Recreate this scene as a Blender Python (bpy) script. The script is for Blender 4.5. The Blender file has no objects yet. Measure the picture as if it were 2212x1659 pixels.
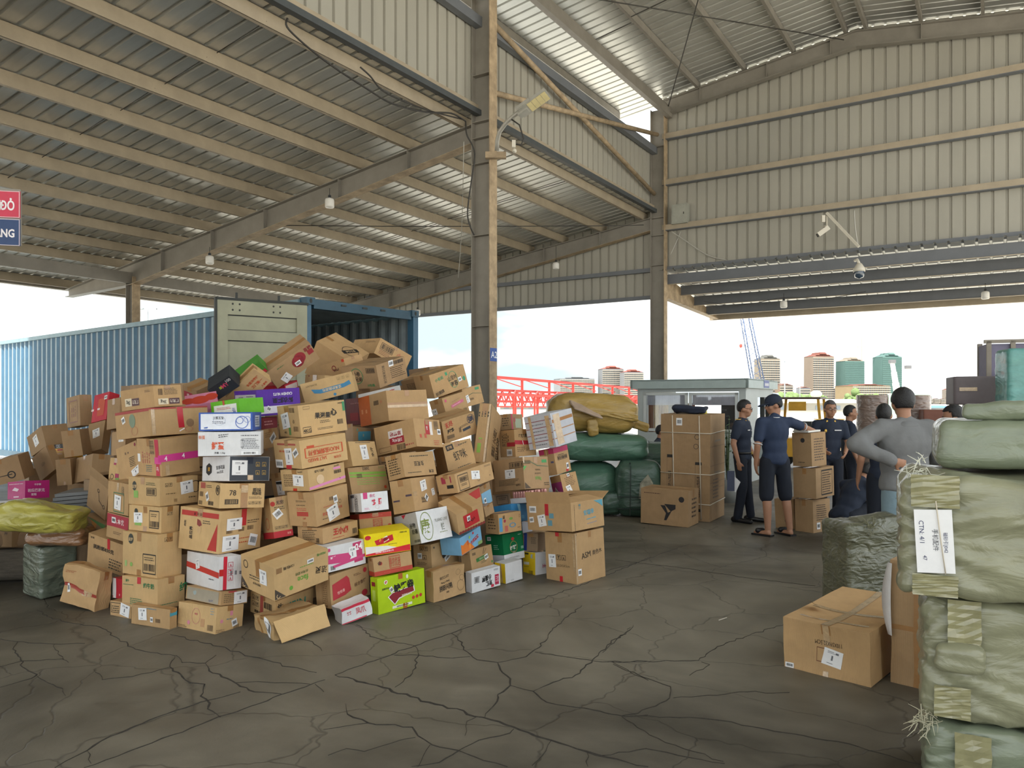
import bpy, bmesh, math, random
from mathutils import Vector, Matrix, noise, Quaternion

random.seed(7)
R = math.radians
sc = bpy.context.scene
C = sc.collection
PI = math.pi

# ------------------------------------------------------------------ camera
cam = bpy.data.objects.new('camera', bpy.data.cameras.new('camera'))
C.objects.link(cam)
cam.location = (0, 0, 1.63)
cam.rotation_euler = (R(90), 0, 0)
cam.data.sensor_width = 36
cam.data.lens = 27.02
cam.data.shift_y = 0.0183
cam.data.clip_end = 3000
sc.camera = cam

# ------------------------------------------------------------------ sky, sun, exposure
world = bpy.data.worlds.new('sky')
sc.world = world
world.use_nodes = True
wn, wl = world.node_tree.nodes, world.node_tree.links
wn.clear()
w_out = wn.new('ShaderNodeOutputWorld')
w_bg = wn.new('ShaderNodeBackground')
w_tc = wn.new('ShaderNodeTexCoord')
w_map = wn.new('ShaderNodeMapping')
w_map.inputs['Scale'].default_value = (1.0, 1.0, 3.2)
w_map.inputs['Location'].default_value = (0.35, 0.1, 0.4)
w_no = wn.new('ShaderNodeTexNoise')
w_no.inputs['Scale'].default_value = 2.6
w_no.inputs['Detail'].default_value = 5
w_no.inputs['Roughness'].default_value = 0.5
w_cr = wn.new('ShaderNodeValToRGB')
w_cr.color_ramp.elements[0].position = 0.40
w_cr.color_ramp.elements[0].color = (0.345, 0.405, 0.425, 1)
w_cr.color_ramp.elements[1].position = 0.60
w_cr.color_ramp.elements[1].color = (1.0, 1.02, 1.03, 1)
wl.new(w_tc.outputs['Generated'], w_map.inputs['Vector'])
wl.new(w_map.outputs['Vector'], w_no.inputs['Vector'])
wl.new(w_no.outputs['Fac'], w_cr.inputs['Fac'])
wl.new(w_cr.outputs['Color'], w_bg.inputs['Color'])
wl.new(w_bg.outputs['Background'], w_out.inputs['Surface'])
w_bg.inputs['Strength'].default_value = 1.0

sun = bpy.data.objects.new('sun', bpy.data.lights.new('sun', 'SUN'))
C.objects.link(sun)
sun.data.energy = 4.0
sun.data.angle = R(6)
sun.data.color = (1.0, 0.95, 0.88)
sun.rotation_euler = (R(24), R(-14), 0)

vs = sc.view_settings
vs.view_transform = 'Standard'
vs.look = 'None'
vs.gamma = 1
vs.use_curve_mapping = False
vs.exposure = 1.3
sc.cycles.max_bounces = 8
sc.cycles.diffuse_bounces = 5

# ------------------------------------------------------------------ materials
def srgb(h):
    h = h.lstrip('#')
    v = [int(h[i:i + 2], 16) / 255 for i in (0, 2, 4)]
    return tuple((c / 12.92 if c <= .04045 else ((c + .055) / 1.055) ** 2.4) for c in v) + (1,)

MATS = {}
def mat(key, col=None, rough=.6, metal=0., var=.12, scale=6., bump=0., bscale=30., rnd=0., spec=.5, coat=0., stretch=None):
    """plain procedural surface: colour broken up by two noises, optional fine relief"""
    if key in MATS:
        return MATS[key]
    m = bpy.data.materials.new(key)
    m.use_nodes = True
    n, l = m.node_tree.nodes, m.node_tree.links
    p = n['Principled BSDF']
    c = srgb(col)
    tc = n.new('ShaderNodeTexCoord')
    src = tc.outputs['Object']
    if stretch:
        mp = n.new('ShaderNodeMapping'); mp.inputs['Scale'].default_value = stretch
        l.new(src, mp.inputs['Vector']); src = mp.outputs['Vector']
    no = n.new('ShaderNodeTexNoise')
    no.inputs['Scale'].default_value = scale
    no.inputs['Detail'].default_value = 6
    no.inputs['Roughness'].default_value = .62
    l.new(src, no.inputs['Vector'])
    cr = n.new('ShaderNodeValToRGB')
    cr.color_ramp.elements[0].position = .3
    cr.color_ramp.elements[1].position = .72
    cr.color_ramp.elements[0].color = tuple(max(0, x * (1 - var)) for x in c[:3]) + (1,)
    cr.color_ramp.elements[1].color = tuple(min(1, x * (1 + var * .7)) for x in c[:3]) + (1,)
    l.new(no.outputs['Fac'], cr.inputs['Fac'])
    out = cr.outputs['Color']
    if rnd:
        oi = n.new('ShaderNodeObjectInfo')
        hs = n.new('ShaderNodeHueSaturation')
        mr = n.new('ShaderNodeMapRange')
        mr.inputs['To Min'].default_value = 1 - rnd
        mr.inputs['To Max'].default_value = 1 + rnd * .7
        l.new(oi.outputs['Random'], mr.inputs['Value'])
        l.new(mr.outputs['Result'], hs.inputs['Value'])
        l.new(out, hs.inputs['Color'])
        out = hs.outputs['Color']
    l.new(out, p.inputs['Base Color'])
    p.inputs['Roughness'].default_value = rough
    p.inputs['Metallic'].default_value = metal
    p.inputs['Specular IOR Level'].default_value = spec
    if coat:
        p.inputs['Coat Weight'].default_value = coat
        p.inputs['Coat Roughness'].default_value = .18
    if bump:
        b2 = n.new('ShaderNodeTexNoise')
        b2.inputs['Scale'].default_value = bscale
        b2.inputs['Detail'].default_value = 4
        l.new(src, b2.inputs['Vector'])
        bm_ = n.new('ShaderNodeBump')
        bm_.inputs['Strength'].default_value = bump
        bm_.inputs['Distance'].default_value = .02
        l.new(b2.outputs['Fac'], bm_.inputs['Height'])
        l.new(bm_.outputs['Normal'], p.inputs['Normal'])
    MATS[key] = m
    return m

def ink(h, rough=.6):
    return mat('ink_' + h.strip('#'), h, rough, var=.06, scale=25)

# ------------------------------------------------------------------ mesh helpers
class MB:
    """collects verts and faces, then links them as ONE mesh object"""
    def __init__(self):
        self.v, self.f, self.s = [], [], []
    def add(self, vs_, fs_, smooth=False):
        o = len(self.v)
        self.v.extend(tuple(x) for x in vs_)
        self.f.extend(tuple(o + i for i in f) for f in fs_)
        self.s.extend([smooth] * len(fs_))
        return self
    def box(self, c, d, M=None):
        x, y, z = d[0] / 2, d[1] / 2, d[2] / 2
        vs_ = [Vector((sx * x, sy * y, sz * z)) for sz in (-1, 1) for sy in (-1, 1) for sx in (-1, 1)]
        if M is not None:
            vs_ = [M @ v for v in vs_]
        vs_ = [v + Vector(c) for v in vs_]
        return self.add(vs_, [(0, 2, 3, 1), (4, 5, 7, 6), (0, 1, 5, 4), (2, 6, 7, 3), (0, 4, 6, 2), (1, 3, 7, 5)])
    def span(self, lo, hi):
        return self.box([(lo[i] + hi[i]) / 2 for i in range(3)], [abs(hi[i] - lo[i]) for i in range(3)])
    def bar(self, p, q, w, t=None, up=(0, 0, 1)):
        """rectangular bar from p to q"""
        p, q = Vector(p), Vector(q)
        t = t or w
        y = (q - p).normalized()
        x = y.cross(Vector(up))
        if x.length < 1e-4:
            x = y.cross(Vector((1, 0, 0)))
        x.normalize()
        z = x.cross(y)
        M = Matrix((x, y, z)).transposed()
        return self.box((p + q) / 2, (w, (q - p).length, t), M)
    def tube(self, pts, r, n=8, caps=True, smooth=True):
        pts = [Vector(p) for p in pts]
        rr = r if isinstance(r, (list, tuple)) else [r] * len(pts)
        rings = []
        for i, p in enumerate(pts):
            d = (pts[min(i + 1, len(pts) - 1)] - pts[max(i - 1, 0)])
            d = d.normalized() if d.length > 1e-7 else Vector((0, 0, 1))
            a = d.orthogonal() if i == 0 else (prev - d * prev.dot(d))
            a.normalize()
            prev = a
            b = d.cross(a)
            rings.append([p + (a * math.cos(2 * PI * k / n) + b * math.sin(2 * PI * k / n)) * rr[i] for k in range(n)])
        vs_ = [v for ring in rings for v in ring]
        fs_ = [(i * n + k, i * n + (k + 1) % n, (i + 1) * n + (k + 1) % n, (i + 1) * n + k) for i in range(len(pts) - 1) for k in range(n)]
        self.add(vs_, fs_, smooth)
        if caps:
            o = len(self.v) - len(vs_)
            self.f.append(tuple(o + k for k in reversed(range(n)))); self.s.append(False)
            self.f.append(tuple(o + (len(pts) - 1) * n + k for k in range(n))); self.s.append(False)
        return self
    def ell(self, c, r, M=None, n=16, m=10, smooth=True):
        """ellipsoid"""
        c = Vector(c)
        vs_, fs_ = [], []
        for i in range(m + 1):
            th = PI * i / m
            for k in range(n):
                ph = 2 * PI * k / n
                v = Vector((r[0] * math.sin(th) * math.cos(ph), r[1] * math.sin(th) * math.sin(ph), r[2] * math.cos(th)))
                vs_.append((M @ v if M is not None else v) + c)
        for i in range(m):
            for k in range(n):
                fs_.append((i * n + k, (i + 1) * n + k, (i + 1) * n + (k + 1) % n, i * n + (k + 1) % n))
        return self.add(vs_, fs_, smooth)
    def lathe(self, prof, c=(0, 0, 0), n=16, smooth=True):
        vs_ = [(c[0] + r * math.cos(2 * PI * k / n), c[1] + r * math.sin(2 * PI * k / n), c[2] + z) for r, z in prof for k in range(n)]
        fs_ = [(i * n + k, i * n + (k + 1) % n, (i + 1) * n + (k + 1) % n, (i + 1) * n + k) for i in range(len(prof) - 1) for k in range(n)]
        return self.add(vs_, fs_, smooth)
    def mesh(self, name, m):
        me = bpy.data.meshes.new(name)
        me.from_pydata(self.v, [], self.f)
        if any(self.s):
            me.polygons.foreach_set('use_smooth', self.s)
        me.materials.append(m)
        me.update()
        return me
    def build(self, name, m, parent=None):
        return obj(name, self.mesh(name, m), parent)

def obj(name, me, parent=None):
    o = bpy.data.objects.new(name, me)
    C.objects.link(o)
    if parent is not None:
        o.parent = parent
    return o

def tag(o, label, cat, group=None):
    o['label'] = label
    o['category'] = cat
    if group:
        o['group'] = group
    return o

def struct(o, label=None):
    o['kind'] = 'structure'
    if label:
        o['label'] = label
    return o

def empty(name, loc=(0, 0, 0), rz=0.):
    o = bpy.data.objects.new(name, None)
    C.objects.link(o)
    o.empty_display_size = .1
    o.location = loc
    o.rotation_euler = (0, 0, rz)
    return o

def copy_tree(o, parent=None):
    c = o.copy(); C.objects.link(c); c.parent = parent
    for ch in list(o.children):
        copy_tree(ch, c)
    return c

# a small second scene in which text and figures are turned into meshes quickly
BENCH = bpy.data.scenes.new('workbench')
def bench_graph():
    with bpy.context.temp_override(scene=BENCH, view_layer=BENCH.view_layers[0]):
        dg = bpy.context.evaluated_depsgraph_get()
        dg.update()
    return dg

def text_mesh(s, thick=0.):
    cu = bpy.data.curves.new('lettering', 'FONT')
    cu.body = s
    cu.resolution_u = 2
    cu.offset = thick
    o = bpy.data.objects.new('lettering', cu)
    BENCH.collection.objects.link(o)
    dg = bench_graph()
    me = o.evaluated_get(dg).to_mesh()
    vs_ = [v.co.copy() for v in me.vertices]
    fs_ = [tuple(p.vertices) for p in me.polygons]
    o.evaluated_get(dg).to_mesh_clear()
    bpy.data.objects.remove(o)
    bpy.data.curves.remove(cu)
    if not vs_:
        return [], [], 1, 1
    x0, x1 = min(v.x for v in vs_), max(v.x for v in vs_)
    y0, y1 = min(v.y for v in vs_), max(v.y for v in vs_)
    return [(v.x - (x0 + x1) / 2, v.y - (y0 + y1) / 2) for v in vs_], fs_, x1 - x0, y1 - y0

# axes of the hall: local x runs across the hall, local y along it
HALL = R(-32.4)
cH, sH = math.cos(HALL), math.sin(HALL)
def hall(a, b, z=0.):
    return Vector((a * cH - b * sH, a * sH + b * cH, z))

# ------------------------------------------------------------------ surfaces of the place
def floor_material():
    m = bpy.data.materials.new('worn_concrete_floor')
    m.use_nodes = True
    n, l = m.node_tree.nodes, m.node_tree.links
    p = n['Principled BSDF']
    tc = n.new('ShaderNodeTexCoord')
    def nz(scale, detail=6, rough=.6, dist=0.):
        t = n.new('ShaderNodeTexNoise')
        t.inputs['Scale'].default_value = scale
        t.inputs['Detail'].default_value = detail
        t.inputs['Roughness'].default_value = rough
        t.inputs['Distortion'].default_value = dist
        l.new(tc.outputs['Object'], t.inputs['Vector'])
        return t
    big, mid, fine = nz(.45, 5, .6, .8), nz(2.2, 8, .7, .5), nz(38, 6, .8)
    cr = n.new('ShaderNodeValToRGB')
    e = cr.color_ramp.elements
    e[0].position, e[0].color = .36, srgb('#524e45')
    e[1].position, e[1].color = .66, srgb('#857f72')
    l.new(big.outputs['Fac'], cr.inputs['Fac'])
    cr2 = n.new('ShaderNodeValToRGB')
    e = cr2.color_ramp.elements
    e[0].position, e[0].color = .35, (.72, .71, .69, 1)
    e[1].position, e[1].color = .68, (1.12, 1.11, 1.09, 1)
    l.new(mid.outputs['Fac'], cr2.inputs['Fac'])
    mx = n.new('ShaderNodeMixRGB'); mx.blend_type = 'MULTIPLY'; mx.inputs['Fac'].default_value = .8
    l.new(cr.outputs['Color'], mx.inputs[1]); l.new(cr2.outputs['Color'], mx.inputs[2])
    # hairline crazing between the large cracks
    wv = nz(1.3, 4, .6)
    vm = n.new('ShaderNodeVectorMath'); vm.operation = 'MULTIPLY_ADD'
    vm.inputs[1].default_value = (.55, .55, 0)
    l.new(wv.outputs['Color'], vm.inputs[0]); l.new(tc.outputs['Object'], vm.inputs[2])
    vo = n.new('ShaderNodeTexVoronoi'); vo.feature = 'DISTANCE_TO_EDGE'; vo.inputs['Scale'].default_value = 1.05
    l.new(vm.outputs['Vector'], vo.inputs['Vector'])
    hr = n.new('ShaderNodeValToRGB')
    hr.color_ramp.elements[0].position, hr.color_ramp.elements[0].color = .0, (.45, .45, .45, 1)
    hr.color_ramp.elements[1].position, hr.color_ramp.elements[1].color = .009, (1, 1, 1, 1)
    l.new(vo.outputs['Distance'], hr.inputs['Fac'])
    mx2 = n.new('ShaderNodeMixRGB'); mx2.blend_type = 'MULTIPLY'; mx2.inputs['Fac'].default_value = .75
    l.new(mx.outputs['Color'], mx2.inputs[1]); l.new(hr.outputs['Color'], mx2.inputs[2])
    l.new(mx2.outputs['Color'], p.inputs['Base Color'])
    rr = n.new('ShaderNodeMapRange')
    rr.inputs['From Min'].default_value, rr.inputs['From Max'].default_value = .3, .7
    rr.inputs['To Min'].default_value, rr.inputs['To Max'].default_value = .42, .68
    l.new(mid.outputs['Fac'], rr.inputs['Value']); l.new(rr.outputs['Result'], p.inputs['Roughness'])
    p.inputs['Specular IOR Level'].default_value = .42
    b1 = n.new('ShaderNodeBump'); b1.inputs['Strength'].default_value = .35; b1.inputs['Distance'].default_value = .012
    l.new(mid.outputs['Fac'], b1.inputs['Height'])
    b2 = n.new('ShaderNodeBump'); b2.inputs['Strength'].default_value = .25; b2.inputs['Distance'].default_value = .004
    l.new(fine.outputs['Fac'], b2.inputs['Height']); l.new(b1.outputs['Normal'], b2.inputs['Normal'])
    b3 = n.new('ShaderNodeBump'); b3.inputs['Strength'].default_value = .5; b3.inputs['Distance'].default_value = .01
    l.new(hr.outputs['Color'], b3.inputs['Height']); l.new(b2.outputs['Normal'], b3.inputs['Normal'])
    l.new(b3.outputs['Normal'], p.inputs['Normal'])
    return m

M_CREAM = mat('cream_painted_steel', '#a89a84', .55, var=.14, scale=2.5, bump=.05)
M_STEEL = mat('grey_painted_steel', '#8b857b', .5, var=.16, scale=2.5, bump=.06)
M_RUST = mat('rusty_cream_flange', '#b09a7c', .7, var=.38, scale=5, bump=.15)
M_GIRT = mat('slate_girt_paint', '#6f7277', .5, var=.1, scale=3)
M_SHEET = mat('galvanised_roof_sheet', '#cfcec8', .34, .6, var=.16, scale=1.1, stretch=(.5, 3, 3))
M_WALLSH = mat('cream_wall_sheet', '#a7a397', .5, .0, var=.1, scale=.9, stretch=(1, 1, .25))
M_GUTTER = mat('dark_gutter', '#4a4e50', .5, var=.15)
M_DARK = mat('dark_rod', '#3e3b36', .5, var=.15)

# floor of the hall and the yard beyond
m = MB(); m.box((0, 0, -.05), (26.5, 33.5, .1))
floor = struct(m.build('floor', floor_material()), 'dark worn concrete floor with long branching cracks')
floor.rotation_euler = (0, 0, HALL); floor.location = hall(-8.6, 6.6)
m = MB(); m.box((0, 0, -.062), (1600, 1600, .1))
ground = struct(m.build('ground', mat('yard_concrete', '#d2cec2', .8, var=.12, scale=.15)), 'pale concrete yard outside the shed')
ground.location = (0, 300, 0)

# long cracks in the floor: jagged dark fissures cut along the slab, each its own strip
M_CRACK = mat('crack_fill', '#37332d', .9, var=.4, scale=30, bump=.3)
M_CHIP = mat('crumbled_edge', '#6f6a60', .9, var=.5, scale=60, bump=.6, bscale=90)
def crack(pts, w=.012, seed=0):
    rr = random.Random(seed)
    P = [Vector((x, y, 0)) for x, y in pts]
    line = [P[0]]
    for a, b in zip(P, P[1:]):
        L = (b - a).length
        k = max(2, int(L / .045))
        d = (b - a).normalized(); nrm = Vector((-d.y, d.x, 0))
        for i in range(1, k + 1):
            t = i / k
            off = 0 if i == k else rr.uniform(-1, 1) * min(.016, L * .05)
            line.append(a.lerp(b, t) + nrm * off)
    vs_, fs_ = [], []
    for i, q in enumerate(line):
        d = (line[min(i + 1, len(line) - 1)] - line[max(i - 1, 0)]).normalized(); nrm = Vector((-d.y, d.x, 0))
        e = min(1, i / 4, (len(line) - 1 - i) / 4)
        ww = w * (.35 + .65 * rr.random()) * max(.15, e)
        up = .0028
        vs_ += [q + nrm * ww + Vector((0, 0, up)), q - nrm * ww + Vector((0, 0, up)), q + nrm * ww * 1.6 + Vector((0, 0, 0)), q - nrm * ww * 1.6 + Vector((0, 0, 0))]
    for i in range(len(line) - 1):
        a, b = 4 * i, 4 * i + 4
        fs_ += [(a, b, b + 1, a + 1), (a + 2, b + 2, b, a), (a + 1, b + 1, b + 3, a + 3)]
    o = MB().add(vs_, fs_).build('crack', M_CRACK)
    o.parent = floor
    o.matrix_parent_inverse = (Matrix.Translation(floor.location) @ Matrix.Rotation(HALL, 4, 'Z')).inverted()
    # crumbs along the wider stretches
    if w >= .012:
        c = MB()
        for _ in range(int(len(line) * .7)):
            q = rr.choice(line) + Vector((rr.gauss(0, w * 2.2), rr.gauss(0, w * 2.2), 0))
            s = rr.uniform(.003, .010)
            c.box(q + Vector((0, 0, s * .3)), (s * rr.uniform(.7, 2), s * rr.uniform(.7, 1.6), s * .8), Matrix.Rotation(rr.random() * 3, 3, 'Z'))
        k = c.build('crumbs', M_CHIP)
        k['kind'] = 'stuff'
        k.parent = floor
        k.matrix_parent_inverse = o.matrix_parent_inverse
crack([(1.42, 8.03), (0.57, 6.81), (0.01, 6.06), (-0.43, 5.43), (-0.65, 5.15), (-0.91, 4.82), (-1.06, 4.60)], 0.0030, 0)
crack([(-1.06, 4.60), (-0.74, 4.40), (-0.45, 4.18), (-0.15, 3.98), (0.01, 3.86), (0.19, 3.71), (0.35, 3.59), (0.61, 3.44)], 0.0066, 1)
crack([(-0.43, 5.43), (-0.34, 5.23), (-0.32, 5.07), (-0.22, 4.87), (-0.09, 4.82), (-0.07, 4.69), (-0.01, 4.54), (-0.01, 4.43), (-0.08, 4.29), (-0.08, 4.20), (-0.14, 3.98)], 0.0039, 2)
crack([(-0.09, 4.82), (0.09, 4.93), (0.15, 5.07), (0.25, 5.33), (0.27, 5.46), (0.37, 5.72), (0.56, 6.17)], 0.0027, 3)
crack([(-0.01, 4.43), (0.12, 4.34), (0.19, 4.18), (0.34, 4.11), (0.59, 3.99), (0.71, 4.01)], 0.0030, 4)
crack([(0.12, 4.34), (0.41, 4.63), (0.51, 4.87), (0.64, 5.17), (0.84, 5.50), (0.89, 5.64)], 0.0033, 5)
crack([(-0.65, 5.15), (-0.60, 4.96), (-0.60, 4.63), (-0.67, 4.40)], 0.0027, 6)
crack([(-0.65, 5.15), (-0.86, 5.26), (-0.99, 5.36), (-1.14, 5.64)], 0.0027, 7)
crack([(-0.76, 4.96), (-0.60, 4.96), (-0.38, 4.90), (-0.27, 4.93)], 0.0027, 8)
crack([(-0.90, 4.16), (-0.86, 4.02), (-0.73, 3.91), (-0.50, 3.86), (-0.46, 3.76), (-0.38, 3.66), (-0.25, 3.60), (-0.33, 3.48), (-0.45, 3.44)], 0.0039, 9)
crack([(-0.25, 3.60), (-0.16, 3.71), (-0.01, 3.79), (0.01, 3.84)], 0.0039, 10)
crack([(-0.25, 3.60), (-0.13, 3.50), (-0.02, 3.44)], 0.0048, 11)
crack([(-0.94, 3.83), (-0.73, 3.91)], 0.0021, 12)
crack([(-0.39, 3.66), (-0.41, 3.54), (-0.42, 3.44)], 0.0021, 13)
crack([(0.19, 3.71), (0.16, 3.60), (0.09, 3.45)], 0.0030, 14)
crack([(0.35, 3.59), (0.34, 3.44)], 0.0039, 15)
crack([(0.15, 5.02), (0.34, 4.93), (0.57, 4.83), (0.86, 4.84)], 0.0018, 16)
crack([(0.63, 4.83), (0.72, 4.63), (0.80, 4.51)], 0.0018, 17)
crack([(-0.23, 3.76), (-0.23, 3.93), (-0.18, 3.99)], 0.0018, 18)
crack([(-0.85, 3.55), (-0.78, 3.62), (-0.69, 3.59), (-0.54, 3.71), (-0.47, 3.74)], 0.0015, 19)
crack([(-2.04, 3.43), (-1.99, 3.60), (-1.98, 3.70), (-1.91, 3.85), (-1.88, 3.90), (-1.78, 4.07), (-1.66, 4.21), (-1.53, 4.33)], 0.0048, 20)
crack([(-1.91, 3.43), (-1.82, 3.54), (-1.70, 3.73), (-1.63, 3.80), (-1.52, 3.99), (-1.37, 4.16), (-1.29, 4.29), (-1.16, 4.45), (-1.10, 4.52)], 0.0033, 21)
crack([(-1.99, 3.60), (-1.90, 3.47)], 0.0039, 22)
crack([(-2.17, 4.96), (-2.07, 4.82), (-1.92, 4.81), (-1.91, 4.96)], 0.0027, 23)
crack([(-1.92, 4.81), (-1.84, 4.67), (-1.68, 4.54), (-1.59, 4.45), (-1.45, 4.33), (-1.29, 4.30)], 0.0048, 24)
crack([(-3.74, 6.05), (-3.54, 5.85), (-3.27, 5.69), (-2.99, 5.58), (-2.74, 5.33), (-2.49, 5.08), (-2.17, 4.95)], 0.0030, 25)
crack([(-2.17, 4.95), (-2.11, 4.74), (-1.96, 4.57), (-1.87, 4.47), (-1.78, 4.45), (-1.73, 4.27), (-1.64, 4.17), (-1.62, 4.09), (-1.51, 3.98)], 0.0042, 26)
crack([(-2.40, 5.40), (-1.96, 5.14), (-1.67, 4.93), (-1.37, 4.74), (-1.18, 4.64)], 0.0027, 27)
crack([(-3.53, 5.30), (-3.37, 5.24), (-3.10, 5.19), (-2.89, 5.20)], 0.0018, 28)
crack([(-3.37, 5.24), (-3.30, 5.08), (-3.14, 4.91), (-3.02, 4.74), (-2.85, 4.61), (-2.84, 4.54), (-2.93, 4.40)], 0.0033, 29)
crack([(-3.16, 4.74), (-3.09, 4.85), (-2.85, 4.89)], 0.0018, 30)
crack([(-2.85, 4.61), (-2.70, 4.47), (-2.56, 4.38), (-2.48, 4.27)], 0.0018, 31)
crack([(-3.09, 5.19), (-2.95, 4.99), (-2.78, 4.82)], 0.0018, 32)
crack([(-1.52, 5.33), (-1.36, 5.24), (-1.25, 5.05)], 0.0027, 33)
crack([(-1.61, 4.47), (-1.49, 4.49), (-1.38, 4.47), (-1.17, 4.45)], 0.0021, 34)
crack([(-1.14, 4.45), (-1.06, 4.33)], 0.0030, 35)
crack([(-2.55, 4.69), (-2.41, 4.52), (-2.26, 4.57), (-2.11, 4.73)], 0.0015, 36)
crack([(0.86, 7.38), (1.26, 7.82), (2.05, 8.88)], 0.0021, 37)
crack([(1.07, 7.96), (1.73, 7.55), (2.20, 7.14), (2.70, 6.84)], 0.0018, 38)
crack([(0.59, 5.01), (0.66, 5.17), (0.86, 5.57)], 0.0021, 39)
crack([(0.56, 4.83), (1.07, 4.85), (1.18, 4.86), (1.31, 5.05), (1.45, 5.21), (1.66, 5.38), (2.01, 5.66)], 0.0021, 40)
crack([(0.63, 4.79), (0.78, 4.56), (0.91, 4.41), (0.87, 4.24), (0.66, 4.03), (0.57, 4.00), (0.47, 4.05)], 0.0024, 41)
crack([(0.66, 4.00), (0.92, 3.98), (1.07, 3.94), (1.26, 3.84), (1.43, 3.76), (1.61, 3.67), (1.77, 3.51), (1.84, 3.46)], 0.0024, 42)
crack([(0.41, 3.55), (0.63, 3.62), (0.81, 3.53), (0.96, 3.47)], 0.0024, 43)
crack([(1.19, 4.83), (1.23, 4.78), (1.06, 4.59)], 0.0018, 44)
crack([(0.57, 3.99), (0.71, 3.73), (0.96, 3.49)], 0.0012, 45)
crack([(0.89, 4.24), (1.14, 4.28), (1.28, 4.33), (1.56, 4.32)], 0.0012, 46)

# ------------------------------------------------------------------ corrugated sheets
RIBS = ((0., 0.), (.095, 0.), (.105, .036), (.145, .036), (.155, 0.), (.25, 0.))
def sheet_profile(n=4):
    pr = []
    for k in range(n):
        for w, h in RIBS[:-1]:
            pr.append((k * .25 + w, h))
    pr.append((n * .25, 0.))
    return pr
PROF = sheet_profile()

def rib_sheet(L, th=.0):
    """sheet 1 m wide along +y, ribs along +x for length L, ribs raised in +z"""
    vs_, fs_ = [], []
    for (w, h) in PROF:
        vs_ += [(0, w, h), (L, w, h)]
    fs_ = [(2 * i, 2 * i + 1, 2 * i + 3, 2 * i + 2) for i in range(len(PROF) - 1)]
    return MB().add(vs_, fs_)

LEAN_A0, LEAN_A1 = -20.4, -7.42        # low and high edge of the lean-to roof
def lean_z(a):
    return 6.55 + .138 * (a + 7.3)
B_FRONT, B_WALL = -9.0, 18.62          # extent along the hall
COL_A = -7.3

def in_hall(o, a, b, z, M=None):
    T = Matrix.Translation(hall(a, b, z)) @ Matrix.Rotation(HALL, 4, 'Z')
    o.matrix_basis = T @ M if M is not None else T
    return o

# --- lean-to roof
roof1 = struct(empty('roof'), 'low lean-to roof of ribbed metal sheets on cream purlins')
sl = math.atan(.138)
L = (LEAN_A1 - LEAN_A0) / math.cos(sl)
sh = rib_sheet(L).mesh('roof_sheet', M_SHEET)
b = B_FRONT
while b < B_WALL - .2:
    o = obj('roof_sheet', sh, roof1)
    in_hall(o, LEAN_A0, b, lean_z(LEAN_A0), Matrix.Rotation(-sl, 4, 'Y'))
    b += 1.0
def c_section(L, hgt=.2, fl=.065, t=.006):
    """C purlin along +y; web at x=0 facing +x, flanges towards -x"""
    m = MB()
    m.span((-t, 0, -hgt), (0, L, 0))
    m.span((-fl, 0, -hgt), (0, L, -hgt + t))
    m.span((-fl, 0, -t), (0, L, 0))
    m.span((-fl, 0, -hgt), (-fl + t, L, -hgt + .02))
    return m
purl = c_section(B_WALL - B_FRONT).mesh('purlin', M_CREAM)
PUR_A = [-7.66, -8.83, -9.98, -11.07, -12.18, -13.32, -14.46, -15.6, -16.72, -17.84, -19.0, -20.1]
for a in PUR_A:
    in_hall(obj('purlin', purl, roof1), a, B_FRONT, lean_z(a) - .012)
# sag rods between neighbouring purlins
for bb in (-1.2, 6.4, 14.4):
    for a0, a1 in zip(PUR_A, PUR_A[1:]):
        m = MB(); m.tube([hall(a0, bb, lean_z(a0) - .15), hall(a1 + .05, bb + .12, lean_z(a1) - .06)], .007, 6)
        m.build('sag_rod', M_DARK, roof1)
# I-section rafters, deeper towards the low column
def i_beam(m, p, q, d0, d1, fw=.2, t=.014, face=(0, 0, 1)):
    """I-beam whose top flange runs p to q; web depth d0 at p, d1 at q"""
    p, q = Vector(p), Vector(q)
    zz = Vector((0, 0, 1))
    y = (q - p).normalized(); x = y.cross(zz).normalized()
    def plate(a0, a1, b0, b1):
        m.add([a0, a1, b1, b0] + [v + (x * t if abs((a1 - a0).normalized().dot(x)) < .5 else -zz * t) for v in (a0, a1, b1, b0)],
              [(0, 1, 2, 3), (7, 6, 5, 4), (0, 4, 5, 1), (1, 5, 6, 2), (2, 6, 7, 3), (3, 7, 4, 0)])
    plate(p - x * fw / 2, p + x * fw / 2, q - x * fw / 2, q + x * fw / 2)
    plate(p - x * t / 2, p - x * t / 2 - zz * d0, q - x * t / 2, q - x * t / 2 - zz * d1)
    plate(p - x * fw / 2 - zz * d0, p + x * fw / 2 - zz * d0, q - x * fw / 2 - zz * d1, q + x * fw / 2 - zz * d1)
def lean_rafter(b):
    p0, p1, p2 = hall(-7.48, b, lean_z(-7.48) - .21), hall(-17.4, b, lean_z(-17.4) - .21), hall(-20.3, b, lean_z(-20.3) - .21)
    m = MB(); i_beam(m, p0, p1, .31, .50); i_beam(m, p1, p2, .50, .18)
    r = m.build('rafter', M_STEEL, roof1)
    f = MB()
    q0, q1 = p0 - Vector((0, 0, .326)), p1 - Vector((0, 0, .516))
    f.bar(q0, q1, .22, .008)
    f.build('flange_plate', M_RUST, r)
    for a in (-8.9, -10.6, -12.7, -14.4, -16.2):
        k = MB(); t = (a + 7.48) / (-17.4 + 7.48)
        d = .31 + .19 * t
        k.box(hall(a, b, lean_z(a) - .21 - d / 2 - .007), (.012, .19, d), Matrix.Rotation(HALL, 3, 'Z'))
        k.build('stiffener', M_STEEL, r)
for bb in (3.0, 10.63, 18.4):
    lean_rafter(bb)
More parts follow.
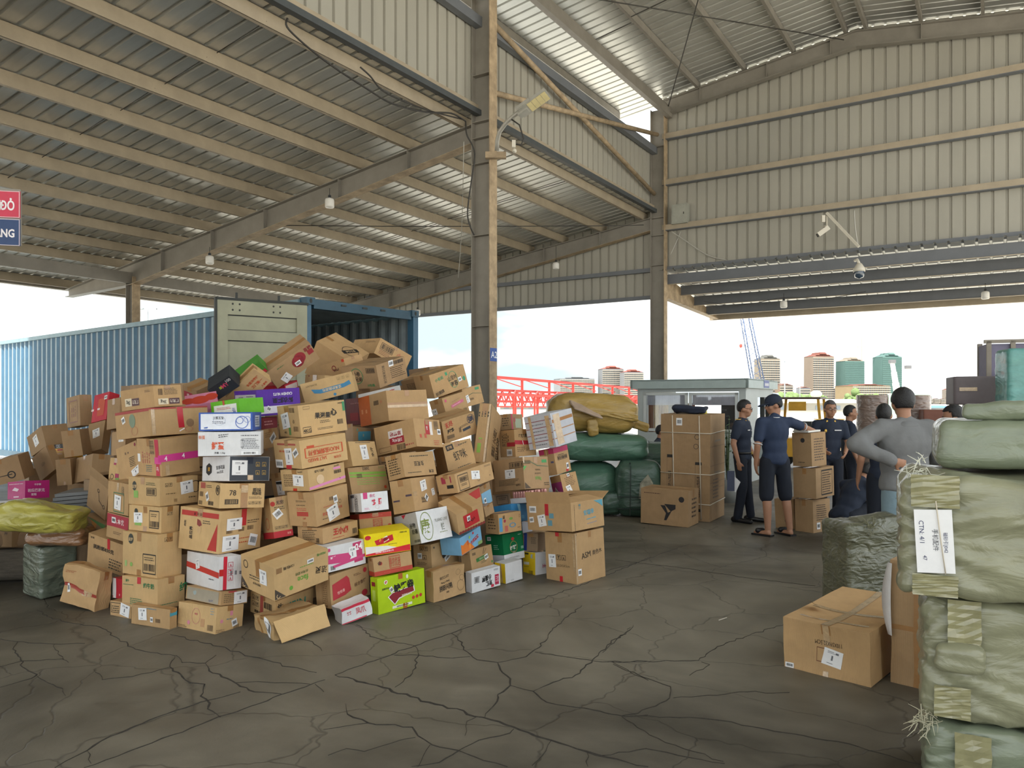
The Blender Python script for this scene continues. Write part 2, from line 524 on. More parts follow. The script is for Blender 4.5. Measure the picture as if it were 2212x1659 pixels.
# low eave: fascia beam between the outer columns, gutter
m = MB(); m.bar(hall(-17.5, B_FRONT, 4.6), hall(-17.5, B_WALL, 4.6), .1, .26); m.build('eave_beam', M_STEEL, roof1)
m = MB(); m.bar(hall(-20.4, B_FRONT, 4.60), hall(-20.4, B_WALL + 1.5, 4.60), .16, .14); m.build('gutter', M_STEEL, roof1)

# --- columns
def h_column(name, a, b, h, label, web=.36, fl=.22, stiff=()):
    r = struct(empty(name, hall(a, b), HALL), label)
    m = MB(); m.span((-web / 2, -.006, 0), (web / 2, .006, h)); m.build('web', M_STEEL, r)
    for s in (-1, 1):
        m = MB(); m.span((s * web / 2 - .007, -fl / 2, 0), (s * web / 2 + .007, fl / 2, h))
        m.build('flange', M_RUST if s > 0 else M_STEEL, r)
    for z in stiff:
        m = MB(); m.span((-web / 2, -fl / 2 + .005, z), (web / 2, -.006, z + .012)); m.build('stiffener', M_STEEL, r)
    m = MB(); m.box((0, 0, .012), (web + .14, fl + .12, .024)); m.build('base_plate', M_STEEL, r)
    return r
col_a = h_column('column', COL_A, 10.63, 9.05, 'tall steel column rising behind the carton pile, numbered plate on it', stiff=(2.9, 4.42, 5.62, 6.05, 6.32, 7.1))
col_b = h_column('column', COL_A, 18.45, 9.05, 'tall steel corner column behind the guard booth', stiff=(5.1, 5.85, 6.3, 8.1))
col_c = h_column('column', COL_A - .12, 3.0, 9.05, 'steel column at the far left frame edge')
col_d = h_column('column', -17.45, 10.63, 4.62, 'short outer column seen behind the blue container', web=.26, fl=.2)
col_e = h_column('column', -17.45, 18.4, 4.62, 'short outer column at the far end of the lean-to', web=.26, fl=.2)
# numbered plate on the first column
m = MB(); m.box((.19, 0, 2.43), (.006, .2, .22)); m.build('number_plate', ink('#3f5fa8'), col_a)
tv, tf, tw, th = text_mesh('A2', .01)
m = MB(); m.add([(.1945, x / th * .11 + .01, 2.43 + y / th * .11) for x, y in tv], tf); m.build('lettering', ink('#f2f4f8'), col_a)

# --- clerestory wall between lean-to and main roof
wall_l = struct(empty('wall_left'), 'cream ribbed clerestory wall above the lean-to roof')
def wall_sheet(zlo, ztop, a0, b0, along_b, parent, M_=M_WALLSH):
    """1 m wide upright sheet; ztop is a function of the running coordinate"""
    vs_, fs_ = [], []
    for (w, h) in PROF:
        if along_b:
            p = (a0 - h, b0 + w)
            t = ztop(b0 + w)
        else:
            p = (a0 + w, b0 + h)
            t = ztop(a0 + w)
        vs_ += [hall(p[0], p[1], zlo), hall(p[0], p[1], t)]
    fs_ = [(2 * i, 2 * i + 1, 2 * i + 3, 2 * i + 2) for i in range(len(PROF) - 1)]
    return MB().add(vs_, fs_).build('wall_sheet', M_, parent)
b = B_FRONT
while b < B_WALL - .3:
    wall_sheet(6.50, lambda q: 8.22, COL_A - .2, b, True, wall_l)
    b += 1.0
def hall_bar(name, p, q, w, t, mm, parent):
    m = MB(); m.bar(hall(*p), hall(*q), w, t); return m.build(name, mm, parent)
hall_bar('top_girt', (COL_A - .10, B_FRONT, 8.02), (COL_A - .10, B_WALL, 8.02), .13, .17, M_GIRT, wall_l)
hall_bar('flashing', (COL_A - .14, B_FRONT, 6.60), (COL_A - .14, B_WALL, 6.60), .05, .09, M_CREAM, wall_l)
hall_bar('gutter_strip', (COL_A - .10, B_FRONT, 6.50), (COL_A - .10, B_WALL, 6.50), .1, .09, M_GUTTER, wall_l)
# pipe cross bracing between the two tall columns
for n_, p, q in (('brace', (COL_A, 10.8, 6.9), (COL_A + .02, 18.3, 8.38)), ('brace', (COL_A, 10.8, 8.12), (COL_A - .06, 18.3, 6.9))):
    m = MB(); m.tube([hall(*p), hall(*q)], .05, 10); m.build(n_, M_RUST, wall_l)
for n_, p, q in (('brace', (COL_A, 3.2, 6.9), (COL_A + .02, 10.5, 8.38)),):
    m = MB(); m.tube([hall(*p), hall(*q)], .05, 10); m.build(n_, M_RUST, wall_l)

# --- main roof
roof2 = struct(empty('roof'), 'high gabled main roof of ribbed sheets above the hall')
RIDGE_A, RIDGE_Z, MS = -2.68, 10.02, .135
def main_z(a):
    return RIDGE_Z - MS * abs(a - RIDGE_A)
ms = math.atan(MS)
A_L, A_R = -9.4, 3.6
for side, a_lo in ((-1, A_L), (1, A_R)):
    L = abs(a_lo - RIDGE_A) / math.cos(ms) + .02
    shm = rib_sheet(L).mesh('roof_sheet', M_SHEET)
    b = B_FRONT
    while b < B_WALL - .2:
        o = obj('roof_sheet', shm, roof2)
        if side < 0:
            in_hall(o, a_lo, b, main_z(a_lo), Matrix.Rotation(-ms, 4, 'Y'))
        else:
            in_hall(o, RIDGE_A, b, RIDGE_Z, Matrix.Rotation(ms, 4, 'Y'))
        b += 1.0
purl2 = c_section(B_WALL - B_FRONT - .1, .17, .06).mesh('purlin', M_STEEL)
for a in (-8.4, -7.35, -6.24, -5.1, -3.98, -2.86, -2.45, -1.38, -.26, .86, 2.0, 3.2):
    in_hall(obj('purlin', purl2, roof2), a, B_FRONT, main_z(a) - .012)
for bb in (3.0, 10.63, 18.42):
    m = MB()
    i_beam(m, hall(-7.1, bb, main_z(-7.1) - .19), hall(RIDGE_A, bb, RIDGE_Z - .19), .34, .34, .18)
    i_beam(m, hall(RIDGE_A, bb, RIDGE_Z - .19), hall(3.4, bb, main_z(3.4) - .19), .34, .34, .18)
    m.build('rafter', M_STEEL, roof2)
    for a in (-6.2, -4.6, -3.2, -1.4, .6):
        k = MB(); k.box(hall(a, bb, main_z(a) - .37), (.012, .17, .32), Matrix.Rotation(HALL, 3, 'Z')); k.build('stiffener', M_STEEL, roof2)
# eave strut beam that runs column to column, and ridge gap strip
hall_bar('eave_strut', (-7.02, 3.0, 8.92), (-7.02, 18.5, 8.92), .12, .24, M_STEEL, roof2)
hall_bar('ridge_cap', (RIDGE_A, B_FRONT, RIDGE_Z + .05), (RIDGE_A, B_WALL, RIDGE_Z + .05), .4, .02, M_SHEET, roof2)
for p, q in (((-6.9, 11.2, 8.75), (-2.9, 18.2, 9.62)), ((-3.0, 10.8, 9.6), (-6.95, 18.2, 9.0)), ((-6.2, 14.2, 9.2), (-7.2, 14.35, 9.12)), ((-5.1, 14.1, 9.45), (-6.2, 14.2, 9.32)), ((-3.98, 14.0, 9.6), (-5.1, 14.1, 9.46)), ((-2.9, 13.9, 9.72), (-3.98, 14.0, 9.62)), ((-1.4, 15.0, 9.6), (-2.4, 16.4, 9.7))):
    m = MB(); m.tube([hall(*p), hall(*q)], .012, 6); m.build('tie_rod', M_DARK, roof2)

# --- gable wall at the far end, above the opening
wall_b = struct(empty('wall_back'), 'cream ribbed gable wall above the wide opening')
a = COL_A + .05
while a < 3.4:
    wall_sheet(4.98, lambda q: main_z(q) - .02, a, B_WALL, False, wall_b)
    a += 1.0
for z in (6.02, 7.16, 8.32):
    o = hall_bar('girt', (COL_A + .1, B_WALL - .12, z), (3.5, B_WALL - .12, z), .16, .10, M_GIRT, wall_b)
    hall_bar('girt_lip', (COL_A + .1, B_WALL - .20, z + .03), (3.5, B_WALL - .20, z + .03), .01, .13, M_CREAM, wall_b)
hall_bar('bottom_flashing', (COL_A + .1, B_WALL - .06, 5.02), (3.5, B_WALL - .06, 5.02), .06, .12, M_GIRT, wall_b)
# --- end wall of the lean-to
wall_c = struct(empty('wall_end'), 'ribbed end wall of the lean-to above the bright opening')
a = -20.4
while a < COL_A - .3:
    wall_sheet(4.32, lambda q: lean_z(min(q, -7.42)) + .02, a, B_WALL, False, wall_c)
    a += 1.0
hall_bar('girt', (-17.3, B_WALL - .11, 5.02), (COL_A - .2, B_WALL - .11, 5.02), .12, .1, M_GIRT, wall_c)
hall_bar('bottom_flashing', (-17.4, B_WALL - .05, 4.33), (COL_A - .2, B_WALL - .05, 4.33), .06, .1, M_GIRT, wall_c)

# --- canopy outside the opening
canopy = struct(empty('canopy'), 'grey steel canopy beyond the gable wall opening')
def can_z(b):
    return 4.98 - .15 * (b - B_WALL)
cs = math.atan(.15)
shc = MB()
for k in range(1):
    vs_ = []
    for (w, h) in PROF:
        vs_ += [(w, 0, h), (w, 4.5, h)]
    shc.add(vs_, [(2 * i, 2 * i + 1, 2 * i + 3, 2 * i + 2) for i in range(len(PROF) - 1)])
shc = shc.mesh('canopy_sheet', M_SHEET)
a = COL_A + .02
while a < 5:
    o = obj('canopy_sheet', shc, canopy)
    in_hall(o, a, B_WALL - .22, can_z(B_WALL - .22) - .04, Matrix.Rotation(-cs, 4, 'X'))
    a += 1.0
for bb in (18.72, 19.75, 20.8, 21.85):
    m = MB(); m.bar(hall(COL_A + .1, bb, can_z(bb) - .19), hall(5, bb, can_z(bb) - .19), .012, .26); m.build('canopy_purlin', M_GIRT, canopy)
    m = MB(); m.bar(hall(COL_A + .1, bb - .03, can_z(bb) - .32), hall(5, bb - .03, can_z(bb) - .32), .07, .012); m.build('purlin_lip', M_CREAM, canopy)
for aa in (COL_A + .1, 3.2):
    m = MB()
    p = [hall(aa, B_WALL, 4.86), hall(aa, B_WALL, 4.30), hall(aa, 22.75, 4.16), hall(aa, 22.75, 4.28)]
    x = hall(.012, 0)
    m.add(p + [v + x for v in p], [(0, 1, 2, 3), (7, 6, 5, 4), (0, 4, 5, 1), (1, 5, 6, 2), (2, 6, 7, 3), (3, 7, 4, 0)])
    m.build('bracket_web', M_RUST, canopy)
    m = MB(); m.bar(hall(aa, B_WALL, 4.29), hall(aa, 22.75, 4.15), .18, .02); m.build('bracket_flange', M_RUST, canopy)
m = MB(); m.bar(hall(COL_A - .1, 22.85, 4.2), hall(5, 22.85, 4.2), .14, .16); m.build('gutter', M_CREAM, canopy)
for k in range(12):
    wall_sheet(4.22, lambda q: 4.52, COL_A + .05 + k, 22.95, False, canopy, M_GIRT)

# ------------------------------------------------------------------ cartons
def carton_material(key, col, rnd=.10, rough=.72):
    m = mat(key, col, rough, var=.10, scale=7, rnd=rnd, spec=.3)
    n, l = m.node_tree.nodes, m.node_tree.links
    # faint fluting under the paper
    tc = n.new('ShaderNodeTexCoord')
    sp = n.new('ShaderNodeSeparateXYZ'); l.new(tc.outputs['Object'], sp.inputs[0])
    ad = n.new('ShaderNodeMath'); ad.operation = 'ADD'; l.new(sp.outputs[0], ad.inputs[0]); l.new(sp.outputs[1], ad.inputs[1])
    si = n.new('ShaderNodeMath'); si.operation = 'MULTIPLY'; si.inputs[1].default_value = 520; l.new(ad.outputs[0], si.inputs[0])
    s2 = n.new('ShaderNodeMath'); s2.operation = 'SINE'; l.new(si.outputs[0], s2.inputs[0])
    no = n.new('ShaderNodeTexNoise'); no.inputs['Scale'].default_value = 9; l.new(tc.outputs['Object'], no.inputs['Vector'])
    m1 = n.new('ShaderNodeMath'); m1.operation = 'MULTIPLY_ADD'; m1.inputs[1].default_value = .06
    l.new(s2.outputs[0], m1.inputs[0]); l.new(no.outputs['Fac'], m1.inputs[2])
    bp = n.new('ShaderNodeBump'); bp.inputs['Strength'].default_value = .28; bp.inputs['Distance'].default_value = .02
    l.new(m1.outputs[0], bp.inputs['Height'])
    l.new(bp.outputs['Normal'], n['Principled BSDF'].inputs['Normal'])
    return m
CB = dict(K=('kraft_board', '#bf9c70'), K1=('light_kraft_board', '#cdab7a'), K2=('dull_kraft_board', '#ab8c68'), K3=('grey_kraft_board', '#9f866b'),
          W=('white_board', '#e2e2e4'), B=('blue_board', '#3d5fae'), P=('purple_board', '#56289c'), Y=('yellow_board', '#f3dc1c'), LG=('lime_board', '#b4d21c'),
          GR=('green_board', '#16784a'), RD=('red_board', '#c63040'), PK=('pink_board', '#d98aa6'), MG=('magenta_board', '#c2287c'), BK=('black_board', '#33373d'),
          OR=('orange_board', '#c9703c'), MR=('maroon_board', '#7d3038'), LB=('sky_blue_board', '#7fb4d8'), AP=('apple_green_board', '#69bb2c'), DG=('leaf_green_board', '#4c8a3a'),
          SV=('silver_wrapped_board', '#c2c4cc'), BB=('bright_blue_board', '#3a86ba'), YO=('amber_board', '#dca32e'))
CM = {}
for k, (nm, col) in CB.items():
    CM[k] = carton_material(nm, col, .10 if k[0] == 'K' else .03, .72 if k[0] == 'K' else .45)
M_TAPE = mat('brown_parcel_tape', '#a87b4a', .28, var=.12, scale=20, coat=.5)
M_CLEAR = mat('shiny_clear_tape', '#c9ab84', .16, var=.25, scale=18, coat=.9, bump=.25, bscale=60)
M_LABEL = mat('label_paper', '#f1f1f2', .5, var=.03, scale=30)
M_BLACK = ink('#1c1c1e')
M_CAVE = mat('carton_inside', '#7b5f42', .85, var=.2)
KX = '#2b2723'

class Carton:
    def __init__(self, key, o, q, s, colr, label, crush=0., open_top=False, name='carton', cat='box', group='cartons in the unloaded pile'):
        self.w1, self.w2, self.h = s
        self.rr = random.Random(key)
        self.crush = crush
        rr = self.rr
        self.bul = {f: rr.uniform(-.007, .002) * (1 + 3 * (crush > 0)) for f in 'RLTXYZ'}
        self.seed = rr.random() * 50
        m = MB()
        n = 4 if not crush else 9
        faces = 'RLXYZ' if open_top else 'RLTXYZ'
        for f in faces:
            vs_ = [self.fp(f, i / n, j / n) for j in range(n + 1) for i in range(n + 1)]
            m.add(vs_, [(j * (n + 1) + i, j * (n + 1) + i + 1, (j + 1) * (n + 1) + i + 1, (j + 1) * (n + 1) + i) for j in range(n) for i in range(n)], True)
        self.o = m.build(name, CM[colr])
        self.o.matrix_basis = Matrix.Translation(o) @ Quaternion(q).to_matrix().to_4x4()
        tag(self.o, label, cat, group)
        self.colr = colr
        if open_top:
            self.lid_open()
    def fp(self, f, u, v, off=0.):
        a, b, h = self.w1, self.w2, self.h
        if f == 'R': p, nn = Vector((u * a, 0, v * h)), Vector((0, -1, 0))
        elif f == 'L': p, nn = Vector((0, (1 - u) * b, v * h)), Vector((-1, 0, 0))
        elif f == 'T': p, nn = Vector((u * a, v * b, h)), Vector((0, 0, 1))
        elif f == 'X': p, nn = Vector((a, u * b, v * h)), Vector((1, 0, 0))
        elif f == 'Y': p, nn = Vector(((1 - u) * a, b, v * h)), Vector((0, 1, 0))
        else: p, nn = Vector(((1 - u) * a, v * b, 0)), Vector((0, 0, -1))
        q = p + nn * (self.bul[f] * 16 * u * (1 - u) * v * (1 - v) + off)
        if self.crush:
            d = noise.noise_vector(p * 5 + Vector((self.seed, 0, 0))) + .5 * noise.noise_vector(p * 13 + Vector((0, self.seed, 0)))
            d.z *= .6 * min(1, p.z / .05)
            q += d * self.crush
        return q
    def quad(self, f, u, v, w, h, m, name, ang=0., off=.0016, n=3):
        """rectangle of print, paper or tape lying on a face; centre u,v; size as share of the face"""
        fw = self.w2 if f == 'L' else self.w1
        fh = self.w2 if f == 'T' else self.h
        n = 8 if self.crush else n
        ca, sa = math.cos(ang), math.sin(ang)
        vs_ = []
        for j in range(n + 1):
            for i in range(n + 1):
                x, y = (i / n - .5) * w * fw, (j / n - .5) * h * fh
                vs_.append(self.fp(f, u + (x * ca - y * sa) / fw, v + (x * sa + y * ca) / fh, off))
        mb = MB().add(vs_, [(j * (n + 1) + i, j * (n + 1) + i + 1, (j + 1) * (n + 1) + i + 1, (j + 1) * (n + 1) + i) for j in range(n) for i in range(n)], True)
        return mb.build(name, m, self.o)
    def poly(self, f, pts, fs_, m, name, off=.002):
        return MB().add([self.fp(f, x, y, off) for x, y in pts], fs_).build(name, m, self.o)
    def lid_open(self):
        a, b, h = self.w1, self.w2, self.h
        MB().add([(.004, .004, h * .72), (a - .004, .004, h * .72), (a - .004, b - .004, h * .72), (.004, b - .004, h * .72)], [(0, 1, 2, 3)]).build('contents', M_CAVE, self.o)
        for p0, p1, d in (((0, 0, h), (a, 0, h), (0, -.10, .05)), ((0, b, h), (a, b, h), (0, -.45 * b, .05)), ((0, 0, h), (0, b, h), (-.02, 0, .10)), ((a, 0, h), (a, b, h), (.1, 0, .06))):
            if p0 == (0, 0, h) and p1[1] == 0:
                d = (0, b * .33, .035)
            p0, p1, d = Vector(p0), Vector(p1), Vector(d)
            t = Vector((0, 0, .004))
            c = [p0, p1, p1 + d, p0 + d]
            MB().add(c + [x + t for x in c], [(0, 1, 2, 3), (7, 6, 5, 4), (0, 4, 5, 1), (1, 5, 6, 2), (2, 6, 7, 3), (3, 7, 4, 0)]).build('flap', CM[self.colr], self.o)
    # --- what is on the faces
    def deco(self, d):
        f, k, u, v, w, h = d[:6]
        ex = d[6:]
        fw = self.w2 if f == 'L' else self.w1
        fh = self.w2 if f == 'T' else self.h
        A = lambda i, df=None: ex[i] if len(ex) > i else df
        if k == 'l':                                   # shipping label with a strip of bars
            an = R(A(0, 0)); lb = self.quad(f, u, v, w, h, M_LABEL, 'shipping_label', an, .0026)
            ca, sa = math.cos(an), math.sin(an)
            for dx, dy, bw, bh in ((-.03, -.03, .09, .30), (-.14, .34, .34, .03), (-.1, .26, .42, .025), (.2, .3, .16, .12), (-.1, -.36, .3, .03)):
                x, y = dx * w * fw, dy * h * fh
                o = self.quad(f, u + (x * ca - y * sa) / fw, v + (x * sa + y * ca) / fh, w * bw, h * bh, ink('#6a6b72'), 'label_print', an, .0034, 1)
                o.parent = lb
        elif k == 's':                                 # small barcode sticker
            an = R(A(0, 0)); lb = self.quad(f, u, v, w, h, M_LABEL, 'barcode_sticker', an, .0028)
            self.bars(f, u, v, w * .7, h * .5, M_BLACK, an, .0036, lb)
        elif k == 'b':
            self.bars(f, u, v, w, h, ink(A(0, KX)), R(A(1, 0)), .0018, None)
        elif k == 'r':
            self.quad(f, u, v, w, h, ink(A(0)), 'print_panel', R(A(1, 0)), A(2, .0014))
        elif k == 'p':
            self.quad(f, u, v, w, h, M_TAPE, 'tape', R(A(0, 0)), .0012)
        elif k == 'c':
            self.quad(f, u, v, w, h, M_CLEAR, 'clear_tape', R(A(0, 0)), .0020)
        elif k == 'q':                                 # coloured sealing tape
            self.quad(f, u, v, w, h, mat('seal_tape_' + A(0).strip('#'), A(0), .3, var=.08, coat=.5), 'sealing_tape', R(A(1, 0)), .0022)
        elif k == 't':
            s, col, an = A(0), A(1, KX), R(A(2, 0))
            vs_, fs_, tw, th = text_mesh(s, A(3, .012))
            if not vs_:
                return
            sc_ = h * fh / th
            sx = min(sc_, w * fw / tw) if w else sc_
            ca, sa = math.cos(an), math.sin(an)
            P = []
            for x, y in vs_:
                x, y = x * sx, y * sc_
                P.append((u + (x * ca - y * sa) / fw, v + (x * sa + y * ca) / fh))
            self.poly(f, P, fs_, ink(col), 'lettering', .0030)
        elif k == 'n':                                 # block of small print
            col, nl, an = A(0, KX), A(1, 4), R(A(2, 0))
            P, Q = [], []
            ca, sa = math.cos(an), math.sin(an)
            for i in range(nl):
                y = ((i + .5) / nl - .5) * h * fh
                hh = h * fh / nl * .42
                x = -w * fw / 2; end = w * fw / 2 * self.rr.uniform(.5, 1)
                while x < end:
                    ln = self.rr.uniform(.35, 1.4) * hh * 2
                    o_ = len(P)
                    for xx, yy in ((x, y - hh / 2), (min(end, x + ln), y - hh / 2), (min(end, x + ln), y + hh / 2), (x, y + hh / 2)):
                        P.append((u + (xx * ca - yy * sa) / fw, v + (xx * sa + yy * ca) / fh))
                    Q.append((o_, o_ + 1, o_ + 2, o_ + 3))
                    x += ln + hh * .7
            self.poly(f, P, Q, ink(col), 'small_print')
        elif k in 'od':                                # ring or disc; w = diameter share of face height
            col = A(0); rad = w * fh / 2; inner = rad * (A(1, .82) if k == 'o' else 0)
            n = 28; asp = A(2, 1.)
            P, Q = [], []
            for i in range(n):
                t = 2 * PI * i / n
                P += [(u + rad * asp * math.cos(t) / fw, v + rad * math.sin(t) / fh), (u + inner * asp * math.cos(t) / fw, v + inner * math.sin(t) / fh)]
            for i in range(n):
                j = (i + 1) % n
                Q.append((2 * i, 2 * j, 2 * j + 1, 2 * i + 1))
            self.poly(f, P, Q, ink(col), 'ring_logo' if k == 'o' else 'disc_logo', .0022)
        elif k == 'f':                                 # outlined frame
            for dx, dy, ww, hh in ((0, .5, 1, .06), (0, -.5, 1, .06), (.5, 0, .03, 1), (-.5, 0, .03, 1)):
                self.quad(f, u + dx * w, v + dy * h, ww * w, max(hh * h, .004 / fh), ink(A(0, KX)), 'frame_line', 0, .0018, 1)
        elif k == 'i':                                 # handling symbols in small frames
            nn = A(0, 4); col = ink(A(1, KX)); vert = A(2, 0)
            for i in range(nn):
                uu = u if vert else u + ((i + .5) / nn - .5) * w
                vv = v + ((i + .5) / nn - .5) * h if vert else v
                s_ = (h * fh / nn * .8) if vert else min(h * fh, w * fw / nn * .8)
                P, Q = [], []
                for x0, y0, x1, y1 in ((-.5, -.5, .5, -.42), (-.5, .42, .5, .5), (-.5, -.5, -.42, .5), (.42, -.5, .5, .5), (-.08, -.3, .08, .15), (-.25, .15, .25, .3) if i % 2 else (-.25, -.3, .25, -.2)):
                    o_ = len(P)
                    P += [(uu + x * s_ / fw, vv + y * s_ / fh) for x, y in ((x0, y0), (x1, y0), (x1, y1), (x0, y1))]
                    Q.append((o_, o_ + 1, o_ + 2, o_ + 3))
                self.poly(f, P, Q, col, 'handling_symbol')
        elif k == 'g':                                 # free polygon in face shares
            pts = A(1)
            self.poly(f, pts, [tuple(range(len(pts)))], ink(A(0)), 'print_shape', .0017)
    def bars(self, f, u, v, w, h, m, an, off, par):
        fw = self.w2 if f == 'L' else self.w1
        fh = self.w2 if f == 'T' else self.h
        P, Q = [], []
        ca, sa = math.cos(an), math.sin(an)
        x = -.5
        while x < .5:
            bw = self.rr.choice((.025, .04, .06))
            o_ = len(P)
            for xx, yy in ((x, -.5), (x + bw, -.5), (x + bw, .5), (x, .5)):
                xx, yy = xx * w * fw, yy * h * fh
                P.append((u + (xx * ca - yy * sa) / fw, v + (xx * sa + yy * ca) / fh))
            Q.append((o_, o_ + 1, o_ + 2, o_ + 3))
            x += bw + self.rr.choice((.03, .05))
        o = self.poly(f, P, Q, m, 'barcode', off)
        if par:
            o.parent = par

def carton(key, o, q, s, colr, label, decos=(), crush=0., open_top=False, taped=True, **kw):
    c = Carton(key, o, q, s, colr, label, crush, open_top, **kw)
    if taped and not open_top and colr[0] == 'K':
        if c.w1 > c.w2:
            c.quad('T', .5, .5, 1, .05 / c.w2, M_TAPE, 'tape')
            c.quad('L', .5, .9, .05 / c.w2, .2, M_TAPE, 'tape')
        else:
            c.quad('T', .5, .5, .05 / c.w1, 1, M_TAPE, 'tape')
            c.quad('R', .5, .9, .05 / c.w1, .2, M_TAPE, 'tape')
    for d in decos:
        c.deco(d)
    return c

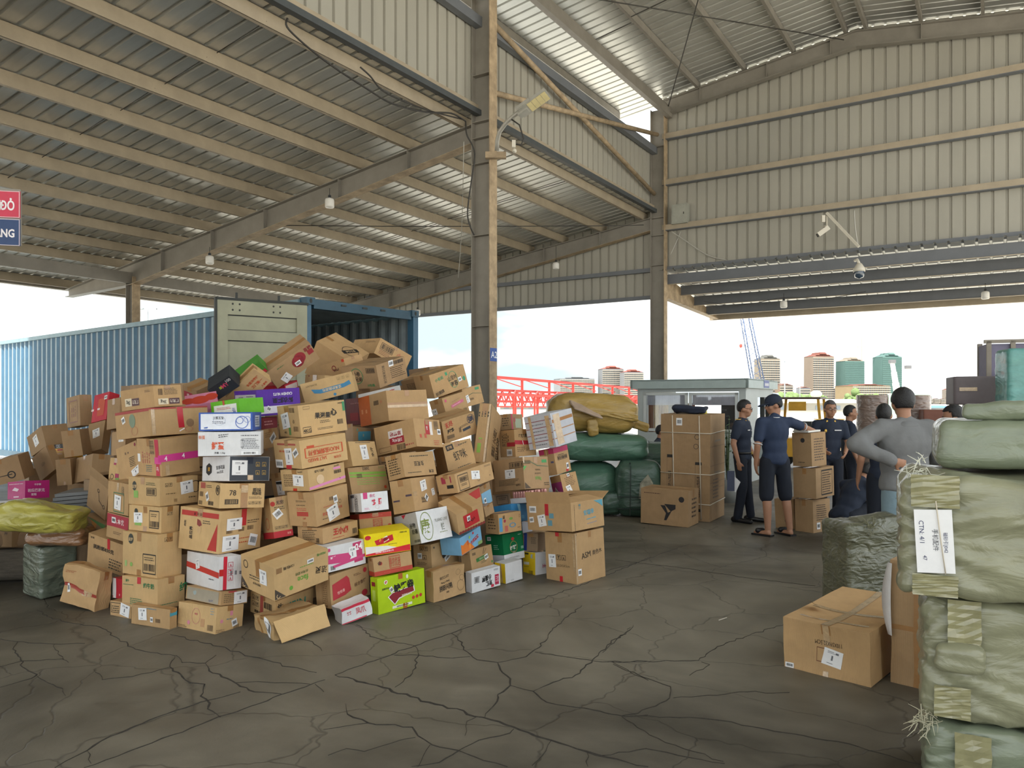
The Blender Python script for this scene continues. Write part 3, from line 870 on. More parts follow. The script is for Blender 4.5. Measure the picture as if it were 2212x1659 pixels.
# key: position of the near lower corner, orientation, size (m)
POSE = {
    'scooter1': ((-4.947, 7.802, 0.853), (0.5897, -0.0484, -0.1100, 0.7986), (0.368, 0.357, 0.253)),
    'lh2': ((-5.214, 8.605, 1.149), (0.8810, -0.1285, -0.1162, 0.4403), (0.270, 0.430, 0.234)),
    'lh3': ((-4.761, 8.006, 0.934), (0.8696, -0.1296, -0.1648, 0.4470), (0.078, 0.392, 0.268)),
    'lh4': ((-4.945, 8.805, 1.370), (0.9135, -0.0422, -0.0194, 0.4042), (0.130, 0.428, 0.354)),
    'lhred': ((-4.492, 8.506, 1.448), (0.8381, -0.1476, 0.0647, 0.5211), (0.127, 0.249, 0.325)),
    'lh6': ((-4.395, 8.227, 1.136), (0.7365, -0.2614, 0.1098, 0.6141), (0.111, 0.199, 0.365)),
    'lh7': ((-4.410, 7.903, 1.090), (0.6087, -0.0387, -0.0522, 0.7907), (0.336, 0.172, 0.271)),
    'lh8': ((-4.041, 7.906, 1.374), (0.8795, -0.0763, 0.0143, 0.4695), (0.296, 0.239, 0.317)),
    'lhyel': ((-4.779, 8.206, 1.033), (0.8710, -0.0275, -0.0201, 0.4900), (0.200, 0.175, 0.157)),
    'lh10': ((-4.373, 7.641, 0.817), (0.5901, -0.0241, -0.0267, 0.8065), (0.302, 0.130, 0.257)),
    'lh11': ((-4.060, 7.406, 0.893), (0.9108, -0.0999, 0.0309, 0.3995), (0.162, 0.439, 0.250)),
    'lhpink': ((-4.630, 7.306, 0.719), (0.8861, -0.0552, 0.0018, 0.4601), (0.217, 0.375, 0.169)),
    'lhwhite': ((-4.584, 7.105, 0.587), (0.7240, -0.0410, 0.0142, 0.6885), (0.244, 0.211, 0.139)),
    'lhbrown': ((-4.495, 6.905, 0.333), (0.8152, -0.0344, 0.0125, 0.5780), (0.219, 0.341, 0.236)),
    'crushbag': ((-3.252, 5.999, 0.000), (0.8070, 0.0578, 0.0475, 0.5858), (0.124, 0.365, 0.310)),
    'grnbale': ((-3.890, 6.363, 0.001), (0.8724, 0.0403, 0.0041, 0.4872), (0.248, 0.238, 0.433)),
    'kg3': ((-2.953, 6.355, 1.595), (0.8941, -0.0203, -0.0409, 0.4455), (0.242, 0.553, 0.176)),
    'cactus': ((-2.844, 6.049, 1.368), (0.8953, -0.0310, -0.0332, 0.4432), (0.501, 0.551, 0.222)),
    'tape4': ((-2.720, 5.975, 1.055), (0.8797, 0.0134, -0.0302, 0.4744), (0.332, 0.317, 0.291)),
    'ls4': ((-2.687, 5.866, 0.838), (0.8636, -0.0063, 0.0007, 0.5041), (0.339, 0.384, 0.214)),
    'ls5': ((-2.660, 5.826, 0.640), (0.8492, -0.0025, 0.0083, 0.5279), (0.159, 0.362, 0.195)),
    'ls6': ((-2.645, 5.726, 0.321), (0.8633, -0.0085, 0.0060, 0.5045), (0.210, 0.411, 0.323)),
    'milk': ((-2.609, 5.655, 0.098), (0.8590, -0.0208, 0.0060, 0.5115), (0.233, 0.409, 0.228)),
    'ls8': ((-2.462, 5.527, 0.000), (0.8287, 0.0023, 0.0063, 0.5596), (0.065, 0.371, 0.141)),
    'ls9': ((-2.872, 5.794, -0.001), (0.8595, -0.0255, -0.0058, 0.5104), (0.199, 0.247, 0.121)),
    'gingham': ((-3.057, 6.036, 0.085), (0.8850, -0.0193, 0.0017, 0.4653), (0.249, 0.152, 0.156)),
    'fen830': ((-3.176, 6.285, 0.206), (0.8146, 0.1209, 0.0126, 0.5671), (0.344, 0.406, 0.269)),
    'ls12': ((-3.544, 6.638, 0.339), (0.8520, 0.0967, 0.0592, 0.5111), (0.297, 0.323, 0.247)),
    'lsred': ((-3.056, 6.105, 0.519), (0.8832, 0.0194, 0.0267, 0.4679), (0.295, 0.316, 0.200)),
    'ls14': ((-3.044, 6.094, 0.731), (0.8828, 0.0221, 0.0064, 0.4693), (0.292, 0.301, 0.253)),
    'scooter2': ((-3.551, 6.704, 0.602), (0.8574, 0.1974, 0.0448, 0.4732), (0.391, 0.300, 0.305)),
    'ls16': ((-3.318, 6.506, 0.955), (0.8863, -0.0141, 0.0460, 0.4606), (0.296, 0.196, 0.200)),
    'ls17': ((-3.019, 6.256, 1.051), (0.8774, -0.1171, -0.0634, 0.4609), (0.295, 0.324, 0.282)),
    'ls18': ((-3.325, 6.606, 1.186), (0.8841, -0.0585, 0.0086, 0.4635), (0.296, 0.221, 0.206)),
    'backflat': ((-3.035, 7.403, 1.597), (0.8057, 0.2340, -0.0575, 0.5411), (0.229, 0.176, 0.166)),
    'pinktom': ((-2.578, 6.737, 1.644), (0.5280, -0.4557, 0.2235, 0.6810), (0.249, 0.264, 0.188)),
    'blackbox': ((-2.469, 6.966, 1.780), (0.6047, 0.0399, -0.4267, 0.6713), (0.192, 0.238, 0.140)),
    'greenlean': ((-2.374, 7.463, 1.949), (0.5601, 0.0384, -0.4430, 0.6990), (0.142, 0.289, 0.124)),
    'pizza': ((-2.242, 7.159, 1.831), (0.5475, -0.0105, -0.4954, 0.6744), (0.117, 0.372, 0.203)),
    'heart': ((-1.946, 7.781, 2.078), (0.4540, 0.0316, -0.3948, 0.7981), (0.239, 0.510, 0.221)),
    'topbig': ((-1.795, 8.605, 2.078), (0.7542, -0.3033, -0.3865, 0.4358), (0.408, 0.445, 0.478)),
    'topright': ((-1.635, 9.105, 2.218), (0.9243, -0.0527, 0.2125, 0.3127), (0.470, 0.704, 0.203)),
    'sno': ((-1.754, 8.205, 1.956), (0.8510, -0.0302, -0.1504, 0.5022), (0.303, 0.363, 0.149)),
    'openbeige': ((-1.908, 7.805, 1.774), (0.9118, 0.0146, 0.0251, 0.4095), (0.248, 0.348, 0.135)),
    'xiaojuan': ((-1.358, 7.904, 1.781), (0.8609, 0.0543, -0.1137, 0.4930), (0.476, 0.485, 0.239)),
    'bluebanner': ((-1.463, 7.203, 1.738), (0.6686, -0.0726, -0.1089, 0.7320), (0.266, 0.481, 0.192)),
    'purple': ((-2.199, 6.655, 1.510), (0.9220, 0.0091, -0.0352, 0.3854), (0.415, 0.416, 0.228)),
    'greensm': ((-2.233, 6.318, 1.537), (0.8680, -0.0310, -0.0433, 0.4937), (0.250, 0.355, 0.129)),
    'bluewhite': ((-2.009, 5.953, 1.416), (0.6571, -0.0077, 0.0007, 0.7538), (0.359, 0.398, 0.142)),
    'egg': ((-1.929, 5.903, 1.228), (0.6150, -0.0013, -0.0005, 0.7885), (0.295, 0.451, 0.181)),
    'blackwhite': ((-2.138, 5.805, 1.038), (0.9023, -0.0416, 0.0180, 0.4288), (0.346, 0.388, 0.188)),
    'no78': ((-2.160, 5.668, 0.850), (0.9228, -0.0280, 0.0281, 0.3833), (0.353, 0.372, 0.183)),
    'redtri': ((-2.170, 5.681, 0.509), (0.8422, 0.0052, 0.0283, 0.5385), (0.428, 0.409, 0.317)),
    'whitetape': ((-2.111, 5.528, 0.278), (0.9172, -0.0312, 0.0174, 0.3968), (0.172, 0.528, 0.238)),
    'ls_e2': ((-2.078, 5.478, 0.183), (0.8796, -0.0355, 0.0513, 0.4716), (0.226, 0.415, 0.096)),
    'ls_e3': ((-2.090, 5.408, -0.001), (0.8620, -0.0374, 0.0425, 0.5037), (0.239, 0.406, 0.186)),
    'face': ((-1.654, 5.354, 0.248), (0.8888, 0.0931, -0.0268, 0.4479), (0.477, 0.381, 0.244)),
    'niu': ((-1.743, 5.654, 0.014), (0.8752, 0.0837, -0.0030, 0.4765), (0.364, 0.278, 0.161)),
    'crushed1': ((-1.629, 5.278, -0.002), (0.9345, -0.0084, -0.0504, 0.3524), (0.376, 0.335, 0.125)),
    'wuqiong': ((-1.842, 5.956, 0.580), (0.9497, -0.0669, -0.0639, 0.2991), (0.151, 0.263, 0.312)),
    'dlabel': ((-1.824, 6.206, 0.877), (0.9192, -0.0407, -0.0749, 0.3845), (0.296, 0.197, 0.194)),
    'kg4': ((-1.678, 6.125, 1.354), (0.9381, 0.0143, -0.0600, 0.3407), (0.408, 0.407, 0.253)),
    'nuo': ((-1.620, 5.934, 1.118), (0.9149, 0.0164, -0.0581, 0.3992), (0.426, 0.384, 0.219)),
    'cream': ((-1.559, 5.925, 0.949), (0.8709, -0.0009, -0.0515, 0.4887), (0.396, 0.303, 0.165)),
    'twolab': ((-1.493, 5.885, 0.679), (0.8572, 0.0066, -0.0505, 0.5125), (0.383, 0.276, 0.263)),
    'wangxl': ((-1.444, 5.875, 0.549), (0.8764, 0.0035, -0.0237, 0.4810), (0.378, 0.274, 0.120)),
    'no24': ((-1.370, 5.738, 0.361), (0.8981, -0.0135, -0.0235, 0.4389), (0.364, 0.289, 0.190)),
    'flagbox': ((-1.351, 5.755, 0.086), (0.8827, 0.0040, -0.0331, 0.4687), (0.404, 0.160, 0.250)),
    'redwhite': ((-1.236, 5.629, -0.001), (0.9468, 0.0406, -0.0971, 0.3041), (0.234, 0.160, 0.123)),
    'jichang': ((-1.165, 5.972, 0.780), (0.9743, -0.0592, -0.0378, 0.2139), (0.213, 0.423, 0.146)),
    'redband1': ((-1.244, 6.298, 0.561), (0.9757, -0.0683, -0.0343, 0.2051), (0.271, 0.359, 0.153)),
    'yellow': ((-1.144, 6.005, 0.425), (0.9842, 0.0101, -0.0401, 0.1723), (0.361, 0.295, 0.172)),
    'redband2': ((-1.063, 5.956, 0.281), (0.9640, -0.0333, -0.0544, 0.2582), (0.318, 0.125, 0.143)),
    'lime': ((-1.025, 5.903, -0.000), (0.9239, -0.0071, -0.0186, 0.3822), (0.456, 0.091, 0.278)),
    'g2002': ((-1.325, 6.369, 0.871), (0.9009, -0.1242, -0.0600, 0.4116), (0.401, 0.298, 0.224)),
    'water': ((-1.326, 6.405, 1.101), (0.8116, -0.1170, -0.0546, 0.5698), (0.432, 0.295, 0.212)),
    'smallblue': ((-1.479, 7.040, 1.280), (0.8132, -0.0219, 0.0329, 0.5807), (0.379, 0.310, 0.135)),
    'maroon': ((-1.539, 7.949, 1.408), (0.9369, -0.0234, -0.0187, 0.3484), (0.254, 0.348, 0.280)),
    'orange': ((-1.124, 7.025, 1.465), (0.9280, -0.0600, -0.0398, 0.3655), (0.457, 0.481, 0.280)),
    'whiteslab': ((-1.112, 7.705, 1.732), (0.6166, -0.4376, 0.2592, 0.6010), (0.296, 0.429, 0.161)),
    'meimei2': ((-0.841, 6.802, 1.244), (0.8515, -0.1129, -0.0281, 0.5113), (0.417, 0.445, 0.257)),
    'huadou': ((-0.890, 6.408, 1.011), (0.8691, -0.1155, -0.0511, 0.4781), (0.425, 0.182, 0.206)),
    'gbrown': ((-0.801, 6.358, 0.732), (0.8154, -0.0881, -0.0374, 0.5709), (0.455, 0.199, 0.276)),
    'ylang': ((-0.733, 6.229, 0.490), (0.9217, -0.1030, -0.0720, 0.3669), (0.324, 0.320, 0.258)),
    'pome': ((-0.673, 6.481, 0.215), (0.8538, -0.0349, -0.0151, 0.5191), (0.431, 0.180, 0.217)),
    'biscuit': ((-0.641, 6.263, 0.001), (0.9268, 0.0214, -0.0242, 0.3742), (0.346, 0.101, 0.251)),
    'tan': ((-0.647, 7.441, 1.230), (0.9419, 0.0905, -0.1073, 0.3053), (0.382, 0.297, 0.224)),
    'xia': ((-0.595, 7.175, 0.990), (0.9842, -0.0657, -0.1061, 0.1256), (0.275, 0.622, 0.261)),
    'talllean': ((-0.264, 7.467, 1.047), (0.7599, -0.0570, 0.1173, 0.6369), (0.566, 0.119, 0.593)),
    'pinklabel': ((-0.652, 7.805, 1.459), (0.8873, -0.0301, -0.1368, 0.4394), (0.362, 0.183, 0.223)),
    'greencirc': ((-0.818, 8.163, 1.675), (0.9386, 0.0451, -0.1416, 0.3115), (0.452, 0.341, 0.255)),
    'fbrown': ((-0.869, 8.604, 1.735), (0.8054, 0.0167, -0.1800, 0.5644), (0.342, 0.361, 0.213)),
    'ftop': ((-0.962, 9.105, 1.904), (0.8955, -0.0140, -0.0607, 0.4408), (0.342, 0.344, 0.152)),
    'fgreencor': ((-0.501, 8.405, 1.580), (0.8711, -0.0395, -0.1141, 0.4760), (0.357, 0.342, 0.207)),
    'chip': ((-0.465, 6.638, 0.852), (0.8734, -0.0346, -0.0933, 0.4768), (0.567, 0.210, 0.165)),
    'behindred': ((-0.524, 7.393, 0.527), (0.9502, -0.0865, -0.0714, 0.2908), (0.312, 0.295, 0.214)),
    'bao': ((-0.499, 6.736, 0.654), (0.8862, -0.0148, -0.0808, 0.4559), (0.395, 0.301, 0.161)),
    'redpanel': ((-0.444, 6.455, 0.518), (0.9327, 0.1706, -0.1093, 0.2982), (0.266, 0.291, 0.199)),
    'snackblue': ((-0.426, 6.505, 0.335), (0.8534, 0.0166, -0.0797, 0.5148), (0.356, 0.199, 0.151)),
    'grnstrip': ((-0.347, 6.692, 0.153), (0.8720, -0.0656, -0.0408, 0.4834), (0.344, 0.099, 0.189)),
    'duck': ((-0.342, 6.568, 0.001), (0.9293, 0.0175, -0.0204, 0.3683), (0.328, 0.078, 0.173)),
    'ltblue': ((-0.268, 7.141, 0.659), (0.8403, -0.0080, -0.0895, 0.5346), (0.200, 0.297, 0.193)),
    'smbrown': ((-0.234, 6.901, 0.603), (0.8360, -0.0453, -0.1024, 0.5373), (0.183, 0.291, 0.091)),
    'bigmid': ((0.124, 7.405, 0.796), (0.9289, -0.0746, -0.0113, 0.3626), (0.345, 0.431, 0.312)),
    'redtapemid': ((0.039, 7.905, 1.075), (0.9576, -0.0346, -0.0262, 0.2849), (0.258, 0.291, 0.279)),
    'strawb': ((-0.003, 8.305, 1.344), (0.8389, -0.0536, -0.0118, 0.5415), (0.318, 0.132, 0.169)),
    'whitewrap': ((0.444, 7.705, 1.185), (0.8989, -0.0274, -0.0903, 0.4278), (0.380, 0.341, 0.344)),
    'magtop': ((0.468, 7.905, 0.889), (0.8669, -0.0507, -0.0714, 0.4907), (0.323, 0.172, 0.270)),
    'purplelow': ((0.525, 7.605, 0.683), (0.9864, -0.0700, -0.1007, 0.1090), (0.167, 0.398, 0.240)),
    'cans': ((0.181, 7.356, 0.676), (0.9289, -0.0614, -0.0309, 0.3638), (0.269, 0.287, 0.114)),
    'hdark': ((-0.183, 7.706, 0.541), (0.8668, -0.1013, -0.0285, 0.4875), (0.354, 0.295, 0.165)),
    'bluebag': ((0.010, 7.292, 0.503), (0.8556, -0.1165, -0.0092, 0.5043), (0.305, 0.297, 0.169)),
    'waveprint': ((-0.117, 6.976, 0.434), (0.9254, -0.0239, -0.0179, 0.3778), (0.289, 0.174, 0.180)),
    'greenwhite': ((-0.069, 7.099, 0.157), (0.9020, -0.0514, -0.0260, 0.4279), (0.299, 0.211, 0.250)),
    'yelwhite1': ((-0.054, 6.903, 0.003), (0.9214, 0.0038, -0.0287, 0.3876), (0.216, 0.133, 0.179)),
    'yelwhite2': ((0.222, 7.260, -0.005), (0.9466, -0.0550, 0.0168, 0.3172), (0.144, 0.187, 0.216)),
    'jbrown': ((0.246, 7.369, 0.202), (0.8557, -0.0169, 0.0227, 0.5167), (0.165, 0.148, 0.169)),
    'jwhite': ((0.108, 7.582, 0.345), (0.8533, -0.1359, 0.0325, 0.5024), (0.204, 0.299, 0.117)),
    'asm': ((0.581, 6.888, 0.000), (0.9139, -0.0236, -0.0129, 0.4050), (0.443, 0.349, 0.455)),
    'anopen': ((0.537, 6.855, 0.478), (0.9169, -0.0340, -0.0177, 0.3972), (0.481, 0.529, 0.252)),
    'clabel': ((-2.052, 6.390, 1.247), (0.7676, -0.0352, -0.0636, 0.6368), (0.251, 0.293, 0.158)),
    'cmaroon': ((-2.145, 6.605, 1.402), (0.7706, -0.0062, -0.0236, 0.6368), (0.266, 0.296, 0.098)),
    'fill1': ((-2.171, 6.671, 1.116), (0.7655, -0.0443, -0.0246, 0.6414), (0.205, 0.299, 0.117)),
    'fill2': ((-2.019, 6.306, 0.736), (0.7664, -0.0580, -0.0008, 0.6397), (0.201, 0.296, 0.127)),
    'fill3': ((-2.263, 7.704, 1.704), (0.7745, 0.0423, -0.0999, 0.6231), (0.265, 0.295, 0.108)),
    'fill4': ((-1.484, 6.871, 1.274), (0.7941, -0.0020, -0.0248, 0.6073), (0.145, 0.295, 0.160)),
    'fill5': ((-1.063, 6.706, 0.962), (0.9441, -0.0382, -0.0718, 0.3194), (0.296, 0.160, 0.204)),
    'v7': ((2.294, 10.015, 0.002), (0.8773, 0.0152, -0.0077, 0.4797), (0.398, 0.661, 0.470)),
    'strapped': ((2.699, 10.496, -0.001), (0.8736, 0.0104, -0.0051, 0.4865), (0.679, 0.708, 1.465)),
    'st1': ((3.731, 9.555, 0.832), (0.9515, -0.0017, -0.0211, 0.3068), (0.314, 0.269, 0.420)),
    'st2': ((3.782, 9.555, 0.432), (0.9293, -0.0023, -0.0107, 0.3691), (0.506, 0.294, 0.378)),
    'st3': ((3.766, 9.601, -0.001), (0.9474, -0.0191, 0.0027, 0.3196), (0.388, 0.251, 0.416)),
    'st4': ((3.646, 9.903, -0.000), (0.8854, -0.0219, -0.0151, 0.4641), (0.295, 0.242, 0.386)),
    'rcarton': ((2.051, 4.398, -0.000), (0.9207, 0.0037, -0.0126, 0.3900), (0.950, 0.513, 0.309)),
    'rtall': ((2.174, 4.476, -0.002), (0.9754, -0.1226, 0.0256, -0.1815), (0.238, 0.509, 0.719)),
    'rolive': ((2.195, 5.004, 0.308), (0.9875, -0.0375, 0.0294, 0.1505), (0.415, 0.482, 0.503)),
}

RED, GRN, BLU, PNK = '#b8342c', '#2f8f5a', '#3a7fa8', '#d0447e'
TABLE = [
# left heap
('scooter1', 'K2', 'tilted carton at left frame edge with a small kick scooter drawing', [('L', 'o', .72, .3, .3, 0, KX, .7), ('L', 'o', .35, .3, .2, 0, KX, .7), ('L', 'g', 0, 0, 0, 0, KX, [(.35, .32), (.37, .3), (.74, .3), (.74, .34)]), ('L', 'g', 0, 0, 0, 0, KX, [(.34, .34), (.37, .34), (.31, .72), (.28, .72)])]),
('lh2', 'K2', 'tilted brown carton with white label above the scooter carton at far left', [('L', 'l', .5, .55, .28, .5, 8)]),
('lh3', 'K2', 'brown carton balanced on its corner beside the scooter carton', [('L', 't', .5, .5, .3, .12, 'LCH', '#6b563c', 0)]),
('lh4', 'K2', 'brown carton with a faint reddish framed panel, left of the red box', [('L', 'f', .5, .5, .62, .7, '#8a5a48'), ('L', 'n', .5, .5, .3, .5, '#8a5a48', 3, 90)]),
('lhred', 'RD', 'red box with orange print standing in the left heap', [('L', 'r', .55, .5, .45, .62, '#c9583c'), ('L', 'n', .2, .45, .1, .6, '#f0e0e0', 2, 90), ('L', 's', .8, .82, .2, .14)]),
('lh6', 'K2', 'brown carton with torn white label right below the red box', [('L', 'l', .52, .62, .42, .3, 10)]),
('lh7', 'K2', 'plain brown carton with two tape stubs in the middle of the left heap', [('L', 'p', .45, .9, .14, .2), ('L', 'p', .45, .12, .14, .24)]),
('lh8', 'K2', 'plain dull carton wedged between red box and the long cactus carton', []),
('lhyel', 'YO', 'small amber box of black topped bottles among the left cartons', [('L', 'r', .55, .62, .6, .1, RED), ('L', 'n', .5, .35, .7, .12, '#f4e6c0', 2), ('L', 'r', .5, .86, 1, .28, '#26262a'), ('L', 't', .4, .87, .5, .2, '口口', '#e8e8e8')]),
('lh10', 'K2', 'plain carton with tape stubs resting on the grey plank stack', [('L', 'p', .45, .9, .16, .2), ('L', 'p', .5, .08, .12, .12)]),
('lh11', 'K2', 'plain leaning carton on the right end of the grey plank stack', [('L', 'p', .5, .9, .12, .2)]),
('lhpink', 'MG', 'magenta pink box with white lettering under the scooter carton', [('L', 'n', .5, .85, .8, .1, '#f3d5e4', 1), ('L', 'g', 0, 0, 0, 0, '#f6e4ee', [(.25, .5), (.55, .42), (.65, .55), (.4, .66)]), ('L', 'r', .5, .12, .3, .07, '#f3d5e4'), ('R', 't', .5, .78, .5, .12, '卡尔顿', '#fbeaf3'), ('R', 't', .45, .45, .7, .2, '岩烧巴斯克', '#fbeaf3'), ('R', 't', .35, .22, .4, .14, '蛋糕', '#fbeaf3')]),
('lhwhite', 'W', 'white box with bread picture below the magenta box at left edge', [('L', 'd', .62, .62, .5, 0, '#c58a4c', 0, .6), ('L', 'd', .8, .4, .4, 0, '#e8d02c'), ('L', 't', .3, .2, .4, .16, '面包', RED), ('R', 't', .4, .7, .4, .2, '卡尔顿', '#8c2440')]),
('lhbrown', 'K2', 'brown carton beneath the yellow green sack at left edge', [('L', 't', .8, .5, .2, .1, 'PY', KX)]),
('crushbag', 'K', 'crushed brown carton with red tape lying before the cracked floor at left', [('L', 'q', .5, .42, 1, .1, '#a8473a', -4), ('L', 's', .18, .38, .08, .2, 20), ('L', 'c', .72, .4, .3, .14), ('L', 'n', .2, .82, .3, .08, '#a8583c', 2)], .03),
# stack at the left corner
('kg3', 'K', 'topmost carton of the left stack reading 3kg on pale plates', [('L', 'r', .22, .38, .2, .38, '#e3d6bc'), ('L', 't', .22, .38, .16, .24, '3kg', KX, 180), ('L', 'r', .44, .36, .22, .36, '#5d4046'), ('L', 't', .44, .36, .18, .2, '巧克力', '#eadfd0', 180), ('L', 'n', .84, .8, .2, .12, '#6a5340', 2), ('R', 'r', .32, .24, .36, .28, '#e3d6bc'), ('R', 't', .32, .24, .28, .2, '3kg', KX, 180), ('R', 'r', .72, .24, .38, .28, '#5d4046'), ('R', 't', .72, .24, .32, .15, '巧克力', '#eadfd0', 180), ('R', 'n', .62, .72, .5, .34, '#5b4a38', 5), ('R', 'b', .24, .7, .16, .3, '#5b4a38')]),
('cactus', 'K', 'long carton with faded green cactus picture and red striped sealing tape', [('L', 'd', .5, .62, .5, 0, '#7d8f78', 0, .9), ('L', 'o', .55, .25, .34, 0, '#b9805c', .86, 1.4), ('L', 's', .24, .68, .10, .24, 20), ('L', 'r', .5, .95, 1, .1, '#a8433f'), ('R', 'r', .5, .97, 1, .06, '#a8433f'), ('R', 'q', .52, .62, .1, .76, '#c3202c', 3), ('R', 'q', .53, .16, .1, .04, '#f4e8e8', 25), ('R', 'd', .68, .4, .3, 0, '#8f6f50'), ('R', 'c', .06, .5, .06, .9), ('R', 'o', .65, .17, .2, 0, '#b9805c', .8, 1.6)]),
('tape4', 'K', 'carton with pink tape printed 4 4 in the left stack', [('L', 'r', .84, .5, .16, .98, '#c0364c'), ('L', 't', .83, .2, .12, .12, '鸟', '#f0d8d8'), ('L', 'b', .62, .78, .34, .2, '#5b4a38', 90), ('L', 'n', .35, .5, .3, .4, '#b06858', 4, 90), ('L', 'n', .48, .2, .3, .2, '#5a7a78', 4), ('L', 'r', .06, .48, .1, .22, '#f0f0f0'), ('R', 'q', .45, .48, 1.06, .19, '#e03c98'), ('L', 'q', .86, .42, .3, .18, '#e03c98'), ('R', 't', .12, .47, .1, .13, '4', '#fdf3f8'), ('R', 't', .58, .49, .1, .13, '4', '#fdf3f8'), ('R', 'n', .36, .48, .14, .12, '#fbe4f1', 3, 20), ('R', 'n', .8, .5, .14, .12, '#fbe4f1', 3, 20), ('R', 'c', .15, .16, .1, .3)]),
('ls4', 'K1', 'upper of three alike biscuit cartons in the left stack, round black logo', [('L', 'd', .2, .68, .34, 0, '#3a3d36', 0, .7), ('L', 't', .2, .66, .16, .14, '益梦', '#d9b98a'), ('L', 'r', .25, .38, .14, .26, '#8bb45c'), ('L', 'n', .72, .78, .3, .12, '#4c5a3c', 2), ('L', 'b', .74, .5, .26, .2), ('L', 'f', .74, .5, .3, .26), ('L', 'p', .46, .88, .12, .26), ('R', 'i', .22, .74, .2, .16, 2), ('R', 'n', .3, .42, .3, .08, '#7a6240', 1), ('R', 'l', .7, .6, .34, .46, 6), ('R', 'o', .94, .6, .44, 0, KX, .9), ('R', 'b', .4, .16, .08, .12, '#8a7048'), ('R', 'n', .86, .22, .22, .08, '#5b4a38', 1)]),
('ls5', 'K1', 'middle of three alike biscuit cartons with white paper label, left stack', [('L', 'd', .22, .76, .24, 0, '#3a3d36', 0, .8), ('L', 'r', .28, .28, .2, .14, '#8bb45c'), ('L', 'f', .78, .5, .3, .66), ('L', 'b', .78, .32, .26, .22), ('L', 'n', .78, .66, .22, .14, '#4c4638', 2), ('L', 'l', .28, .52, .26, .4, 3), ('L', 'p', .5, .85, .12, .26), ('L', 'p', .5, .1, .12, .2), ('R', 'i', .5, .72, .36, .16, 2)]),
('ls6', 'K1', 'tallest of three alike biscuit cartons standing on the milk carton', [('L', 'd', .24, .84, .24, 0, '#3a3d36', 0, .8), ('L', 't', .24, .83, .16, .08, '益梦', '#d9b98a'), ('L', 'p', .48, .9, .12, .2), ('L', 'p', .48, .07, .12, .14), ('L', 'f', .78, .3, .36, .44), ('L', 'b', .78, .22, .3, .16), ('L', 'n', .78, .42, .28, .1, '#4c4638', 2), ('L', 'd', .26, .24, .1, 0, '#8bb45c'), ('L', 'r', .1, .25, .06, .14, '#9cbd74'), ('R', 'i', .45, .86, .36, .12, 2), ('R', 'p', .5, .93, .14, .14)]),
('milk', 'K1', 'carton with dark green milk lettering low in the left stack', [('L', 't', .76, .76, .4, .18, '纯牛奶', '#1f7a4c', 0, .02), ('L', 't', .16, .86, .26, .09, '蒙牛', '#1f7a4c'), ('L', 'n', .22, .73, .36, .05, '#2f7a54', 1), ('L', 'q', .49, .9, .1, .22, '#c8303a'), ('L', 'n', .42, .2, .36, .24, '#2f7a54', 4), ('L', 'p', .5, .06, .1, .12), ('R', 't', .95, .62, .34, .3, '纯', '#1f7a4c', 0, .02), ('R', 'n', .5, .16, .8, .06, '#2f7a54', 1)]),
('ls8', 'K', 'lowest left stack carton with two white papers and a blue corner', [('L', 'l', .3, .58, .22, .62, 4), ('L', 'n', .55, .9, .3, .1, '#3a7f9a', 1), ('L', 's', .54, .36, .07, .26), ('L', 'b', .7, .34, .12, .2, '#5b4a38'), ('R', 'r', .5, .74, 1, .2, '#4aa0b8')]),
('ls9', 'K', 'small bottom carton left of the two papered one, hanging white label', [('L', 'l', .72, .5, .44, .75, -12), ('L', 'f', .3, .6, .5, .6), ('L', 'n', .3, .55, .4, .4, '#4c4638', 3)]),
('gingham', 'RD', 'red and white gingham box corner beside the milk carton', [('L', 'r', .18, .5, .34, 1, '#f1eaea')] + [('L', 'r', .06 + .1 * (i % 3), .06 + .11 * i, .08, .09, '#c63040') for i in range(9)] + [('L', 't', .7, .2, .4, .1, '好', '#f7e6e6')]),
('fen830', 'K', 'open brown carton with black 830 weight lettering, left of the milk carton', [('L', 't', .42, .64, .55, .15, '挑粉郎830克', KX, 0, .02), ('L', 'q', .55, .86, .07, .34, '#c8303a'), ('L', 'n', .76, .26, .36, .36, '#4c4638', 4), ('L', 't', .12, .9, .16, .07, '妙芙', KX)]),
('ls12', 'K2', 'leaning carton with green and orange flap, left of the 830 carton', [('L', 'g', 0, 0, 0, 0, '#5f8f52', [(.2, .98), (.98, .98), (.98, .8)]), ('L', 'g', 0, 0, 0, 0, '#d08a3a', [(.35, .95), (.62, .95), (.6, .7), (.45, .75)]), ('L', 'n', .3, .5, .5, .6, '#6a5a40', 7), ('L', 'l', .45, .3, .2, .34, 10)]),
('lsred', 'K', 'carton with a dark red upper band and pale script, left stack', [('L', 'r', .5, .72, 1, .5, '#b03848'), ('L', 't', .55, .72, .6, .24, '人本优', '#f0dcdc'), ('L', 's', .3, .74, .18, .24), ('L', 'n', .5, .24, .4, .12, '#7a6048', 2)]),
('ls14', 'K', 'narrow carton with white label and clear tape strip beside biscuit cartons', [('L', 'l', .5, .36, .32, .46, -4), ('L', 'c', .5, .86, .1, .26), ('L', 'n', .74, .78, .3, .16, '#4c4638', 3, 90), ('L', 'f', .55, .36, .5, .6, '#5a7a58')]),
('scooter2', 'K2', 'open carton with scooter outline drawing behind the left stack', [('L', 'o', .5, .72, .12, 0, KX, .7), ('L', 'g', 0, 0, 0, 0, KX, [(.5, .7), (.515, .7), (.58, .45), (.565, .45)]), ('L', 'g', 0, 0, 0, 0, KX, [(.56, .46), (.8, .36), (.8, .34), (.56, .43)]), ('L', 'o', .85, .36, .12, 0, KX, .7)], 0, True),
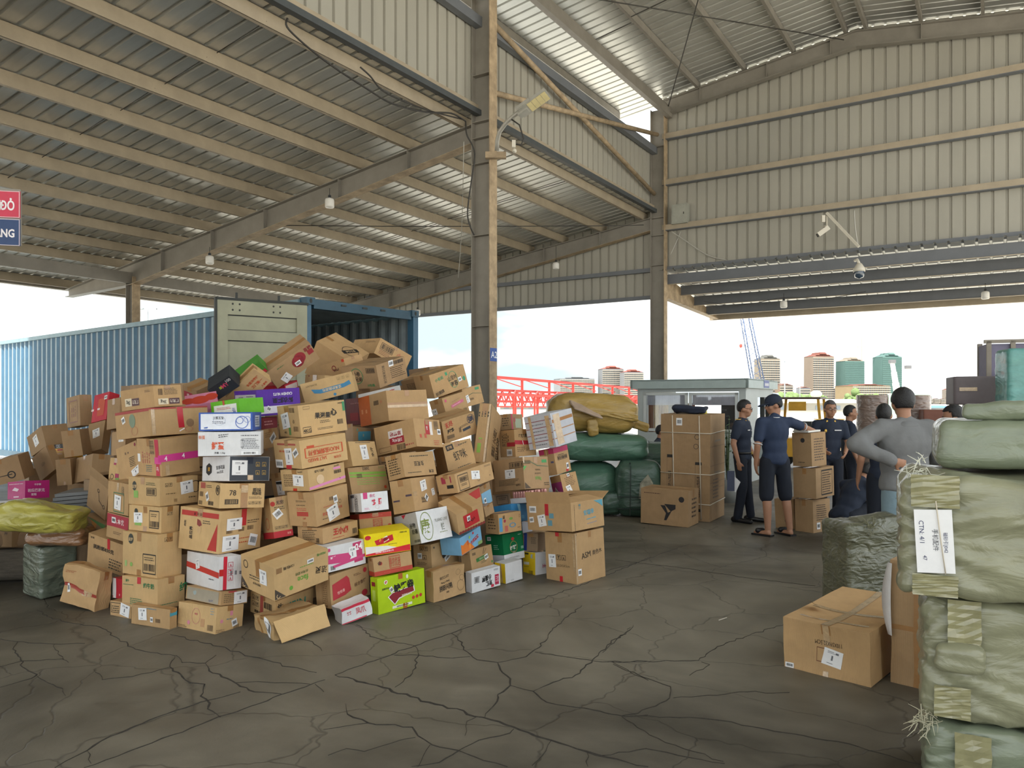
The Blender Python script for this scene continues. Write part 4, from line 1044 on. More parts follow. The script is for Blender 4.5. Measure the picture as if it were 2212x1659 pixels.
('ls16', 'K1', 'small carton with green and purple squares left of the pink taped one', [('L', 'r', .45, .78, .2, .14, '#a8345c'), ('L', 'r', .7, .25, .3, .2, '#a8345c'), ('L', 'r', .75, .12, .3, .12, '#6aa54c'), ('L', 'o', .3, .2, .24, 0, KX, .8)]),
('ls17', 'K', 'tilted carton with columns of print left of the pink taped carton', [('L', 'n', .72, .45, .3, .3, '#4c4638', 6), ('L', 'n', .5, .75, .06, .3, '#7a6048', 2, 90), ('L', 'd', .92, .9, .1, 0, '#8c3440'), ('L', 'l', .8, .14, .4, .22, 14)]),
('ls18', 'K2', 'dull carton mostly hidden behind the cactus carton', [('L', 'l', .7, .7, .36, .3)]),
('backflat', 'K2', 'brown carton behind the stack top with red print band', [('L', 'r', .4, .5, .6, .4, '#a83844'), ('L', 't', .4, .5, .4, .2, '香', '#e8c8c8')]),
('pinktom', 'PK', 'pink box with three red fruit pictures on top of the left stack', [('L', 'd', .1, .42, .55, 0, '#c8442f', 0, 1.1), ('L', 'd', .46, .4, .75, 0, '#c8442f', 0, 1.1), ('L', 'd', .82, .55, .65, 0, '#c8442f', 0, .9)]),
('blackbox', 'BK', 'black box with white and pink lettering lying on the heap', [('L', 't', .62, .62, .3, .3, 'MY', '#d8486c', 0), ('L', 't', .85, .8, .3, .2, '100', '#dcdcdc', 0), ('L', 't', .42, .6, .2, .2, '果', '#c8d040', 0)]),
('greenlean', 'DG', 'dark green box leaning behind the black box', [('L', 'r', .93, .1, .1, .3, '#c63040')]),
('pizza', 'K1', 'carton with orange red slogan lettering leaning on the purple box', [('L', 't', .72, .66, .5, .14, '全国消费好', '#c4502c', 0, .02), ('L', 't', .74, .42, .46, .16, '卫门第一', '#c4502c', 0, .02), ('L', 't', .84, .16, .3, .11, '人拿啊', '#c4502c')]),
('heart', 'K2', 'long carton with two dark red heart shaped discs, leaning upwards', [('L', 'd', .62, .55, .58, 0, '#8c2834', 0, 1), ('L', 'd', .68, .64, .56, 0, '#9c3038', 0, 1), ('L', 's', .6, .48, .12, .2), ('L', 't', .9, .82, .16, .2, '喜糖', '#8c2834'), ('L', 'r', .92, .6, .12, .24, '#9c3038'), ('L', 'l', .26, .2, .18, .4, 20), ('L', 'n', .3, .82, .2, .1, '#5f7f4c', 1)]),
('topbig', 'K', 'big carton at the summit of the heap with oval black brand band', [('R', 'o', .5, .3, .42, 0, KX, .93, 1.0), ('R', 'r', .5, .3, .56, .13, '#2b2723', -20), ('R', 't', .5, .3, .44, .07, '伊势食品', '#d9b98a', -20), ('L', 't', .5, .3, .4, .1, 'SSS', '#b0583c')]),
('topright', 'K', 'carton with framed barcode at the summit in front of container wall', [('R', 'b', .28, .62, .32, .3), ('R', 'f', .28, .62, .38, .4), ('R', 'n', .3, .25, .4, .26, '#8a5a40', 3), ('R', 't', .66, .6, .16, .3, '小', '#c4604c'), ('L', 'n', .7, .8, .4, .14, '#7a6448', 2)]),
('sno', 'K', 'carton with dark red snail emblem in the heap centre', [('L', 'o', .55, .55, .4, 0, '#8c2c2c', .7), ('L', 't', .62, .4, .4, .2, 'Snail', '#5a2c2c'), ('L', 'r', .95, .9, .1, .2, '#d0442c')]),
('openbeige', 'K1', 'half buried carton with glossy clear tape left of the snail carton', [('L', 'c', .5, .5, .2, 1), ('L', 'd', .2, .9, .12, 0, '#8c2834')]),
('xiaojuan', 'K2', 'carton with green ring logo below the summit carton', [('L', 'o', .42, .56, .7, 0, GRN, .92), ('L', 't', .42, .66, .3, .2, '小卷', KX, 0), ('L', 't', .46, .42, .3, .2, '兄弟', KX, 0), ('L', 'b', .82, .78, .2, .16), ('L', 'f', .82, .78, .24, .2), ('L', 't', .78, .14, .26, .12, '30包/箱', GRN), ('R', 'i', .22, .5, .1, .8, 4, KX, 1), ('R', 'n', .7, .45, .5, .5, '#5b4a38', 6), ('R', 'b', .76, .86, .34, .16), ('R', 's', .5, .88, .16, .26)]),
('bluebanner', 'K1', 'orange brown carton with blue ribbon banner of upside down lettering', [('L', 'g', 0, 0, 0, 0, BLU, [(.18, .62), (.22, .4), (.34, .32), (.8, .34), (.95, .42), (.93, .62), (.82, .54), (.34, .52)]), ('L', 't', .57, .43, .56, .15, '坚果奶酪面包', '#d8c49c', 180), ('L', 't', .2, .8, .26, .09, 'BUWLAST', '#8a7450', 180), ('L', 'i', .83, .82, .28, .14, 3, '#9a8458'), ('L', 'd', .6, .12, .14, 0, BLU)]),
('purple', 'P', 'purple box of cashew nuts with upside down white lettering', [('R', 't', .6, .8, .44, .11, 'CASHEW NUTS', '#f2f0f6', 180, .02), ('R', 't', .6, .56, .5, .22, '紫衣腰果', '#1d1030', 180, .03), ('R', 'r', .5, .22, .98, .28, '#e6e2ee'), ('R', 's', .26, .26, .1, .2, -30), ('L', 'r', .5, .44, .92, .8, '#bcb9c0'), ('L', 'n', .7, .5, .3, .6, '#4c4a52', 8), ('L', 'b', .3, .7, .2, .12, '#4c4a52')]),
('greensm', 'AP', 'small apple green box with white panel on top of blue and white box', [('L', 'r', .5, .4, .8, .66, '#ecefe8'), ('L', 'n', .45, .5, .5, .18, '#c4402c', 2), ('L', 'q', .46, .86, .07, .3, '#b8442c'), ('L', 't', .8, .3, .2, .3, '弘', '#4058a8')]),
('bluewhite', 'B', 'blue edged white box with ornate blue drawing, second stack', [('L', 'r', .5, .5, .93, .84, '#e4e7f0'), ('L', 'r', .14, .84, .09, .26, '#3d5fae'), ('L', 't', .36, .7, .2, .16, '三蒸五宝', KX), ('L', 'n', .38, .46, .26, .16, '#3f4456', 2), ('L', 'o', .38, .55, .5, 0, '#a8b2c8', .93, 1.3), ('L', 'o', .8, .45, .7, 0, '#6a7fc0', .86), ('L', 'o', .76, .55, .4, 0, '#6a7fc0', .8), ('L', 'o', .9, .6, .36, 0, '#8a9ad0', .84), ('L', 'r', .13, .18, .07, .09, '#3d5fae'), ('L', 'n', .2, .08, .2, .04, '#3f4456', 1), ('R', 'r', .55, .5, .5, .64, '#b8c2d6'), ('R', 'n', .55, .5, .4, .5, '#3f4456', 4)]),
('egg', 'W', 'white carton with orange egg lettering under the blue edged box', [('L', 't', .31, .42, .2, .34, '鲜蛋', '#d8562c', 0, .03), ('L', 't', .06, .78, .1, .16, '鲜蛋', '#d8764c'), ('L', 'n', .4, .84, .16, .16, '#4a4a50', 2, 6), ('L', 't', .34, .12, .26, .1, '净重: 1.5kg', '#3a3a40'), ('L', 'n', .84, .5, .3, .46, '#55555c', 7), ('L', 'f', .7, .5, .05, .3, '#55555c'), ('L', 'n', .82, .84, .28, .08, '#55555c', 1), ('L', 's', .82, .1, .28, .16)]),
('blackwhite', 'W', 'half white half black carton with gold handling symbols', [('R', 'r', .5, .5, .98, .98, '#3d434c', 0, .0010), ('R', 'l', .25, .54, .38, .6), ('R', 'r', .5, .84, .16, .28, '#1f2a3c'), ('R', 'i', .7, .68, .12, .3, 1, '#c9a44a'), ('R', 'i', .86, .68, .12, .3, 1, '#c9a44a'), ('R', 'i', .7, .34, .12, .3, 1, '#c9a44a'), ('R', 'i', .86, .34, .12, .3, 1, '#c9a44a'), ('R', 'c', .52, .14, .14, .2), ('L', 'g', 0, 0, 0, 0, '#26262a', [(.14, .62), (.24, .74), (.34, .62), (.34, .34), (.24, .22), (.14, .34)]), ('L', 't', .24, .48, .12, .16, '蛋', '#d8a83c'), ('L', 't', .66, .56, .4, .16, '宜香花园', '#3a3a40', 4), ('L', 't', .66, .38, .4, .14, 'xuc25太', '#3a3a40', 4)]),
('no78', 'K1', 'carton with large printed number 78 in the second stack', [('R', 't', .28, .62, .2, .22, '78', KX, 0, .005), ('R', 'b', .26, .26, .27, .15), ('R', 'f', .26, .26, .29, .18), ('R', 'p', .54, .5, .15, 1), ('R', 'c', .54, .78, .15, .3), ('R', 't', .82, .72, .2, .2, '原味', KX), ('R', 't', .82, .58, .24, .13, '鸭脖根', KX), ('R', 'n', .8, .42, .3, .1, '#5b4a38', 2), ('R', 'i', .78, .2, .3, .15, 4), ('L', 'o', .9, .72, .4, 0, KX, .85), ('L', 't', .9, .72, .2, .26, '鸭', KX), ('L', 'r', .2, .86, .22, .24, '#b0584c'), ('L', 'n', .5, .84, .3, .14, '#5b4a38', 2), ('L', 'b', .14, .5, .16, .2, '#5b4a38'), ('L', 's', .42, .42, .12, .36, 30), ('L', 'b', .6, .16, .24, .16), ('L', 'b', .12, .14, .16, .16, '#5b4a38')]),
('redtri', 'K1', 'large carton with red band and tall red triangle, many labels', [('L', 'r', .5, .87, .92, .12, '#b8342c'), ('L', 't', .45, .87, .6, .07, '业 司 田', '#5c1814'), ('L', 'g', 0, 0, 0, 0, '#b8342c', [(.72, .06), (.94, .05), (.94, .7)]), ('L', 't', .3, .42, .5, .1, '品世界', KX, 90, .03), ('L', 't', .14, .62, .3, .07, '肉制', KX, 90), ('L', 'g', 0, 0, 0, 0, '#8c3a34', [(.44, .76), (.52, .72), (.56, .62), (.5, .58), (.44, .62)]), ('L', 'd', .5, .5, .16, 0, '#d0ac7c', 0, .8), ('L', 'n', .68, .7, .2, .1, '#4c4638', 2), ('R', 'l', .33, .66, .36, .28), ('R', 'q', .55, .8, .12, .4, '#c8303a'), ('R', 'l', .26, .22, .38, .36), ('R', 'b', .26, .3, .2, .1), ('R', 's', .8, .22, .2, .28, -14), ('R', 'b', .22, .5, .14, .1, '#6b5540'), ('R', 'b', .5, .52, .14, .1, '#6b5540'), ('R', 'b', .72, .53, .14, .1, '#6b5540'), ('R', 'n', .58, .3, .3, .05, '#c4502c', 1), ('R', 'n', .58, .2, .34, .06, '#c4502c', 1), ('R', 'n', .78, .68, .3, .1, '#5b4a38', 2)]),
('whitetape', 'W', 'white carton wrapped with crossing red tapes, third from floor', [('L', 'q', .5, .52, 1, .17, '#cc2028', -4), ('L', 'q', .3, .52, .03, .2, '#f0eaea', 10), ('L', 'q', .6, .5, .03, .2, '#f0eaea', 10), ('L', 'l', .34, .66, .12, .3, 15), ('L', 'n', .8, .28, .2, .07, '#55555c', 1), ('R', 'q', .26, .5, .16, 1, '#d42440'), ('R', 'q', .14, .52, .28, .2, '#cc2028'), ('R', 'i', .5, .54, .26, .6, 3, '#c43c50', 1), ('R', 'n', .84, .5, .2, .6, '#7a7a82', 4, 90)]),
('ls_e2', 'K', 'flat grey printed carton with torn edge and grey label', [('L', 'r', .48, .48, .9, .9, '#a39a88'), ('L', 'd', .24, .6, .4, 0, '#9fb0b0'), ('L', 't', .72, .2, .22, .18, '3kg小吃', '#4a5a8c'), ('L', 'r', .88, .2, .1, .2, '#8f8472'), ('R', 'n', .4, .5, .6, .7, '#7a6448', 5), ('R', 'l', .72, .5, .5, .9, 4), ('R', 'q', .4, .95, .3, .1, '#b8303c')]),
('ls_e3', 'K1', 'bottom carton of second stack with pink medallion and outlined figure', [('L', 'o', .48, .56, .6, 0, '#c8787c', .95, .8), ('L', 't', .48, .64, .12, .08, '呷哺', '#c85a68'), ('L', 'd', .3, .28, .16, 0, '#d98a9c'), ('L', 'r', .66, .34, .1, .3, '#c09468'), ('L', 'b', .86, .2, .14, .22, '#7a6448'), ('L', 'n', .14, .12, .24, .1, '#7a6048', 2), ('L', 'n', .9, .82, .1, .3, '#94a0a0', 3), ('R', 'r', .55, .8, .1, .36, '#d98a9c'), ('R', 'd', .2, .45, .14, 0, '#d98a9c'), ('R', 's', .68, .34, .2, .26, 18), ('R', 'n', .2, .1, .34, .12, '#7a6048', 2), ('R', 'b', .76, .18, .2, .18, '#7a6448'), ('R', 'n', .5, .5, .24, .1, '#7a8a8c', 1)]),
# centre front
('face', 'K1', 'foremost carton with green upside down lettering and taped lid', [('T', 'p', .5, .42, 1, .12), ('L', 'p', .5, .75, .13, .5), ('L', 'o', .14, .76, .26, 0, KX, .8, .8), ('L', 'l', .66, .56, .22, .44, 2), ('L', 'n', .42, .42, .36, .16, '#4c4638', 2), ('L', 't', .46, .26, .3, .07, '台湾水蜜桃', KX), ('L', 'g', 0, 0, 0, 0, '#4a423a', [(.01, .02), (.01, .34), (.22, .02)]), ('L', 'o', .08, .1, .14, 0, '#d9b98a', .7), ('R', 't', .52, .36, .26, .18, 'face', '#6ea640', 180, .02), ('R', 't', .5, .55, .3, .09, '台湾水蜜桃', '#5a6a3c', 180), ('R', 'n', .62, .72, .3, .07, '#7aa850', 1), ('R', 't', .26, .87, .22, .1, '120包/箱', KX, 180), ('R', 'r', .09, .86, .1, .16, '#94704a'), ('R', 's', .66, .82, .12, .13, 3), ('R', 't', .86, .92, .2, .09, 'PE201包', '#3c8a3c', 180, .02), ('R', 't', .86, .42, .22, .22, '洁灵', '#332a20', 170), ('R', 'd', .3, .2, .13, 0, '#6ea640'), ('R', 'g', 0, 0, 0, 0, '#4a423a', [(.01, .02), (.01, .34), (.2, .02)]), ('R', 'o', .07, .1, .14, 0, '#d9b98a', .7)], 0),
('niu', 'K1', 'carton with teal upside down lettering below the foremost carton', [('R', 't', .58, .5, .55, .42, 'Niu!', '#3a9480', 180, .01), ('R', 't', .12, .5, .3, .34, '特田牛', '#2e2822', 90, .03), ('R', 'o', .86, .3, .26, 0, '#c4502c', .8), ('L', 'i', .2, .8, .3, .2, 2), ('L', 'i', .2, .5, .3, .24, 2), ('L', 'b', .7, .62, .3, .3), ('L', 'q', .46, .5, .12, 1, '#b0584c'), ('L', 't', .3, .16, .4, .14, '脆脆牛', KX), ('L', 'o', .78, .2, .3, 0, '#c4502c', .8)]),
('crushed1', 'K1', 'crushed open carton on the floor at the very front with torn flap', [('L', 's', .72, .5, .3, .9, -18), ('L', 'p', .3, .5, .1, .9)], .035),
('wuqiong', 'K1', 'upright carton with red band along its foot between front stacks', [('R', 'r', .5, .07, 1, .16, '#c02a34'), ('L', 'r', .5, .07, 1, .16, '#c02a34'), ('R', 'd', .14, .84, .12, 0, '#b8342c'), ('R', 't', .52, .86, .4, .1, '无穷', KX, 0), ('R', 'n', .5, .72, .6, .1, '#4c4638', 2), ('R', 's', .34, .58, .44, .2, 32), ('R', 'i', .44, .24, .7, .1, 4), ('R', 't', .8, .07, .2, .06, '无穷', '#f0b8a8'), ('L', 'o', .5, .36, .3, 0, '#c4502c', .9)]),
('dlabel', 'K', 'shadowed carton with a black and white courier label between stacks', [('L', 'l', .66, .36, .6, .6), ('L', 'r', .66, .58, .56, .1, '#1c1c1e', 0, .004)]),
('kg4', 'K1', 'carton with black 4KG and jelly lettering crowning the third stack', [('R', 't', .5, .6, .34, .2, '果滋果', KX, -4, .03), ('R', 't', .74, .66, .14, .24, '心', KX, 0, .04), ('R', 'n', .55, .4, .24, .1, '#4c4638', 2), ('R', 't', .14, .18, .16, .11, '4KG', KX, 0), ('R', 'f', .14, .2, .17, .18), ('R', 'b', .86, .32, .12, .16), ('R', 'n', .55, .18, .38, .08, '#4c4638', 2), ('R', 't', .9, .92, .14, .05, '好丽友', KX), ('R', 'r', .97, .8, .05, .3, '#3c8a5c'), ('R', 'f', .17, .9, .14, .08, '#8a7048'), ('L', 'l', .34, .52, .36, .5, 8), ('L', 'b', .7, .86, .24, .16, '#7a6448'), ('L', 'p', .42, .9, .16, .2), ('L', 't', .72, .5, .2, .12, '心', KX), ('L', 'b', .8, .26, .22, .16, '#7a6448'), ('L', 't', .3, .14, .2, .07, '4KG', KX), ('L', 'r', .5, .18, .1, .24, '#6a9a5c')]),
('nuo', 'K1', 'carton with orange red upside down lettering below the 4KG carton', [('R', 't', .5, .5, .66, .2, 'NUO!盐焗鸭系列', '#c8502c', 180, .02), ('R', 'f', .5, .52, .8, .34, '#c8502c'), ('R', 't', .34, .24, .4, .12, 'SALT BAKED', '#c8502c', 180), ('R', 't', .78, .2, .26, .1, '无尽鸭', '#c8502c', 180), ('R', 'r', .22, .72, .16, .1, '#c8502c'), ('L', 'r', .5, .86, .7, .07, '#b0584c'), ('L', 'n', .45, .6, .5, .16, '#c8704c', 1), ('L', 'l', .55, .42, .28, .6, 3), ('L', 's', .82, .56, .2, .26, 30), ('L', 's', .16, .14, .28, .3), ('L', 'q', .52, .04, .2, .14, '#c8303a')]),
('cream', 'K1', 'carton with pink stripe and black headline below the orange lettered one', [('R', 't', .3, .84, .38, .13, '日气食日记', KX, 0, .03), ('R', 'g', 0, 0, 0, 0, '#dd8cbc', [(0, .04), (1, .22), (1, .34), (0, .16)]), ('R', 't', .78, .92, .22, .07, 'bamsEX', KX), ('R', 'r', .78, .8, .2, .1, '#dd8cbc'), ('R', 'b', .79, .62, .2, .16), ('R', 'd', .3, .44, .44, 0, '#ddc09a', 0, 1.1), ('R', 't', .84, .28, .2, .06, '2kg', KX), ('L', 'l', .62, .5, .38, .54, -3), ('L', 'n', .3, .5, .4, .6, '#5b4a38', 7), ('L', 't', .72, .9, .3, .07, 'bamsEX', KX), ('L', 'q', .48, .06, .14, .12, '#c8402c')]),
('twolab', 'K', 'carton with two white labels and red print in the third stack', [('R', 'b', .48, .7, .12, .11, '#6b5540'), ('R', 's', .6, .65, .12, .22, 8), ('R', 'o', .73, .55, .12, 0, KX, .85), ('R', 'n', .38, .5, .3, .05, '#c4604c', 1), ('R', 't', .72, .38, .28, .09, '金装', '#c4604c'), ('R', 't', .26, .3, .2, .1, '糖蜜', '#c4604c'), ('R', 'n', .3, .16, .24, .06, '#6b5540', 1), ('R', 'l', .5, .28, .34, .4, 14), ('L', 'n', .5, .74, .42, .06, '#4c4638', 2), ('L', 'n', .5, .62, .4, .05, '#4c4638', 1), ('L', 'n', .5, .5, .4, .1, '#c4604c', 2), ('L', 'r', .5, .36, .42, .13, '#b8483c'), ('L', 't', .55, .23, .2, .06, '七糖', '#b8483c'), ('L', 'p', .56, .06, .16, .14)]),
('wangxl', 'K', 'carton with three bold red characters at the third stack foot', [('R', 't', .5, .6, .52, .46, '王小卤', '#b8342c', 0, .04), ('R', 'n', .46, .2, .4, .08, '#b8342c', 1), ('R', 'b', .9, .35, .12, .36), ('L', 'n', .5, .5, .6, .7, '#4c4638', 6, 4), ('L', 'b', .8, .2, .12, .3)]),
('no24', 'W', 'white box with pink panel and big number 24 by the foremost carton', [('R', 'g', 0, 0, 0, 0, PNK, [(0, .32), (.66, .22), (.66, .58), (.05, .66), (0, .66)]), ('R', 'r', .8, .55, .24, .8, '#c43a6c', 4), ('R', 't', .83, .76, .24, .26, '24', '#fdf4f8', 4, .03), ('R', 't', .22, .56, .34, .1, '焦糖味西瓜子', '#fdf4f8', 5, .02), ('R', 'n', .2, .4, .3, .16, '#f8dce8', 3, 4), ('R', 'd', .04, .86, .14, 0, PNK), ('R', 'l', .66, .52, .2, .56, 3), ('R', 'b', .12, .14, .12, .16), ('R', 'g', 0, 0, 0, 0, PNK, [(.12, .22), (1, .42), (1, .3), (.14, .12)])]),
('flagbox', 'K', 'carton with waving dark red flag print near the lime green box', [('R', 'g', 0, 0, 0, 0, '#b4303c', [(.05, .22), (.36, .27), (.52, .36), (.48, .74), (.42, .84), (.05, .7)]), ('R', 't', .26, .42, .34, .1, '恰恰香', '#e8b8b0', 8), ('R', 't', .76, .5, .34, .12, '核合香烤', '#6a4a34', 8), ('R', 'd', .9, .84, .15, 0, '#b4303c'), ('R', 'n', .7, .78, .2, .08, '#6a4a34', 2), ('R', 't', .4, .09, .5, .07, '一袋来自农家', KX, 6), ('R', 'd', .86, .14, .2, 0, '#b4303c', 0, 1.2), ('L', 'n', .6, .5, .3, .9, '#8a6a48', 14), ('L', 'f', .6, .5, .34, .9, '#8a6a48')]),
('redwhite', 'W', 'crumpled white and red snack box on the floor by the lime box', [('R', 'r', .5, .9, 1, .18, '#cc3048'), ('R', 't', .3, .55, .16, .2, '来来', '#c42c3c'), ('R', 't', .66, .5, .3, .4, '凤爪', '#d04c58'), ('R', 'r', .4, .04, .8, .06, '#cc3048')], .02),
('jichang', 'W', 'white carton with pink red sausage lettering in the fourth stack', [('R', 'r', .16, .84, .16, .34, PNK), ('R', 't', .46, .46, .14, .34, '鸡', '#d0344c', 0, .03), ('R', 't', .7, .48, .14, .34, '肠', '#d0344c', 0, .03), ('R', 't', .42, .82, .2, .18, '泰式', '#d0648c'), ('R', 'n', .2, .14, .2, .12, '#d0648c', 2), ('R', 'o', .58, .2, .22, 0, '#c8a8a8', .9), ('L', 'n', .6, .5, .4, .8, '#55555c', 7, 90), ('L', 'r', .3, .86, .3, .16, '#55555c')]),
('redband1', 'K', 'carton with red band along its top above the yellow box', [('R', 'r', .5, .87, 1, .26, '#b8402f'), ('L', 'r', .5, .87, 1, .26, '#b8402f'), ('R', 'n', .56, .87, .4, .1, '#c85c48', 1), ('R', 't', .56, .38, .28, .46, '惠优农选', '#b8402f', 180, .0), ('R', 'f', .56, .38, .28, .56, '#b8402f'), ('R', 'd', .92, .26, .2, 0, '#b8402f')]),
('yellow', 'Y', 'bright yellow box with red banner and white strip', [('R', 'g', 0, 0, 0, 0, '#d8202c', [(.01, .02), (.99, .02), (.99, .3), (.7, .24), (.3, .14), (.01, .1)]), ('R', 'g', 0, 0, 0, 0, '#f0efe8', [(.01, .1), (.3, .14), (.7, .24), (.5, .36), (.01, .44)]), ('R', 't', .42, .12, .62, .08, '回回香口香品有限公司', '#fbf0f0', 2), ('R', 'g', 0, 0, 0, 0, '#cc2030', [(.22, .66), (.62, .86), (.64, .6), (.5, .5), (.26, .44)]), ('R', 't', .42, .66, .2, .2, '小鱼仔', '#f3d23c', 6, .03), ('R', 's', .46, .68, .13, .22, 24), ('R', 'd', .08, .84, .2, 0, '#cc2030', 0, 1.4), ('R', 't', .86, .9, .2, .08, '风鲜大味', KX), ('R', 'n', .62, .42, .2, .06, '#6a5a1c', 1), ('R', 'r', .12, .3, .16, .1, '#e8e2d0')]),
('redband2', 'K', 'carton with red band along its bottom on the lime green box', [('R', 'r', .5, .12, 1, .24, '#b8402f'), ('L', 'r', .5, .12, 1, .24, '#b8402f'), ('R', 't', .55, .6, .28, .5, '惠农优选', '#b8402f', 0, .0), ('R', 'f', .55, .6, .28, .62, '#b8402f'), ('R', 't', .16, .66, .16, .24, '金', KX, 0), ('R', 'd', .18, .64, .2, 0, '#b8402f'), ('R', 'n', .5, .12, .5, .06, '#c85c48', 1)]),
('lime', 'LG', 'lime green box with black brush lettering on dark red swoosh', [('R', 'g', 0, 0, 0, 0, '#f2f2ec', [(.2, .42), (.34, .16), (.44, .3), (.78, .42), (.76, .6), (.3, .52)]), ('R', 'g', 0, 0, 0, 0, '#8c1f2c', [(.22, .42), (.34, .19), (.43, .33), (.76, .43), (.74, .58), (.3, .5)]), ('R', 't', .54, .64, .44, .24, '缺牙齿', '#151515', 6, .05), ('R', 't', .6, .38, .26, .07, '猫粮辣口味', '#f2e8d0', 4), ('R', 'd', .17, .85, .12, 0, '#f2f2ec'), ('R', 'd', .17, .85, .08, 0, '#c43a2c'), ('R', 't', .16, .67, .18, .06, '湖南风味', '#1c3a1c', 2), ('R', 's', .28, .61, .07, .16, 30), ('R', 'r', .48, .93, .09, .16, '#b0641c'), ('R', 'r', .56, .07, .09, .15, '#b0641c'), ('R', 'd', .62, .88, .12, 0, '#e8ecc8', 0, .7), ('R', 'r', .5, .1, .42, .07, '#eef0d8'), ('R', 't', .5, .1, .38, .045, '湖南缺牙齿食品公司', '#1c3a1c'), ('R', 'd', .74, .24, .1, 0, '#c43a2c'), ('R', 'd', .82, .25, .1, 0, '#c43a2c'), ('R', 'd', .9, .26, .1, 0, '#c43a2c'), ('L', 'r', .4, .82, .5, .12, '#8c1f2c'), ('L', 'r', .4, .5, .4, .3, '#c6e060')]),
('g2002', 'K', 'carton with two green stripes and faded green text block', [('R', 'r', .5, .74, .96, .09, '#8ab44c', -3), ('R', 'r', .5, .62, .96, .07, '#8ab44c', -3), ('R', 't', .46, .92, .2, .12, '2002', '#5b4a38', 180), ('R', 'n', .55, .4, .74, .26, '#94b05c', 3, -3), ('R', 'b', .26, .66, .14, .16, '#5b4a38'), ('R', 'd', .9, .14, .13, 0, '#c4502c'), ('R', 'n', .88, .92, .16, .08, '#7a8a4c', 2)]),
('water', 'K1', 'small tilted carton with white label above the green striped one', [('R', 'l', .52, .55, .26, .6, 2), ('R', 't', .82, .55, .2, .2, '水汗', KX, 90), ('R', 'n', .55, .95, .6, .06, '#4c4638', 1)]),
('smallblue', 'K2', 'small carton with sky blue patch left of the strawberry flavoured one', [('R', 'r', .66, .42, .6, .62, '#4f9cb4', 4), ('R', 't', .6, .45, .3, .2, '湖', '#c8b890'), ('R', 'd', .3, .8, .2, 0, '#6a9a88')]),
('maroon', 'MR', 'maroon box in shadow behind the 4KG carton', [('L', 'r', .5, .3, .5, .3, '#a83840'), ('L', 'n', .6, .8, .6, .1, '#c89090', 1)]),
('orange', 'K', 'wide plain carton with orange end panel and clear tape across', [('L', 'r', .2, .5, .4, .99, '#c0622c'), ('L', 'b', .62, .68, .08, .3, KX, 90), ('L', 't', .8, .68, .1, .12, '小', '#c4604c'), ('R', 'c', .5, .47, 1.0, .09), ('R', 'p', .5, .55, 1.0, .08), ('L', 'n', .18, .5, .1, .5, '#d89060', 2, 90)]),
('whiteslab', 'W', 'flat white box squeezed beneath the green ring carton', [('L', 't', .8, .5, .2, .4, '来', '#c43a4c')]),
('meimei2', 'K', 'carton with red and white upside down flavour panel near the centre', [('L', 'r', .52, .62, .36, .26, '#ece4e0'), ('L', 'r', .54, .38, .36, .24, '#a8303c'), ('L', 't', .52, .62, .3, .16, '草莓味', '#a8303c', 180, .02), ('L', 't', .55, .38, .3, .16, '2枚40g', '#f4eae8', 180), ('L', 'b', .62, .12, .2, .2), ('L', 'n', .85, .14, .24, .12, '#b0584c', 1), ('L', 'f', .22, .14, .3, .16, '#8a6a48'), ('R', 'r', .5, .7, .16, .5, '#b8383c'), ('R', 'r', .64, .68, .1, .48, '#ece4e0'), ('R', 't', .48, .68, .3, .1, '2枚', '#f4eae8', 90), ('R', 'n', .3, .4, .1, .6, '#c4604c', 2, 90), ('R', 'b', .84, .8, .2, .26, '#5b4a38', 90), ('R', 'n', .8, .16, .24, .2, '#c4604c', 3), ('R', 's', .92, .56, .12, .2)]),
('huadou', 'K', 'carton of peanuts with upside down black brush lettering', [('R', 't', .5, .52, .4, .2, '生花豆', KX, 180, .01), ('R', 'n', .54, .84, .6, .1, '#4c4638', 1), ('R', 't', .84, .16, .2, .14, '趣湾', KX, 180), ('R', 'n', .36, .16, .5, .08, '#4c4638', 1), ('L', 'n', .5, .5, .7, .7, '#4c4030', 7)]),
('gbrown', 'K', 'carton with diamond sticker and label above the white green logo box', [('R', 'l', .48, .74, .24, .32, 8), ('R', 's', .54, .36, .12, .2, 40), ('R', 'l', .84, .5, .12, .22, 8), ('R', 'b', .45, .3, .1, .4, KX, 90), ('R', 'c', .1, .52, .16, .14), ('L', 'r', .8, .5, .3, .06, '#5a4a58'), ('L', 'r', .2, .38, .3, .05, '#5a4a58')]),
('ylang', 'W', 'white carton with olive green ornamental frame and tall character', [('R', 'o', .26, .5, .9, 0, '#7c8a3c', .94, .55), ('R', 't', .22, .5, .3, .5, '康', '#7c8a3c', 0, .02), ('R', 't', .74, .62, .4, .1, 'YLANG LIVE', '#7a7c70', 0, 0), ('R', 't', .76, .4, .1, .26, '依兰', '#8a8c80', 0), ('R', 'n', .76, .22, .24, .05, '#7c8a3c', 1), ('L', 'r', .5, .5, .99, .99, '#b9b7bc', 0, .0010), ('L', 't', .76, .6, .3, .16, '谷物', '#3c3c40', 0, .02), ('L', 't', .82, .4, .3, .16, '奶薯', '#3c3c40', 0, .02), ('L', 'n', .25, .66, .4, .1, '#8a8a90', 1), ('L', 'b', .84, .1, .24, .08), ('L', 'g', 0, 0, 0, 0, '#c02a44', [(.35, .99), (.55, .99), (.42, .86)])]),
('pome', 'K', 'carton with round black fruit emblem on the biscuit carton', [('R', 'd', .44, .46, .26, 0, '#26221f'), ('R', 't', .6, .5, .2, .1, 'AMY', KX, 6), ('R', 's', .56, .34, .2, .2, 24), ('R', 'n', .1, .86, .04, .2, '#4c4638', 1, 90), ('L', 's', .36, .56, .24, .22), ('L', 'i', .6, .84, .5, .16, 2), ('L', 'i', .62, .5, .4, .18, 1), ('L', 'n', .5, .26, .6, .14, '#4c4030', 3)]),
